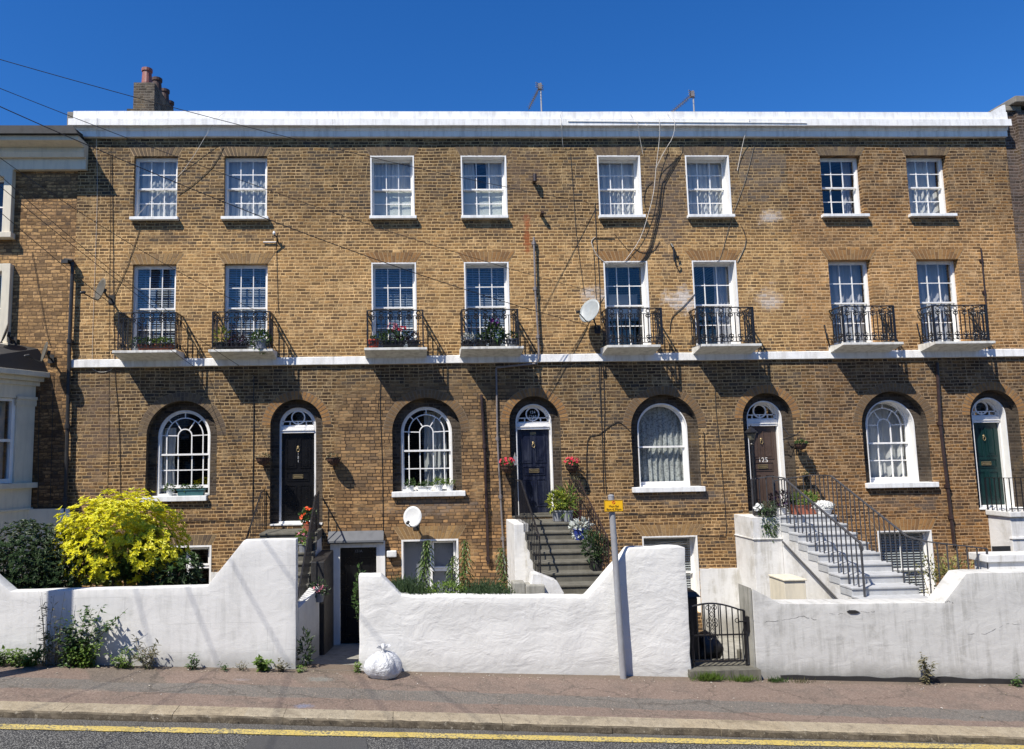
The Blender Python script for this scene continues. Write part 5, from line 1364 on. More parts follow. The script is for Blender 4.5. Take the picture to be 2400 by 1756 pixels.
# low white kerb walls at the foot
mb = MB()
mb.prism([(UX(1205,1390,-3.6), .2), (UX(1330,1390,-3.6), .2), (UX(1322,1392,-3.6), UZ(1322,1390,-3.6)), (UX(1306,1362,-3.6), UZ(1306,1362,-3.6)), (UX(1262,1345,-3.6), UZ(1262,1345,-3.6)), (UX(1262,1345,-3.6)-.1, UZ(1262,1345,-3.6))], -3.6, -3.3)
mb.build('kerb_wall', WALL_D, T2, bevel=.015)
def rough_block(label, px0, px1, py0, py1, y, d, mat, cat='block'):
    mb = MB(); mb.box(UX(px0, py1, y), UX(px1, py1, y), y, y+d, -.3, UZ((px0+px1)/2, py0, y)); o = mb.build('concrete_block', mat, None, bevel=.02); tag(o, label, cat); return o
rough_block('rough concrete block beside the foot of the grey steps, nearest the lavender', 1204, 1232, 1366, 1400, -3.7, .3, CONC)
rough_block('rough concrete block standing right of the smaller block at the foot of the grey steps', 1233, 1278, 1372, 1400, -3.72, .35, CONC)

# steps to the brown door: painted pale grey, white flank wall
X3a, X3b = UX(1829, 1208, -.9), UX(1960, 1208, -.9); zl3 = UZ(1890, 1208, -.9)
T3, y3, z3 = steps('pale grey painted steps with dark handrails climbing to the brown front door', X3a, X3b, zl3, -.9, 8, .158, .36, STEPW, WALL_D)
mb = MB(); xw0 = UX(1767, 1300, -.9)
mb.box(xw0, X3a-.005, -.92, 0, -.9, zl3-.02); mb.box(xw0-.02, X3a-.004, -.95, 0, UZ(1790,1262,-.95)-.03, UZ(1790,1262,-.95)); 
mb.build('landing_pier', WALL_D, T3, bevel=.012)
mb = MB(); bx = [UX(1840, 1395, -2.8), UX(1874, 1395, -2.8), UX(1900, 1380, -2.8)]; mb.box(bx[0], bx[0]+.42, -2.8, -2.2, -.5, UZ(1850, 1362, -2.8)); mb.box(bx[0]-.02, bx[0]+.44, -2.83, -2.2, UZ(1850, 1362, -2.8), UZ(1850, 1362, -2.8)+.035); mb.build('flank_box', CREAM, T3, bevel=.012)
f3 = lambda p: zl3 if p.y > -.9 else zl3-.158*(1+int((-.9-p.y)/.36))
h = 0.86
xh = X3a+.10
tl = V3(1811, 1121, -.6)
railing(T3, 'railing', None, [(X3a-.46, -.60, zl3+h-.06), (X3a-.02, -.62, zl3+h), (xh, -.95, zl3+h-.03), (xh+.04, -3.55, zl3+h-.158*7.3)], 22, IRONG, r=.011, top=.045, scroll=True, foot=f3)
xh2 = X3b-.06
railing(T3, 'railing', None, [(X3b-.95, -.10, zl3+h-.12), (xh2, -.15, zl3+h), (xh2, -.9, zl3+h), (xh2, -3.3, zl3+h-.158*6.8), (xh2+.05, -3.75, zl3+h-.158*7.1), (xh2+1.05, -3.9, zl3+h-.158*7.9)], 34, IRONG, r=.010, top=.04, foot=lambda p: f3(p) if p.x < xh2+.06 else .45)
mb = MB(); mb.bar(V3(1850, 1272, -1.3), V3(1990, 1412, -3.6), .03, .03)
mb2 = MB(); A_, B_ = (X3a-.04, -1.0, zl3-.55), (X3a-.04, -3.9, zl3-.55-.44*2.9); mb2.bar(A_, B_, .03, .03); mb2.build('low_rail', IRONG, T3)
# lower flight turning to the gate
mb = MB()
for i in range(4): mb.box(X3a-.75-.42*i, X3a-.33-.42*i if i else X3a, -3.75, -2.85, -1.1, .62-.18*i-(i > 0)*.0-.05*i)
mb.build('lower_flight', STEPG, T3, bevel=.012)
# steps to the green door at the right edge
zl4 = SPEC[3]['zD0']-.03; x4 = UX(2313, 1215, -.03)
T4 = thing('front_steps', (x4+.8, -1, -.4), 'white painted landing and railing below the dark green front door', 'steps')
mb = MB(); mb.box(x4, x4+3.2, -.72, 0, UZ(2350,1213,-.72), zl4); mb.box(x4+.05, x4+3.2, -.66, 0, -1.2, UZ(2350,1213,-.72)-.003)
mb.build('landing', WALL_D, T4, bevel=.015)
mb = MB(); z_ = UZ(2350, 1263, -.74); mb.box(x4+.03, x4+3.2, -.69, -.6, z_-.02, z_+.02); mb.build('landing_moulding', STUCCO, T4)
mb = MB(); a = U(2328, 1295, -.67); b = U(2368, 1280, -.67); mb.box(a[0], b[0], -.672, -.64, a[1], b[1]); mb.build('vent_opening', POTK, T4)
railing(T4, 'railing', None, [(x4+.03, -.05, zl4+.75), (x4+.03, -.66, zl4+.76), (x4+3, -.66, zl4+.76)], 26, BLACK, r=.010, top=.026, foot=lambda p: zl4)
mb = MB(); mb.box(x4+.05, x4+3, -.67, -.65, zl4+.05, zl4+.075); mb.build('bottom_rail', BLACK, T4)
mb = MB(); mb.box(UX(2309,1310,-3.95), 16, -4.0, -3.55, UZ(2340,1317,-3.95), UZ(2340,1300,-3.95)); mb.box(UX(2318,1330,-3.93), 16, -3.95, -3.58, -.6, UZ(2340,1317,-3.95)-.003)
thing1(mb, 'flank_wall', WALL_D, 'white capped wall block rising behind the right end of the stained wall', 'garden wall', bevel=.012)

# ------------------------------------------------------------------ iron gate, bin, step
gy = -4.18
gx0, gx1 = UX(1622, 1480, gy), UX(1746, 1480, gy); gzb, gzt = UZ(1690, 1556, gy), UZ(1690, 1412, gy)
G = thing('garden_gate', (gx0, gy, gzb), 'black wrought iron garden gate with scrolls and an arched top', 'gate')
mb = MB(); n = 12; Wg = gx1-gx0
ed = lambda t: gzt-.11+.11*math.sin(PI*min(1, t*.9+.14))-.035*t
top_ = [(gx0+Wg*i/n, ed(i/n)) for i in range(n+1)]
mb.tube([(x, gy, z) for x, z in top_], .016, 6); zm_ = gzb+(gzt-gzb)*.47
mb.bar((gx0, gy, gzb+.05), (gx1, gy, gzb+.05), .035, .02); mb.bar((gx0, gy, zm_), (gx1, gy, zm_), .035, .02)
for x, t in ((gx0, 0), (gx1, 1)): mb.bar((x, gy, gzb-.03), (x, gy, ed(t)), .035)
mb.build('gate_frame', BLACK, G)
mb = MB(); nb = 9
for i in range(1, nb): 
    t = i/nb; x = gx0+Wg*t
    mb.bar((x, gy, gzb+.05), (x, gy, zm_), .016)
    mb.bar((x, gy, zm_), (x, gy, ed(t)-.005), .016)
mb.build('gate_bars', BLACK, G)
mb = MB(); xc = gx0+Wg*.385
for zc_, sgn in ((gzt-.09, 1), (gzt-.30, -1), (gzt-.38, 1), (gzt-.58, -1)):
    for s in (-1, 1):
        pts = [];
        for k in range(16):
            a = k*.48; r_ = .052*(1-k/22)
            pts.append((xc+s*(.058+.0*k)+s*r_*math.cos(a+PI), gy, zc_+sgn*r_*math.sin(a)))
        mb.tube(pts, .007, 5)
        mb.tube([(xc+s*.008, gy, zc_), (xc+s*.05, gy, zc_-sgn*.09), (xc, gy, zc_-sgn*.15)], .007, 5)
for s in (-1, 1): mb.bar((xc+s*.125, gy, zm_), (xc+s*.125, gy, gzt-.03), .014)
mb.build('gate_scrolls', BLACK, G)
mb = MB(); mb.tube([(gx1-.14+.035*math.cos(a), gy-.03, zm_+.24+.035*math.sin(a)) for a in [k*.5 for k in range(11)]], .007, 5); mb.bar((gx1-.12, gy-.03, zm_+.22), (gx1+.06, gy-.03, zm_+.22), .02, .02); mb.box(gx1+.02, gx1+.075, gy-.05, gy+.02, zm_+.05, zm_+.30); mb.build('gate_latch', BLACK, G)
mb = MB(); sl0, sl1 = UX(1612, 1572, -4.3), UX(1775, 1574, -4.3); m = 16; q = random.Random(5)
pf = [(sl0+(sl1-sl0)*i/m, -4.42+q.uniform(-.015, .015)) for i in range(m+1)]
zst = gzb-.045
mb.add([(x, y, zst) for x, y in pf]+[(x, -3.7, zst) for x, y in pf]+[(x, y-.01, zst-.26) for x, y in pf], [[i, i+1, m+2+i, m+1+i] for i in range(m)]+[[2*m+2+i, 2*m+3+i, i+1, i] for i in range(m)]+[[0, m+1, 2*m+2], [m, 3*m+2, 2*m+1]])
thing1(mb, 'doorstep', STEPG, 'broken concrete step slab beneath the black iron gate', 'step', recalc=True)
# wheelie bin behind the wall end
bxa, bxb = UX(1596, 1470, -3.7), UX(1638, 1470, -3.7); by = -3.72
BIN = thing('wheelie_bin', ((bxa+bxb)/2, by+.35, -.2), 'black wheelie bin half hidden between the lumpy white wall and the gate', 'bin')
zbt = UZ(1630, 1400, by); zbb = -.18
mb = MB(); mb.add([(bxa+.04, by+.05, zbb), (bxb-.03, by+.05, zbb), (bxb-.03, by+.6, zbb), (bxa+.04, by+.6, zbb), (bxa-.15, by, zbt), (bxb, by, zbt), (bxb, by+.68, zbt), (bxa-.15, by+.68, zbt)], [[0,3,2,1],[0,1,5,4],[1,2,6,5],[2,3,7,6],[3,0,4,7],[4,5,6,7]]); mb.build('bin_body', POTK, BIN, bevel=.03, recalc=True)
mb = MB(); zt_ = zbt+.005; mb.add([(bxa-.2, by-.05, zt_), (bxb+.05, by-.05, zt_), (bxb+.05, by+.74, zt_), (bxa-.2, by+.74, zt_), (bxa-.12, by+.02, zt_+.09), (bxb-.02, by+.02, zt_+.09), (bxb-.02, by+.66, zt_+.11), (bxa-.12, by+.66, zt_+.11)], [[0,3,2,1],[0,1,5,4],[1,2,6,5],[2,3,7,6],[3,0,4,7],[4,5,6,7]]); mb.build('bin_lid', POTK, BIN, bevel=.02, recalc=True)
mb = MB(); mb.lathe([(.09, -.03), (.1, 0), (.09, .03)], (bxb-.02, by+.55, zbb+.05), 12, axis=(1, 0, 0)); mb.build('bin_wheel', POTK, BIN)
mb = MB(); mb.tube([(bxa-.1, by+.76, zbt-.04), (bxb-.03, by+.76, zbt-.04)], .018, 6); mb.build('bin_handle', POTK, BIN)

# ------------------------------------------------------------------ parking sign on its leaning pole
pb = GP(1461, 1591); pt = V3(1432, 1168, -4.44)
base_ = Vector((UX(1461, 1590, -4.44), -4.44, gz(pb.x, -4.44)))
SP = thing('sign_post', base_, 'leaning grey metal post with a small yellow parking plate', 'sign post')
mb = MB(); top = Vector((UX(1432, 1164, -4.44), -4.44, UZ(1432, 1164, -4.44)))
mb.tube([base_+Vector((0, 0, -.05)), base_.lerp(top, .5), top], [.052, .052, .052], 16); mb.build('post', STEEL, SP, smooth=False)
mb = MB(); mb.lathe([(.055, 0), (.055, .02), (.02, .035)], top, 14); mb.build('post_cap', STEEL, SP)
YEL = paint('yellow_sign_enamel', (.80,.45,.015), .35, .03, 5, .03); REDS = paint('sign_red', (.50,.05,.03), .4, .03, 5, 0); SBK = paint('sign_black', (.03,.02,.01), .45, .03, 5, 0)
sx_, sz_ = U(1438.5, 1186, -4.52)
def rrect(cx, cz, w, h, r):
    return arc(cx+w/2-r, cz-h/2+r, r, -90, 0, 4)+arc(cx+w/2-r, cz+h/2-r, r, 0, 90, 4)+arc(cx-w/2+r, cz+h/2-r, r, 90, 180, 4)+arc(cx-w/2+r, cz-h/2+r, r, 180, 270, 4)
mb = MB(); mb.prism(rrect(sx_, sz_, .325, .195, .02), -4.52, -4.51); pl = mb.build('sign_plate', YEL, SP)
mb = MB(); L = rrect(sx_, sz_, .312, .182, .016); ribbon(mb, L, .005, -4.5225, -4.52, closed=True); mb.build('sign_border', SBK, pl)
text_mesh('Mon-Sat', .052, sx_, -4.5225, sz_-.022, SBK, pl, 'lettering', depth=.001); text_mesh('8am-6.30pm', .052, sx_, -4.5225, sz_-.074, SBK, pl, 'lettering', depth=.001)
mb = MB(); ribbon(mb, arc(sx_, sz_+.058, .022, 0, 360, 20)[:-1], .009, -4.523, -4.52, closed=True); mb.bar((sx_-.015, -4.5215, sz_+.073), (sx_+.015, -4.5215, sz_+.043), .007, .003); mb.build('no_waiting_symbol', REDS, pl)
mb = MB(); mb.box(sx_-.06, sx_+.06, -4.509, -4.48, sz_-.02, sz_+.02); mb.build('sign_clip', STEEL, pl)

# ------------------------------------------------------------------ telegraph pole out of frame and its wires
PX, PY = UX(138, 1480, -4.3)-1.05*1.95, -4.3-1.95
WOOD = paint('creosoted_timber', (.10,.07,.045), .9, .2, 6, .5)
TP = thing('telegraph_pole', (PX, PY, gz(PX, PY)), 'tall timber telegraph pole standing at the kerb, wires fanning out from its top', 'pole')
mb = MB(); mb.lathe([(.17, -.3), (.165, 1), (.135, 7), (.12, 10.4)], (PX, PY, gz(PX, PY)), 16); mb.build('shaft', WOOD, TP)
ztp = gz(PX, PY)+10.1
mb = MB(); mb.box(PX-.5, PX+.5, PY-.06, PY+.06, ztp-.05, ztp+.08); mb.build('crossarm', WOOD, TP)
mb = MB()
for k in range(6): mb.lathe([(.01, 0), (.03, .02), (.03, .07), (.015, .11)], (PX-.42+.165*k, PY, ztp+.08), 8)
mb.build('insulator', POTW, TP)
WIRES = [((0,103), (1393,478,-.05), .0065, .22, 'uppermost overhead wire, crossing above the chimney stack toward a bracket between upper windows'),
 ((0,142), (1414,690,-.03), .006, .28, 'overhead wire second from the top, ending by the window above the grey dish'),
 ((0,179), (1375,762,-.03), .0085, .35, 'thickest overhead wire, running down across both left upper windows'),
 ((0,240), (601,728,-.55), .006, .28, 'overhead wire dropping to the railing of the second balcony from the left'),
 ((0,250), (402,735,-.55), .006, .20, 'overhead wire dropping to the railing of the leftmost balcony'),
 ((0,318), (560,857,-.08), .006, .18, 'overhead wire running down to the white band below the second balcony'),
 ((0,369), (455,860,-.08), .006, .12, 'lowest overhead wire, ending on the white band below the leftmost balcony')]
for i, (a, b, r_, sag, lab) in enumerate(WIRES):
    E = V3(*b); S_ = Vector((PX-.42+.165*min(i, 5), PY, ztp+.15-.12*i*(i > 2)))
    # the wire leaves the pole so that its first metres rise or fall to the height seen at the picture's left edge
    x_, z_ = U(a[0], a[1], PY+(E.y-PY)*.03)
    S_.z = z_+(0.6 if i < 3 else .7)*.5
    P = []
    for k in range(25):
        t = k/24; p = S_.lerp(E, t); p.z -= sag*4*t*(1-t); P.append(p)
    mb = MB(); mb.tube(P, r_, 5); o = mb.build('overhead_wire', CABLEK); tag(o, lab, 'wire', 'overhead wires')
# ------------------------------------------------------------------ satellite dishes
def dish(label, px, py, y, R_, aim, mat, back, arm=None, wallpt=None, lnb=(.0, -.42, -.22)):
    c = V3(px, py, y); az = Vector(aim).normalized()
    D = thing('satellite_dish', (wallpt[0] if wallpt else c.x, 0, wallpt[1] if wallpt else c.z), label, 'satellite dish')
    t = Vector((0, 0, 1)); ax = az.cross(t).normalized(); ay = ax.cross(az)
    mb = MB(); n = 24; rings = 5; base = 0
    for s, th in ((1, 0), (-1, .012)):
        b_ = len(mb.v)
        for k in range(rings+1):
            rr = k/rings
            for j in range(n):
                a = 2*PI*j/n
                mb.v.append(tuple(c+ax*(R_*.92*rr*math.cos(a))+ay*(R_*rr*math.sin(a))+az*(R_*.16*rr*rr-th)))
        for k in range(rings):
            for j in range(n):
                q = [b_+k*n+j, b_+k*n+(j+1) % n, b_+(k+1)*n+(j+1) % n, b_+(k+1)*n+j]
                mb.f.append(q if s > 0 else q[::-1]); mb.mi.append(0 if s > 0 else 1)
    N = (rings+1)*n
    for j in range(n): mb.f.append([rings*n+j, rings*n+(j+1) % n, N+rings*n+(j+1) % n, N+rings*n+j]); mb.mi.append(1)
    mb.build('reflector', (mat, back), D, smooth=True, recalc=True)
    w = Vector((wallpt[0], 0, wallpt[1])) if wallpt else Vector((c.x+.15, 0, c.z-.1))
    mb = MB(); bp = c-az*.05; mb.tube([bp, bp+(w-bp)*.45+Vector((0, -.02, -.05)), w], .022, 8); mb.box(w.x-.07, w.x+.07, -.02, .0, w.z-.10, w.z+.10); mb.lathe([(.06, -.04), (.06, .02)], bp, 10, axis=az); mb.build('mount', POTK, D)
    lo = c-ay*(R_*.98)+az*.1; tip = c-ay*(R_*.75)+az*(R_*1.45)
    mb = MB(); mb.tube([c-ay*R_*.9, lo, tip], .012, 6); mb.build('feed_arm', POTK, D)
    mb = MB(); mb.lathe([(.02, -.05), (.032, -.03), (.034, .05), (.022, .07)], tip, 10, axis=(c-tip)); mb.build('receiver', POTK, D)
    return D
dish('grey satellite dish seen edge-on at the left, above the leftmost balcony', 238.5, 680, -.45, .27, (-.70,-.68,.2), DISHD, DISHD, wallpt=U(262, 702, 0))
dish('large pale grey satellite dish facing the street beside a black railed balcony', 1384, 730, -.42, .30, (-.74,-.62,.34), DISHG, DISHD, wallpt=U(1400, 772, 0))
dish('small white satellite dish on the wall above the basement window', 968, 1212, -.40, .235, (-.30,-.88,.22), DISHW, DISHD, wallpt=U(975, 1232, 0))
dish('dark satellite dish seen edge-on near the black drainpipe of the left house', 107, 826, -.40, .24, (-.78,-.56,.2), DISHD, DISHD, wallpt=U(121, 842, .02))
dish('dark satellite dish above the bay roof, cut by the left edge', 14, 782, -.40, .24, (-.80,-.50,.25), DISHD, DISHD, wallpt=U(34, 800, .02))
# ------------------------------------------------------------------ aerials on the roof
def aerial(label, px, pyt, pyb, dx, dy, y=2.2):
    b_ = V3(px, pyb+30, y); t_ = V3(px, pyt, y); b_.x = t_.x
    A = thing('tv_aerial', (b_.x, y, 11.2), label, 'aerial')
    mb = MB(); mb.tube([(b_.x, y, 10.7), (t_.x, y, t_.z)], .022, 8); mb.build('mast', STEEL, A)
    h = V3(px-2, pyt+10, y); e = V3(px+dx, pyt+dy, y)
    mb = MB(); d = e-h; mb.bar(h, e, .02)
    for k in range(11):
        c = h+d*(.15+.85*k/10); s = .16-.006*k; mb.tube([c+Vector((0, -s, s*.25)), c+Vector((0, s, -s*.25))], .006, 4); mb.tube([c+Vector((-.05, 0, .04)), c+Vector((.05, 0, -.04))], .006, 4)
    for k in (-1, 0, 1):
        c = h+Vector((0, 0, .06*k+.03)); mb.tube([c+Vector((-.13, -.1, 0)), c+Vector((.12, .1, 0))], .012, 5)
    mb.box(h.x-.05, h.x+.05, y-.05, y+.05, h.z-.06, h.z+.10); mb.build('antenna', PIPEG, A)
aerial('thin television aerial pointing steeply down, nearer the middle of the roof', 1267, 195, 262, -27, 58)
aerial('television aerial with a toothed boom slanting down left, toward the right of the roof', 1624, 213, 268, -52, 52)

# ------------------------------------------------------------------ the shaded houses across the street, which the window panes mirror
def opposite(x):
    T = thing('terraced_house', (x, -30, gz(x)), 'plain brick house across the street with its front in shade', 'house', 'houses across the street')
    mb = MB(); mb.box(x-3.98, x+3.98, -39, -30, gz(x)-3, gz(x)+9.2); mb.build('wall', M_BRR, T)
    mb = MB(); mb.add([(x-3.99,-29.8,gz(x)+9.2),(x+3.99,-29.8,gz(x)+9.2),(x+3.99,-34.5,gz(x)+12),(x-3.99,-34.5,gz(x)+12),(x-3.99,-39.2,gz(x)+9.2),(x+3.99,-39.2,gz(x)+9.2)], [[0,1,2,3],[3,2,5,4],[0,3,4],[1,5,2]]); mb.build('roof', FELT, T)
    for xx in (-2.2, 1.5):
        for zz in (1., 4.2, 6.9): mb = MB(); mb.box(x+xx-.6, x+xx+.6, -29.97, -29.9, gz(x)+zz, gz(x)+zz+1.6); mb.build('window', SLATG, T)
for k in range(-5, 7): opposite(k*8.)

# black sack behind the gate
c = V3(1654, 1505, -3.3); T = thing('rubbish_bag', (c.x, -3.3, -.15), 'black plastic rubbish sack slumped behind the iron gate', 'rubbish bag')
mb = MB(); n, m = 40, 20
for j in range(m+1):
    v = j/m; rr = .30*math.sin(PI*min(1, v*.84+.16))**.65*(1 if v < .85 else max(.15, 1-(v-.85)*6))
    for i in range(n):
        a = 2*PI*i/n; d = Vector((math.cos(a), math.sin(a), v*1.6)); e = 1+.18*noise.noise(d*1.6)+.07*noise.noise(d*5)
        mb.v.append((c.x+rr*e*math.cos(a), -3.3+rr*e*math.sin(a), -.2+.62*v))
for j in range(m):
    for i in range(n): a = j*n+i; b = j*n+(i+1) % n; mb.f.append([a, b, b+n, a+n]); mb.mi.append(0)
mb.f.append([m*n+i for i in range(n)]); mb.mi.append(0)
mb.build('bag_body', paint('black_polythene', (.012,.012,.013), .35, .1, 8, .6), T, smooth=True)

# service wires running from the pole top across the street (their soft shadows fall on the left garden wall)
for k, (tx, word) in enumerate(((-19.5, 'leftmost'), (-13., 'second from the left'), (-5.5, 'middle'), (1., 'second from the right'), (6., 'rightmost'))):
    S_ = Vector((PX-.3+.15*k, PY, ztp+.12)); E = Vector((tx, -29.9, gz(tx)+8.6)); P = []
    for j in range(21):
        t = j/20; p = S_.lerp(E, t); p.z -= .35*4*t*(1-t); P.append(p)
    mb = MB(); mb.tube(P, .011, 5); tag(mb.build('overhead_wire', CABLEK), 'service wire crossing the street from the pole, %s of the five' % word, 'wire', 'service wires across the street')
# ------------------------------------------------------------------ foliage
LF_Y = leaf_mat('yellow_leaf', [(.70,.65,.02), (.80,.74,.03), (.74,.70,.05), (.55,.58,.04), (.82,.78,.12)], .35)
LF_YG = leaf_mat('yellow_green_leaf', [(.22,.26,.03), (.30,.32,.04), (.14,.20,.03), (.40,.40,.06)], .3)
LF_G = leaf_mat('mid_green_leaf', [(.045,.09,.02), (.06,.12,.03), (.035,.075,.018), (.08,.13,.035)], .3)
LF_D = leaf_mat('dark_evergreen_leaf', [(.020,.042,.013), (.028,.056,.017), (.04,.07,.024), (.014,.030,.010)], .15, .5)
LF_L = leaf_mat('fresh_green_leaf', [(.12,.20,.03), (.16,.24,.05), (.09,.16,.025), (.20,.27,.07)], .35)
LF_S = leaf_mat('silver_leaf', [(.42,.45,.42), (.55,.57,.54), (.30,.34,.30)], .2)
LF_DRY = leaf_mat('dry_weed_leaf', [(.15,.13,.07), (.10,.10,.05), (.20,.17,.10), (.08,.09,.04)], .25)
LF_LAV = leaf_mat('lavender_leaf', [(.05,.085,.035), (.07,.11,.05), (.035,.065,.03)], .2)
LF_PUR = leaf_mat('purple_leaf', [(.035,.02,.03), (.05,.03,.04), (.03,.035,.025)], .2)
FL_RED = leaf_mat('red_petal', [(.70,.035,.02), (.80,.06,.03), (.60,.02,.03)], .25)
FL_CRI = leaf_mat('crimson_petal', [(.62,.03,.07), (.72,.06,.10), (.5,.02,.05)], .25)
FL_PINK = leaf_mat('pink_petal', [(.70,.22,.30), (.80,.36,.42), (.62,.12,.22)], .25)
FL_PUR = leaf_mat('purple_petal', [(.16,.03,.22), (.24,.05,.30), (.10,.02,.16)], .25)
FL_W = leaf_mat('white_petal', [(.78,.78,.76), (.84,.84,.82), (.70,.72,.70)], .25)
FL_OR = leaf_mat('orange_red_petal', [(.85,.13,.03), (.80,.08,.03), (.9,.2,.05)], .25)
STEM = paint('plant_stem', (.10,.09,.04), .8, .2, 9, .1)
LF_LILY = leaf_mat('lily_leaf', [(.07,.12,.025), (.10,.16,.035), (.05,.095,.02), (.14,.19,.05)], .3)
BARK = paint('shrub_bark', (.09,.065,.045), .9, .25, 12, .4)
def rv(q, s=1.): return Vector((q.gauss(0, 1), q.gauss(0, 1), q.gauss(0, 1))).normalized()*s
def clump(mb, c, rx, ry, rz_, n, L, W, q, up_=.35, shell=.55, droop=0.):
    c = Vector(c)
    for _ in range(n):
        d = rv(q); s = shell+(1-shell)*q.random()
        lump = 1+.35*noise.noise(d*1.7+c)
        p = c+Vector((d.x*rx, d.y*ry, d.z*rz_))*s*lump
        dd = (Vector((d.x, d.y, d.z))+Vector((0, 0, up_-droop))+rv(q, .7)).normalized()
        mb.leaf(p, dd, d+Vector((0, 0, .6)), L*q.uniform(.65, 1.25), W*q.uniform(.7, 1.2))
def flowers(mb, c, rx, ry, rz_, n, s, q, front=True):
    c = Vector(c)
    for _ in range(n):
        d = rv(q)
        if front and d.y > .2: d.y = -d.y
        p = c+Vector((d.x*rx, d.y*ry, d.z*rz_))
        ax = (d+Vector((0, -.5, .3))).normalized(); t = ax.cross(Vector((0, 0, 1))).normalized(); b = ax.cross(t)
        for k in range(5):
            a = 2*PI*k/5+q.random(); mb.leaf(p, t*math.cos(a)+b*math.sin(a)+ax*.35, ax, s, s*.8)
def pot_shape(mb, c, r, h, flare=1.25, n=14):
    mb.lathe([(r, 0), (r*flare*.97, h*.86), (r*flare*1.06, h*.86), (r*flare*1.08, h), (r*flare*.96, h), (r*flare*.92, h*.9)], c, n)
def trough(mb, c, L, D, h):
    x, y, z = c
    mb.add([(x-L*.46,y-D*.42,z),(x+L*.46,y-D*.42,z),(x+L*.46,y+D*.42,z),(x-L*.46,y+D*.42,z),(x-L/2,y-D/2,z+h),(x+L/2,y-D/2,z+h),(x+L/2,y+D/2,z+h),(x-L/2,y+D/2,z+h)], [[0,3,2,1],[0,1,5,4],[1,2,6,5],[2,3,7,6],[3,0,4,7]])
    mb.box(x-L*.48, x+L*.48, y-D*.46, y+D*.46, z+h*.82, z+h*.86)
    for (a, b, cc, d) in ((-L/2-.012, L/2+.012, -D/2-.012, -D/2+.006), (-L/2-.012, L/2+.012, D/2-.006, D/2+.012)): mb.box(x+a, x+b, y+cc, y+d, z+h-.02, z+h+.006)
def potted(label, c, pot, pmat, size, leaves=None, flows=None, cat='plant pot', group=None, name='potted_plant', trail=None):
    """c: base; pot 'round'|'trough'; size (r,h) or (L,D,h); leaves/flows: (mat, rx, ry, rz, n, leaf length, width, z offset)"""
    q = random.Random(label); T = thing(name, c, label, cat, group)
    mb = MB()
    if pot == 'round': pot_shape(mb, c, size[0], size[1]); top = size[1]
    else: trough(mb, c, *size); top = size[2]
    mb.build('pot', pmat, T)
    mb = MB()
    if pot == 'round': mb.lathe([(size[0]*1.1, top*.86), (size[0]*1.1, top*.9)], c, 12)
    else: mb.box(c[0]-size[0]*.45, c[0]+size[0]*.45, c[1]-size[1]*.42, c[1]+size[1]*.42, c[2]+top*.8, c[2]+top*.9)
    mb.build('soil', SOILM, T)
    for k, L in enumerate(leaves or []):
        m, rx, ry, rz_, n, ll, lw, dz = L[:8]; dx = L[8] if len(L) > 8 else 0
        mb = MB(); clump(mb, (c[0]+dx, c[1]-.02, c[2]+top+dz), rx, ry, rz_, n, ll, lw, q, droop=.8 if trail else 0)
        for s in range(5): mb.tube([(c[0]+dx*.5+q.uniform(-.02,.02), c[1], c[2]+top*.85), (c[0]+dx+q.uniform(-rx,rx)*.5, c[1]-.02, c[2]+top+dz)], .004, 4)
        mb.build('foliage', m, T)
    for k, L in enumerate(flows or []):
        m, rx, ry, rz_, n, s, dz = L[:7]; dx = L[7] if len(L) > 7 else 0
        mb = MB(); flowers(mb, (c[0]+dx, c[1]-.03, c[2]+top+dz), rx, ry, rz_, n, s, q); mb.build('flowers', m, T)
    return T

# yellow shrub and dark evergreen behind the left wall
def shrub(label, cpx, y, rx, rz_, ry, n, mats, L, W, seed, zb, name='shrub', rosette=7, thresh=.0):
    q = random.Random(seed); c = V3(*cpx, y)
    T = thing(name, (c.x, y, zb), label, 'shrub')
    mb = MB()
    for k in range(7):
        d = rv(q); d.z = abs(d.z); e = c+Vector((d.x*rx*.75, d.y*ry*.7, d.z*rz_*.6)); s = Vector((c.x+q.uniform(-.15,.15), y, zb))
        m = s.lerp(e, .5)+Vector((q.uniform(-.1,.1), 0, .1)); mb.tube([s, m, e], [.03, .02, .008], 6)
        for j in range(4): mb.tube([m.lerp(e, j/4), m.lerp(e, j/4)+rv(q, .3)+Vector((0, 0, .2))], [.010, .004], 4)
    mb.build('stem', BARK, T)
    outer, mid, inner = MB(), MB(), MB()
    for _ in range(n):
        d = rv(q)
        bump_ = 1+.34*noise.noise(d*2.1+Vector((seed, 0, 0)))+.18*noise.noise(d*5.3+Vector((0, seed, 0)))
        s = q.choice([1., 1., .96, .9, .82, .7, .55])*bump_
        p = c+Vector((d.x*rx, d.y*ry, d.z*rz_))*s
        if p.z < zb+.05: continue
        ax = (d*.8+Vector((0, -.15, .75))+rv(q, .35)).normalized()
        t = ax.cross(Vector((.2, 1, .1))).normalized(); b = ax.cross(t)
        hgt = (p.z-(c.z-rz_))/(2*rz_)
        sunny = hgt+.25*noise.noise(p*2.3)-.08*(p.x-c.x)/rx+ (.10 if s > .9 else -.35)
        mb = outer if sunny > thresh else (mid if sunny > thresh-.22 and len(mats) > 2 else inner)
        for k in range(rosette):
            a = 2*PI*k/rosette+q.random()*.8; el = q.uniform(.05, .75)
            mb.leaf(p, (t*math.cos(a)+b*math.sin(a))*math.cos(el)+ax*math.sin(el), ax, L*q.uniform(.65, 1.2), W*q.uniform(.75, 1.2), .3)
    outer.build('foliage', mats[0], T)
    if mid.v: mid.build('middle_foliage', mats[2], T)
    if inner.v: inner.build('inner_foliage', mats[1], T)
    return T
shrub('bright yellow variegated shrub growing behind the left garden wall', (282, 1268), -2.9, 1.08,     .84, .75, 3000, (LF_Y, LF_G, LF_YG), .080, .036, 4, -.1, thresh=.20)
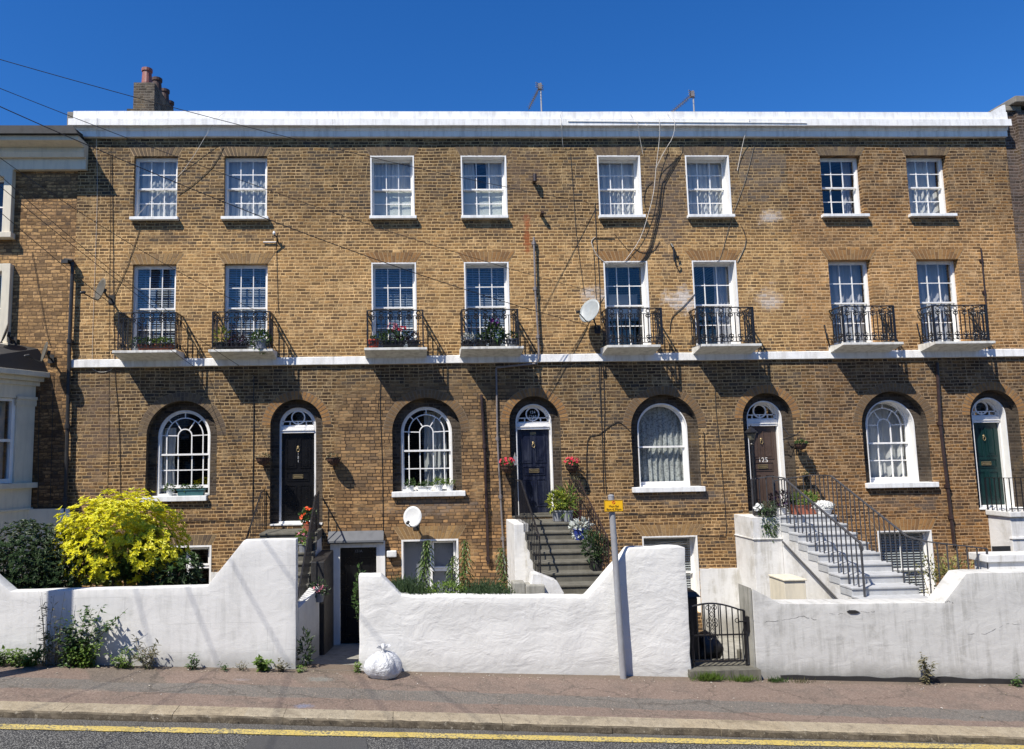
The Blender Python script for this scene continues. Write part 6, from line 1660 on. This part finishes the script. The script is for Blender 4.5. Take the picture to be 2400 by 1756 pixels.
shrub('dark green evergreen shrub at the left edge beside the yellow shrub', (62, 1318), -3.15, .92, .72, .7, 1500, (LF_D, LF_D), .075, .036, 9, -.1, rosette=6)
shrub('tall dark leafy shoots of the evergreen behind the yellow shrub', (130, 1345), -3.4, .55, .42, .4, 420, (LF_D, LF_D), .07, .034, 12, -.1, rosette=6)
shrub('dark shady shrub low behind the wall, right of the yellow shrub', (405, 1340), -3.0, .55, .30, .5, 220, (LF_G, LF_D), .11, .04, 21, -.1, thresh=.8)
# lilies and lavender behind the middle wall
def lily(label, px, pyt, pyb, y, w, n):
    q = random.Random(label); b = V3(px, pyb, y); t_ = V3(px+q.uniform(-9, 9), pyt, y)
    T = thing('lily_plant', (b.x, y, b.z-.3), label, 'plant', 'lilies behind the middle wall')
    mb = MB(); mb.tube([(b.x, y, b.z-.3), b.lerp(t_, .5), t_], .010, 6); mb.build('stem', STEM, T)
    mb = MB()
    for k in range(n):
        s = k/n; p = b.lerp(t_, s)+Vector((.035*math.sin(s*3.+px), .03*math.sin(s*2.4), 0)); a = k*2.4; rad = Vector((math.cos(a), math.sin(a), 0)); f = 1-.55*s**3
        L = .15*w*f*q.uniform(.55, 1.35); upw = .55-1.0*(1-s)*q.uniform(.3, 1.)
        m = p+(rad+Vector((0, 0, upw))).normalized()*L*.5; mb.leaf(p, rad+Vector((0, 0, upw)), (0, 0, 1), L*.62, .034*w)
        mb.leaf(m, rad*.75+Vector((0, 0, -.75)), (0, 0, 1), L*.75, .032*w)
    mb.build('leaves', LF_LILY, T)
lily('tallest and fullest lily stalk, before the frosted basement window', 992, 1268, 1378, -3.5, 1.15, 150)
lily('tall lily stalk between the basement window frame and the drainpipe', 1092, 1268, 1380, -3.45, 1.1, 120)
lily('short lily stalk standing close left of the tall one', 1060, 1305, 1380, -3.5, .95, 80)
lily('slim lily stalk nearest the grey steps', 1184, 1285, 1380, -3.5, .95, 95)
def lavender(label, px, pyt, pyb, y, w, n, mat, L=.2, cat='plant'):
    q = random.Random(label); b = V3(px, pyb, y); h = UZ(px, pyt, y)-b.z
    T = thing('lavender_bush', (b.x, y, b.z-.2), label, cat)
    mb = MB()
    for _ in range(n):
        x = b.x+q.gauss(0, .45)*w; yy = y+q.uniform(-.35, .35); k = max(.35, 1-((x-b.x)/w)**2*.5)
        z0 = b.z-.15+q.random()*h*.5*k; d = Vector((q.gauss(0, .28), q.gauss(0, .28), 1)).normalized(); l = h*k*q.uniform(.25, .6)
        mb.leaf((x, yy, z0), d, (q.uniform(-1,1), -1, .2), l, .014)
        for j in range(3):
            p = Vector((x, yy, z0))+d*l*q.uniform(.2, 1); mb.leaf(p, d+rv(q, .6), (0, -1, 0), .05, .010)
    mb.build('foliage', mat, T)
lavender('grey green lavender bush behind the wall shoulder, left of the lilies', 945, 1328, 1395, -3.75, .60, 900, LF_LAV)
lavender('dense lavender bush to the right of the lilies, near the steps', 1138, 1338, 1396, -3.75, .62, 1000, LF_LAV)
q = random.Random(2); c = V3(1045, 1385, -3.8); T = thing('ground_shrub', (c.x, -3.8, c.z-.2), 'low lime green plant between the two lavender bushes', 'plant')
mb = MB(); clump(mb, c, .38, .25, .16, 420, .06, .035, q); mb.build('foliage', LF_L, T)
c = V3(838, 1395, -4.0); T = thing('climbing_plant', (c.x, -4, c.z-.5), 'dark climbing plant hanging over the passage edge of the lumpy white wall', 'plant')
mb = MB(); clump(mb, c-Vector((-.04,0,0)), .11, .12, .45, 260, .07, .035, q); mb.build('foliage', LF_G, T)
c = V3(716, 1520, -4.2); T = thing('wall_weed', (c.x, -4.2, c.z-.3), 'dark leafy weed growing inside the passage mouth', 'weed')
mb = MB(); clump(mb, c, .09, .1, .30, 150, .10, .03, q, .5); mb.build('leaves', LF_D, T)
# creeper behind the right-hand railing
q = random.Random(6); c = V3(2215, 1345, -3.2); T = thing('climbing_plant', (c.x, -3.2, 0), 'straggly yellowish creeper behind the railing at the right', 'plant')
mb = MB()
for k in range(9):
    a = Vector((c.x+q.uniform(-.4,.5), -3.2, .1)); e = Vector((c.x+q.uniform(-.6,.6), -3.2+q.uniform(-.2,.4), c.z+q.uniform(.0,.5))); mb.tube([a, a.lerp(e,.5)+rv(q,.08), e], .007, 4)
mb.build('stem', STEM, T)
mb = MB(); clump(mb, c, .62, .35, .42, 460, .07, .04, q, shell=.1); mb.build('foliage', leaf_mat('creeper_leaf', [(.30,.26,.07), (.18,.20,.06), (.36,.33,.14), (.12,.13,.05)], .3), T)
# ------------------------------------------------------------------ weeds along the foot of the walls
def weed(label, px, py, w, h, n, mat, L, W, dry=0, y=-4.42, group=None, spread=1.):
    q = random.Random(label); g = GP(px, py); x = g.x; z = gz(x, y)
    T = thing('wall_weed', (x, y, z), label, 'weed', group)
    mb = MB(); tips = []
    for k in range(max(4, int(8*w/.25))):
        e = Vector((x+q.gauss(0, .42)*w*spread, y-.03+q.uniform(-.10, .06), z+h*q.uniform(.45, 1.))); s = Vector((x+q.uniform(-.3,.3)*w, y+q.uniform(0,.05), z))
        m = s.lerp(e, .55)+Vector((q.uniform(-.03,.03), -.02, .05*h)); mb.tube([s, m, e], [.005, .004, .002], 4); tips += [(s, m, e)]
    mb.build('stems', STEM, T)
    mb = MB()
    for _ in range(n):
        s, m, e = q.choice(tips); t = q.random(); p = (s.lerp(m, t*2) if t < .5 else m.lerp(e, t*2-1))+rv(q, .025+.05*w)
        p.z = max(p.z, z+.01); p.y = min(p.y, y+.08)
        d = Vector((q.gauss(0, 1), -.5+q.gauss(0, .6), q.uniform(-.5, .7)))
        mb.leaf(p, d, (0, -.4, 1), L*q.uniform(.6, 1.3), W*q.uniform(.7, 1.2), .2)
    mb.build('leaves', mat, T)
    return T
weed('sprawling low green weeds at the far left foot of the wall', 45, 1568, .62, .30, 520, LF_L, .075, .04)
weed('low dark green weeds filling in at the left edge', -20, 1565, .5, .26, 260, LF_G, .07, .035)
weed('tall bushy weed with seeding stalks, the biggest against the left wall', 165, 1566, .68, 1.0, 620, LF_G, .085, .045)
weed('dense leafy base of weeds under the pole shadow', 190, 1570, .52, .45, 520, LF_L, .075, .042)
weed('thin dry weed stalks leaning up beside the pole shadow', 112, 1563, .46, 1.25, 170, LF_DRY, .09, .022)
weed('round pale green weed clump left of a brown withered one', 292, 1568, .36, .34, 260, LF_L, .06, .03)
weed('withered brown weed with drooping leaves', 350, 1566, .28, .52, 150, LF_DRY, .10, .025)
weed('small green weed standing alone below the middle of the left wall', 452, 1568, .20, .24, 110, LF_G, .055, .03)
weed('tiny thin weed, faint against the white wall', 525, 1570, .16, .15, 50, LF_G, .045, .02)
weed('tiny greyish weed beside the broad leafy weed', 566, 1572, .16, .16, 40, LF_DRY, .045, .02)
weed('broad bright leafy weed near the right end of the left wall', 618, 1576, .24, .26, 210, LF_L, .07, .05)
weed('small dry leafy weed at the wall corner', 662, 1577, .16, .22, 80, LF_DRY, .06, .03)
weed('small bright weed at the passage mouth', 706, 1580, .14, .12, 60, LF_L, .05, .025)
weed('little weed by the left foot of the lumpy wall', 836, 1574, .14, .20, 70, LF_L, .06, .03)
weed('dark upright weed against the stained wall, before its tarred foot', 2176, 1606, .13, .52, 150, LF_DRY, .08, .03)
weed('low green weed at the far right foot of the stained wall', 2388, 1612, .2, .16, 70, LF_G, .05, .03)
def grass(label, px, py, w, h, n, mat, y=-4.48):
    q = random.Random(label); g = GP(px, py); x = g.x; z = gz(x, y); T = thing('grass_tuft', (x, y, z), label, 'grass tuft')
    mb = MB()
    for _ in range(n):
        s = Vector((x+q.gauss(0, .4)*w, y+q.uniform(-.06, .05), z)); mb.leaf(s, (q.gauss(0, .55), q.uniform(-.8, .1), 1), (0, -1, .3), h*q.uniform(.5, 1.3), .010, .1)
    mb.build('blades', mat, T)
grass('grass tuft growing at the left of the broken step slab', 1655, 1592, .28, .16, 240, LF_L)
grass('grass tuft growing at the right of the broken step slab', 1735, 1594, .28, .12, 180, LF_L)
grass('grass tuft at the left foot of the stained wall', 1820, 1598, .22, .10, 110, LF_G)
grass('sparse dry grass between the gate slab and the upright weed', 1885, 1602, .25, .09, 50, LF_DRY)
# scattered fallen leaves and litter specks on the pavement
q = random.Random(31); mb = MB()
for _ in range(330):
    x = q.uniform(-7, 12); y = q.choice([-4.42-abs(q.gauss(0, .10)), -4.42-abs(q.gauss(0, .14)), q.uniform(-6.6, -4.5)]); mb.leaf((x, y, gz(x, y)+.008), (q.gauss(0,1), q.gauss(0,1), .05), (0,0,1), q.uniform(.015,.05), q.uniform(.01,.03), .15)
o = mb.build('leaf_litter', leaf_mat('litter_leaf', [(.30,.22,.12), (.55,.50,.42), (.20,.15,.08), (.62,.60,.56)], .1)); tag(o, kind='stuff')

# ------------------------------------------------------------------ white rubbish bag
g = GP(899, 1586); bc = Vector((g.x, -4.62, gz(g.x, -4.62)))
BAGM = NT('thin_white_polythene'); p_ = BAGM.pos(); n1 = BAGM.noise(p_, 9., 5, .6, .8); n2 = BAGM.noise(p_, 30., 4, .6, 1.)
rid = BAGM.math('ABSOLUTE', BAGM.math('SUBTRACT', BAGM.noise(p_, 5., 3, .5, 1.2), .5)); rid2 = BAGM.math('ABSOLUTE', BAGM.math('SUBTRACT', BAGM.noise(p_, 13., 3, .5, 1.5), .5))
hgt_ = BAGM.math('ADD', BAGM.math('MULTIPLY', BAGM.smooth(rid, .0, .09), -1.), BAGM.math('MULTIPLY', BAGM.smooth(rid2, .0, .10), -.5))
b_ = BAGM.bsdf(BAGM.ramp(n1, [(.3, (.54,.56,.60)), (.55, (.68,.69,.70)), (.8, (.74,.74,.73))]), .25, BAGM.bump(hgt_, .5, .018), 0, .5)
tb_ = BAGM.n('ShaderNodeBsdfTranslucent', {'Color': (.7,.72,.75)}); mx_ = BAGM.n('ShaderNodeMixShader', {0: .25, 1: b_.outputs[0], 2: tb_.outputs[0]}); BAGM.t.links.new(mx_.outputs[0], BAGM.out.inputs[0])
BAG = thing('rubbish_bag', bc, 'knotted white plastic rubbish bag on the pavement', 'rubbish bag')
mb = MB(); n, m = 80, 36; hb = .43
for j in range(m+1):
    v = j/m; z = hb*(v**.9)
    rr = (.240*math.sin(PI*min(1, (v*.80+.22)))**.6)*(1.0 if v < .86 else max(.16, 1-(v-.86)*6.2))
    if v < .12: rr *= .86+.14*v/.12
    for i in range(n):
        a = 2*PI*i/n; d = Vector((math.cos(a), math.sin(a), z*2.2))
        e = .16*noise.noise(d*1.3+Vector((3,1,2)))+.035*noise.noise(Vector((a*4.0, v*2.2, 5)))*(v > .35)+.022*noise.noise(d*6)
        ple = (.055*math.sin(a*11+4*noise.noise(d*1.2))+.03*math.sin(a*23+1+3*noise.noise(d*2)))*max(0, v-.40)*1.8
        r_ = rr*(1+e*1.6)+ple*rr*2
        mb.v.append((bc.x+r_*1.16*math.cos(a), bc.y+r_*.95*math.sin(a), bc.z+z+e*.25*v))
for j in range(m):
    for i in range(n): a = j*n+i; b = j*n+(i+1) % n; mb.f.append([a, b, b+n, a+n]); mb.mi.append(0)
mb.f.append(list(range(n))[::-1]); mb.mi.append(0); mb.f.append([m*n+i for i in range(n)]); mb.mi.append(0)
mb.build('bag_body', BAGM.m, BAG, smooth=True)
mb = MB(); q = random.Random(8)
nn_ = 28; rr_ = [(.045, -.03), (.030, .0), (.040, .02), (.075, .05), (.095, .065)]
for (r_, h_) in rr_:
    for k in range(nn_):
        a = 2*PI*k/nn_; w_ = 1+.35*math.sin(a*7+h_*20)*(h_ > .01)
        mb.v.append((bc.x+r_*w_*math.cos(a), bc.y+r_*w_*math.sin(a), bc.z+hb+h_+.02*math.sin(a*5)*(h_ > .03)))
for j in range(len(rr_)-1):
    for k in range(nn_): a = j*nn_+k; b = j*nn_+(k+1) % nn_; mb.f.append([a, b, b+nn_, a+nn_]); mb.mi.append(0)
mb.build('bag_knot', BAGM.m, BAG)

# ------------------------------------------------------------------ window-sill and balcony pots
zs = Z_GS+.006
def sx(px, py, y): return UX(px, py, y)
potted('small white plant pot at the left end of the green trough sill', (sx(398,1160,.06), .04, zs), 'round', POTW, (.062,.15), [(LF_G,.11,.08,.07,70,.07,.035,.03)])
potted('teal plastic window trough below the raised sash', (sx(449,1160,.03), .02, zs), 'trough', POTT, (.60,.17,.14), [(LF_G,.12,.07,.06,70,.06,.035,.03,-.13),(LF_G,.12,.07,.06,70,.06,.035,.03,.13)])
potted('white pot at the left end of the sill of four white pots', (sx(962,1150,.06), .05, zs), 'round', POTW, (.07,.13), [(LF_G,.11,.09,.09,90,.06,.03,.05)], group='white pots on the window sill')
potted('long white trough in the middle of the sill of white pots', (sx(996,1150,.06), .05, zs), 'trough', POTW, (.32,.14,.11), [(LF_G,.17,.08,.07,150,.05,.03,.03)], group='white pots on the window sill')
potted('wide white pot right of the long trough on the sill', (sx(1028,1150,.06), .05, zs), 'round', POTW, (.085,.14), [(LF_L,.13,.09,.08,90,.07,.03,.05)], group='white pots on the window sill')
potted('white pot at the right end of the sill of white pots', (sx(1054,1150,.06), .05, zs), 'round', POTW, (.07,.14), [(LF_L,.12,.08,.06,60,.07,.02,.05)], group='white pots on the window sill')
zb_ = Z_SLAB+.006
def bal(px, dy=-.42): return (UX(px, 808, dy), dy, zb_)
potted('small pale pot on the leftmost balcony', bal(322), 'round', POTW, (.07,.12), [(LF_G,.14,.1,.12,60,.08,.04,.06)])
potted('terracotta trough left of the longer one on the leftmost balcony', bal(345), 'trough', TERRA, (.36,.17,.13), [(LF_G,.18,.1,.10,110,.08,.045,.04)])
potted('long terracotta trough at the right of the leftmost balcony', bal(382), 'trough', TERRA, (.48,.17,.14), [(LF_L,.24,.11,.11,150,.08,.05,.05)])
potted('dark pot with pale yellow foliage at the left of the second balcony', bal(520), 'round', POTK, (.12,.17), [(LF_YG,.17,.13,.22,130,.08,.045,.14)])
potted('dark trough of purple flowers in the middle of the second balcony', bal(556), 'trough', POTK, (.50,.18,.13), [(LF_PUR,.28,.1,.13,170,.08,.04,.06)], [(FL_PUR,.18,.08,.07,8,.04,.06)])
potted('grey pot of trailing white flowers at the right of the second balcony', bal(612, -.50), 'round', POTG, (.13,.20), [(LF_G,.22,.14,.20,300,.08,.04,.04), (LF_L,.15,.08,.18,120,.07,.03,-.12)], [(FL_W,.14,.08,.10,10,.035,.08)])
potted('red bucket at the left of the third balcony', bal(876), 'round', POTR, (.10,.20), [(LF_G,.08,.08,.06,40,.07,.04,.03)])
potted('dark trough of pink geraniums on the third balcony', bal(922), 'trough', POTK, (.50,.18,.14), [(LF_G,.32,.13,.17,260,.08,.05,.10), (LF_PUR,.2,.1,.1,90,.07,.04,.05,.12)], [(FL_PINK,.11,.07,.08,10,.05,.36), (FL_CRI,.10,.07,.06,8,.045,.30,.20)])
potted('dark pot of wiry plants at the right of the third balcony', bal(968), 'round', POTK, (.11,.15), [(LF_PUR,.15,.12,.15,110,.09,.03,.08)])
potted('silver leaved plant in a dark pot at the left of the fourth balcony', bal(1098), 'round', POTK, (.11,.14), [(LF_S,.14,.11,.12,110,.08,.035,.07)])
potted('dark pot of greyish foliage second from the left on the fourth balcony', bal(1128), 'round', POTK, (.11,.14), [(LF_LAV,.15,.12,.12,120,.08,.04,.06)])
potted('tall purple flowered plant in a dark pot on the fourth balcony', bal(1160), 'round', POTK, (.12,.16), [(LF_G,.24,.14,.24,260,.09,.05,.16), (LF_D,.16,.1,.2,90,.1,.04,.3,-.1)], [(FL_PUR,.12,.07,.08,12,.05,.42), (FL_W,.10,.07,.05,5,.035,.22)])
potted('grey bucket with dark leaves at the right of the fourth balcony', bal(1200), 'round', POTG, (.11,.18), [(LF_D,.14,.11,.1,80,.08,.045,.05)])
# ------------------------------------------------------------------ hanging baskets
def basket(label, px, py, y=-.20, r=.17, plants=None, flows=None, bare=False):
    q = random.Random(label); c = V3(px, py, y); T = thing('hanging_basket', (c.x, 0, c.z), label, 'hanging basket')
    mb = MB(); mb.lathe([(.02, -r*1.05), (r*.55, -r*.85), (r*.85, -r*.45), (r, 0), (r*.93, 0), (r*.7, -.03)], c, 16); mb.build('basket', BASKETM, T)
    mb = MB(); 
    for k in range(8):
        a = 2*PI*k/8; mb.tube([c+Vector((math.cos(a)*r*1.02, math.sin(a)*r*1.02, 0)), c+Vector((math.cos(a)*r*.75, math.sin(a)*r*.75, -r*.65)), c+Vector((0, 0, -r*1.08))], .005, 4)
    mb.tube([c+Vector((math.cos(a)*r*1.02, math.sin(a)*r*1.02, 0)) for a in [2*PI*k/14 for k in range(15)]], .006, 4)
    mb.tube([c+Vector((0, r*.9, 0)), Vector((c.x, -.01, c.z+.0)), Vector((c.x, -.01, c.z-.25))], .010, 5); mb.build('wire_frame', BLACK, T)
    mb = MB(); clump(mb, c+Vector((0, 0, .02)), r*.9, r*.9, r*.35, 60 if bare else 130, .06, .03, q); mb.build('foliage', LF_DRY if bare else LF_G, T)
    if flows: mb = MB(); flowers(mb, c+Vector((0, 0, r*.55)), r*1.05, r*.8, r*.62, 34, .038, q, False); mb.build('flowers', flows, T)
    return T
basket('withered hanging basket left of the black front door', 617, 1073, bare=True)
basket('withered hanging basket right of the black front door', 782, 1073, bare=True)
basket('hanging basket of red flowers left of the navy front door', 1189, 1092, r=.16, flows=FL_CRI)
basket('hanging basket of red flowers right of the navy front door', 1341, 1091, r=.16, flows=FL_CRI)
T = basket('round planter hung from an iron bracket beside the brown front door', 1877, 1040, y=-.24, r=.14)
mb = MB(); c = V3(1877, 1040, -.24); mb.tube([(c.x-.28, -.01, c.z+.40), (c.x-.2, -.1, c.z+.22), (c.x-.1, -.24, c.z+.2), (c.x, -.24, c.z+.28)], .012, 5); mb.tube([(c.x, -.24, c.z+.28), (c.x, -.24, c.z)], .004, 4); mb.tube([(c.x-.3, -.01, c.z+.1), (c.x-.1, -.22, c.z+.2)], .012, 5); mb.build('bracket', BLACK, T)
# small fittings
c = V3(1207, 1078, -.02); T = thing('door_lantern', (c.x, 0, c.z), 'slim grey wall lantern at the left jamb of the navy door', 'lantern')
mb = MB(); mb.box(c.x-.035, c.x+.035, -.10, .0, c.z-.12, c.z+.08); mb.build('lamp_body', POTG, T); mb = MB(); mb.lathe([(.045, 0), (.01, .09)], (c.x, -.055, c.z+.08), 8); mb.build('lamp_cap', BLACK, T)
c = V3(918, 1298, -.06); T = thing('wall_lamp', (c.x, 0, c.z), 'small white box lamp on the wall beside the basement window', 'lamp')
mb = MB(); mb.box(c.x-.11, c.x+.11, -.13, 0, c.z-.07, c.z+.07); mb.build('lamp_body', POTW, T, bevel=.02)
c = V3(646, 556, -.10); T = thing('wall_bracket', (c.x, 0, c.z), 'iron cable bracket with white insulators between the left upper windows', 'bracket')
mb = MB(); mb.tube([(c.x+.05, 0, c.z-.12), (c.x+.03, -.12, c.z), (c.x-.03, -.14, c.z+.05)], .018, 6); mb.bar((c.x, -.02, c.z-.3), (c.x+.05, -.14, c.z+.08), .02); mb.build('iron_arm', BLACK, T)
mb = MB(); mb.lathe([(.02, 0), (.035, .03), (.02, .08)], (c.x-.03, -.14, c.z+.05), 8); mb.build('insulator', POTW, T)
mb = MB(); mb.tube([(c.x-.3, -.03, c.z-.1), (c.x, -.03, c.z-.1)], .014, 6); mb.build('tie_bar', POTW, T)
# carriage lantern on a post beside the brown door
y = -.75; b = V3(1773, 1214, y); t_ = V3(1767, 1038, y)
T = thing('lamp_post', (b.x, y, b.z-.0), 'black carriage lantern on a slim post beside the brown door', 'lamp')
mb = MB(); mb.tube([(b.x, y, zl3), (b.x, y, t_.z)], .022, 8); mb.lathe([(.05, 0), (.05, .05), (.025, .08)], (b.x, y, zl3), 10); mb.lathe([(.022, -.06), (.05, -.03), (.03, 0)], (b.x, y, t_.z), 10); mb.build('post', BLACK, T)
mb = MB(); mb.lathe([(.045, 0), (.105, .22), (.15, .225), (.15, .24), (.05, .33), (.03, .35), (.018, .36), (.02, .38), (.004, .40)], (b.x, y, t_.z), 6)
for k in range(0): pass
mb.build('lantern', BLACK, T)
mb = MB(); mb.lathe([(.049, .02), (.104, .20)], (b.x, y, t_.z), 6); mb.build('lamp_glass', paint('smoked_lamp_glass', (.12,.11,.08), .15, .1, 5, 0), T)
# ------------------------------------------------------------------ pots on the front steps
def onstep(px, py, y, z): return (UX(px, py, y), y, z)
potted('terracotta pot of orange red flowers on the landing by the black door', onstep(722,1235,-.8,zl1+.005), 'round', TERRA, (.09,.18), [(LF_G,.16,.13,.18,170,.08,.045,.14)], [(FL_OR,.16,.10,.19,16,.042,.15)])
potted('pot of pink flowers a step below the orange red ones', onstep(712,1266,-1.5,zl1-.34), 'round', POTG, (.09,.17), [(LF_L,.15,.13,.15,130,.08,.045,.12)], [(FL_PINK,.13,.09,.10,10,.038,.14)])
potted('small pot of straggly leaves hanging on the side of the left steps', onstep(748,1300,-2.6,.95), 'round', POTG, (.08,.16), [(LF_LAV,.16,.12,.16,120,.08,.035,.06)], [(FL_PINK,.12,.08,.08,9,.035,.08)])
zA = zl2+.005
potted('grey pot with a yellow green leafy plant at the right of the navy door', onstep(1309,1222,-.70,zA), 'round', POTG, (.12,.24), [(LF_YG,.24,.2,.22,300,.11,.055,.18)])
potted('ribbed grey pot of grassy blades beside the yellow green plant', onstep(1332,1222,-.85,zA), 'round', POTG, (.095,.24), [(LF_L,.13,.12,.32,110,.22,.025,.2)])
potted('pot of dry wiry stems against the railing by the navy door', onstep(1352,1214,-.45,zA), 'round', TERRA, (.10,.2), [(LF_DRY,.20,.15,.38,130,.12,.02,.35)])
potted('blue glazed pot of silver white leaves on the grey steps', onstep(1362,1262,-1.55,zl2-.158*2+.005), 'round', POTB, (.13,.24), [(LF_S,.19,.15,.13,120,.12,.06,.04), (LF_S,.14,.1,.12,70,.11,.06,-.1)], None)
potted('pale urn on the grey steps below the blue pot', onstep(1377,1292,-2.0,zl2-.158*3+.005), 'round', PIPEG, (.08,.22), [(LF_LAV,.12,.1,.1,60,.08,.04,.04)])
potted('dark bushy plant in a dark pot low on the grey steps', onstep(1398,1318,-2.55,zl2-.158*5+.005), 'round', POTK, (.11,.2), [(LF_D,.26,.2,.3,330,.11,.04,.2), (LF_LAV,.2,.15,.25,90,.11,.03,.25)])
zB = zl3+.005
potted('trailing green plant spilling over the white pier by the brown door', onstep(1800,1200,-.86,zB), 'round', POTK, (.10,.12), [(LF_LAV,.20,.10,.14,230,.08,.02,.05), (LF_G,.20,.07,.34,800,.08,.024,-.30)], None, trail=1)
potted('small pot of white flowers at the left corner of the white pier', onstep(1777,1203,-.80,zB), 'round', POTK, (.06,.10), [(LF_G,.06,.05,.05,30,.05,.03,.03)], [(FL_W,.09,.07,.08,9,.05,.09)])
potted('dark purple leaved plant by the brown door', onstep(1832,1203,-.50,zB), 'round', POTW, (.10,.14), [(LF_PUR,.28,.2,.2,330,.08,.04,.18)], [(FL_PUR,.2,.15,.14,7,.035,.2)])
potted('red trough of green ferny leaves on the pale landing', onstep(1886,1205,-.62,zB), 'trough', TERRA, (.62,.2,.2), [(LF_L,.32,.14,.15,420,.07,.03,.15)])
potted('bowl of white flowers at the right of the pale landing', onstep(1930,1206,-.72,zB), 'round', POTW, (.15,.12), [(LF_S,.25,.15,.09,130,.06,.035,.06)], [(FL_W,.20,.13,.09,80,.05,.07)])
potted('small dark pot on the white wall top beside the pier', onstep(1888,1120,-.06,zB+.75), 'round', POTK, (.05,.09), [(LF_D,.06,.05,.05,30,.05,.02,.03)])
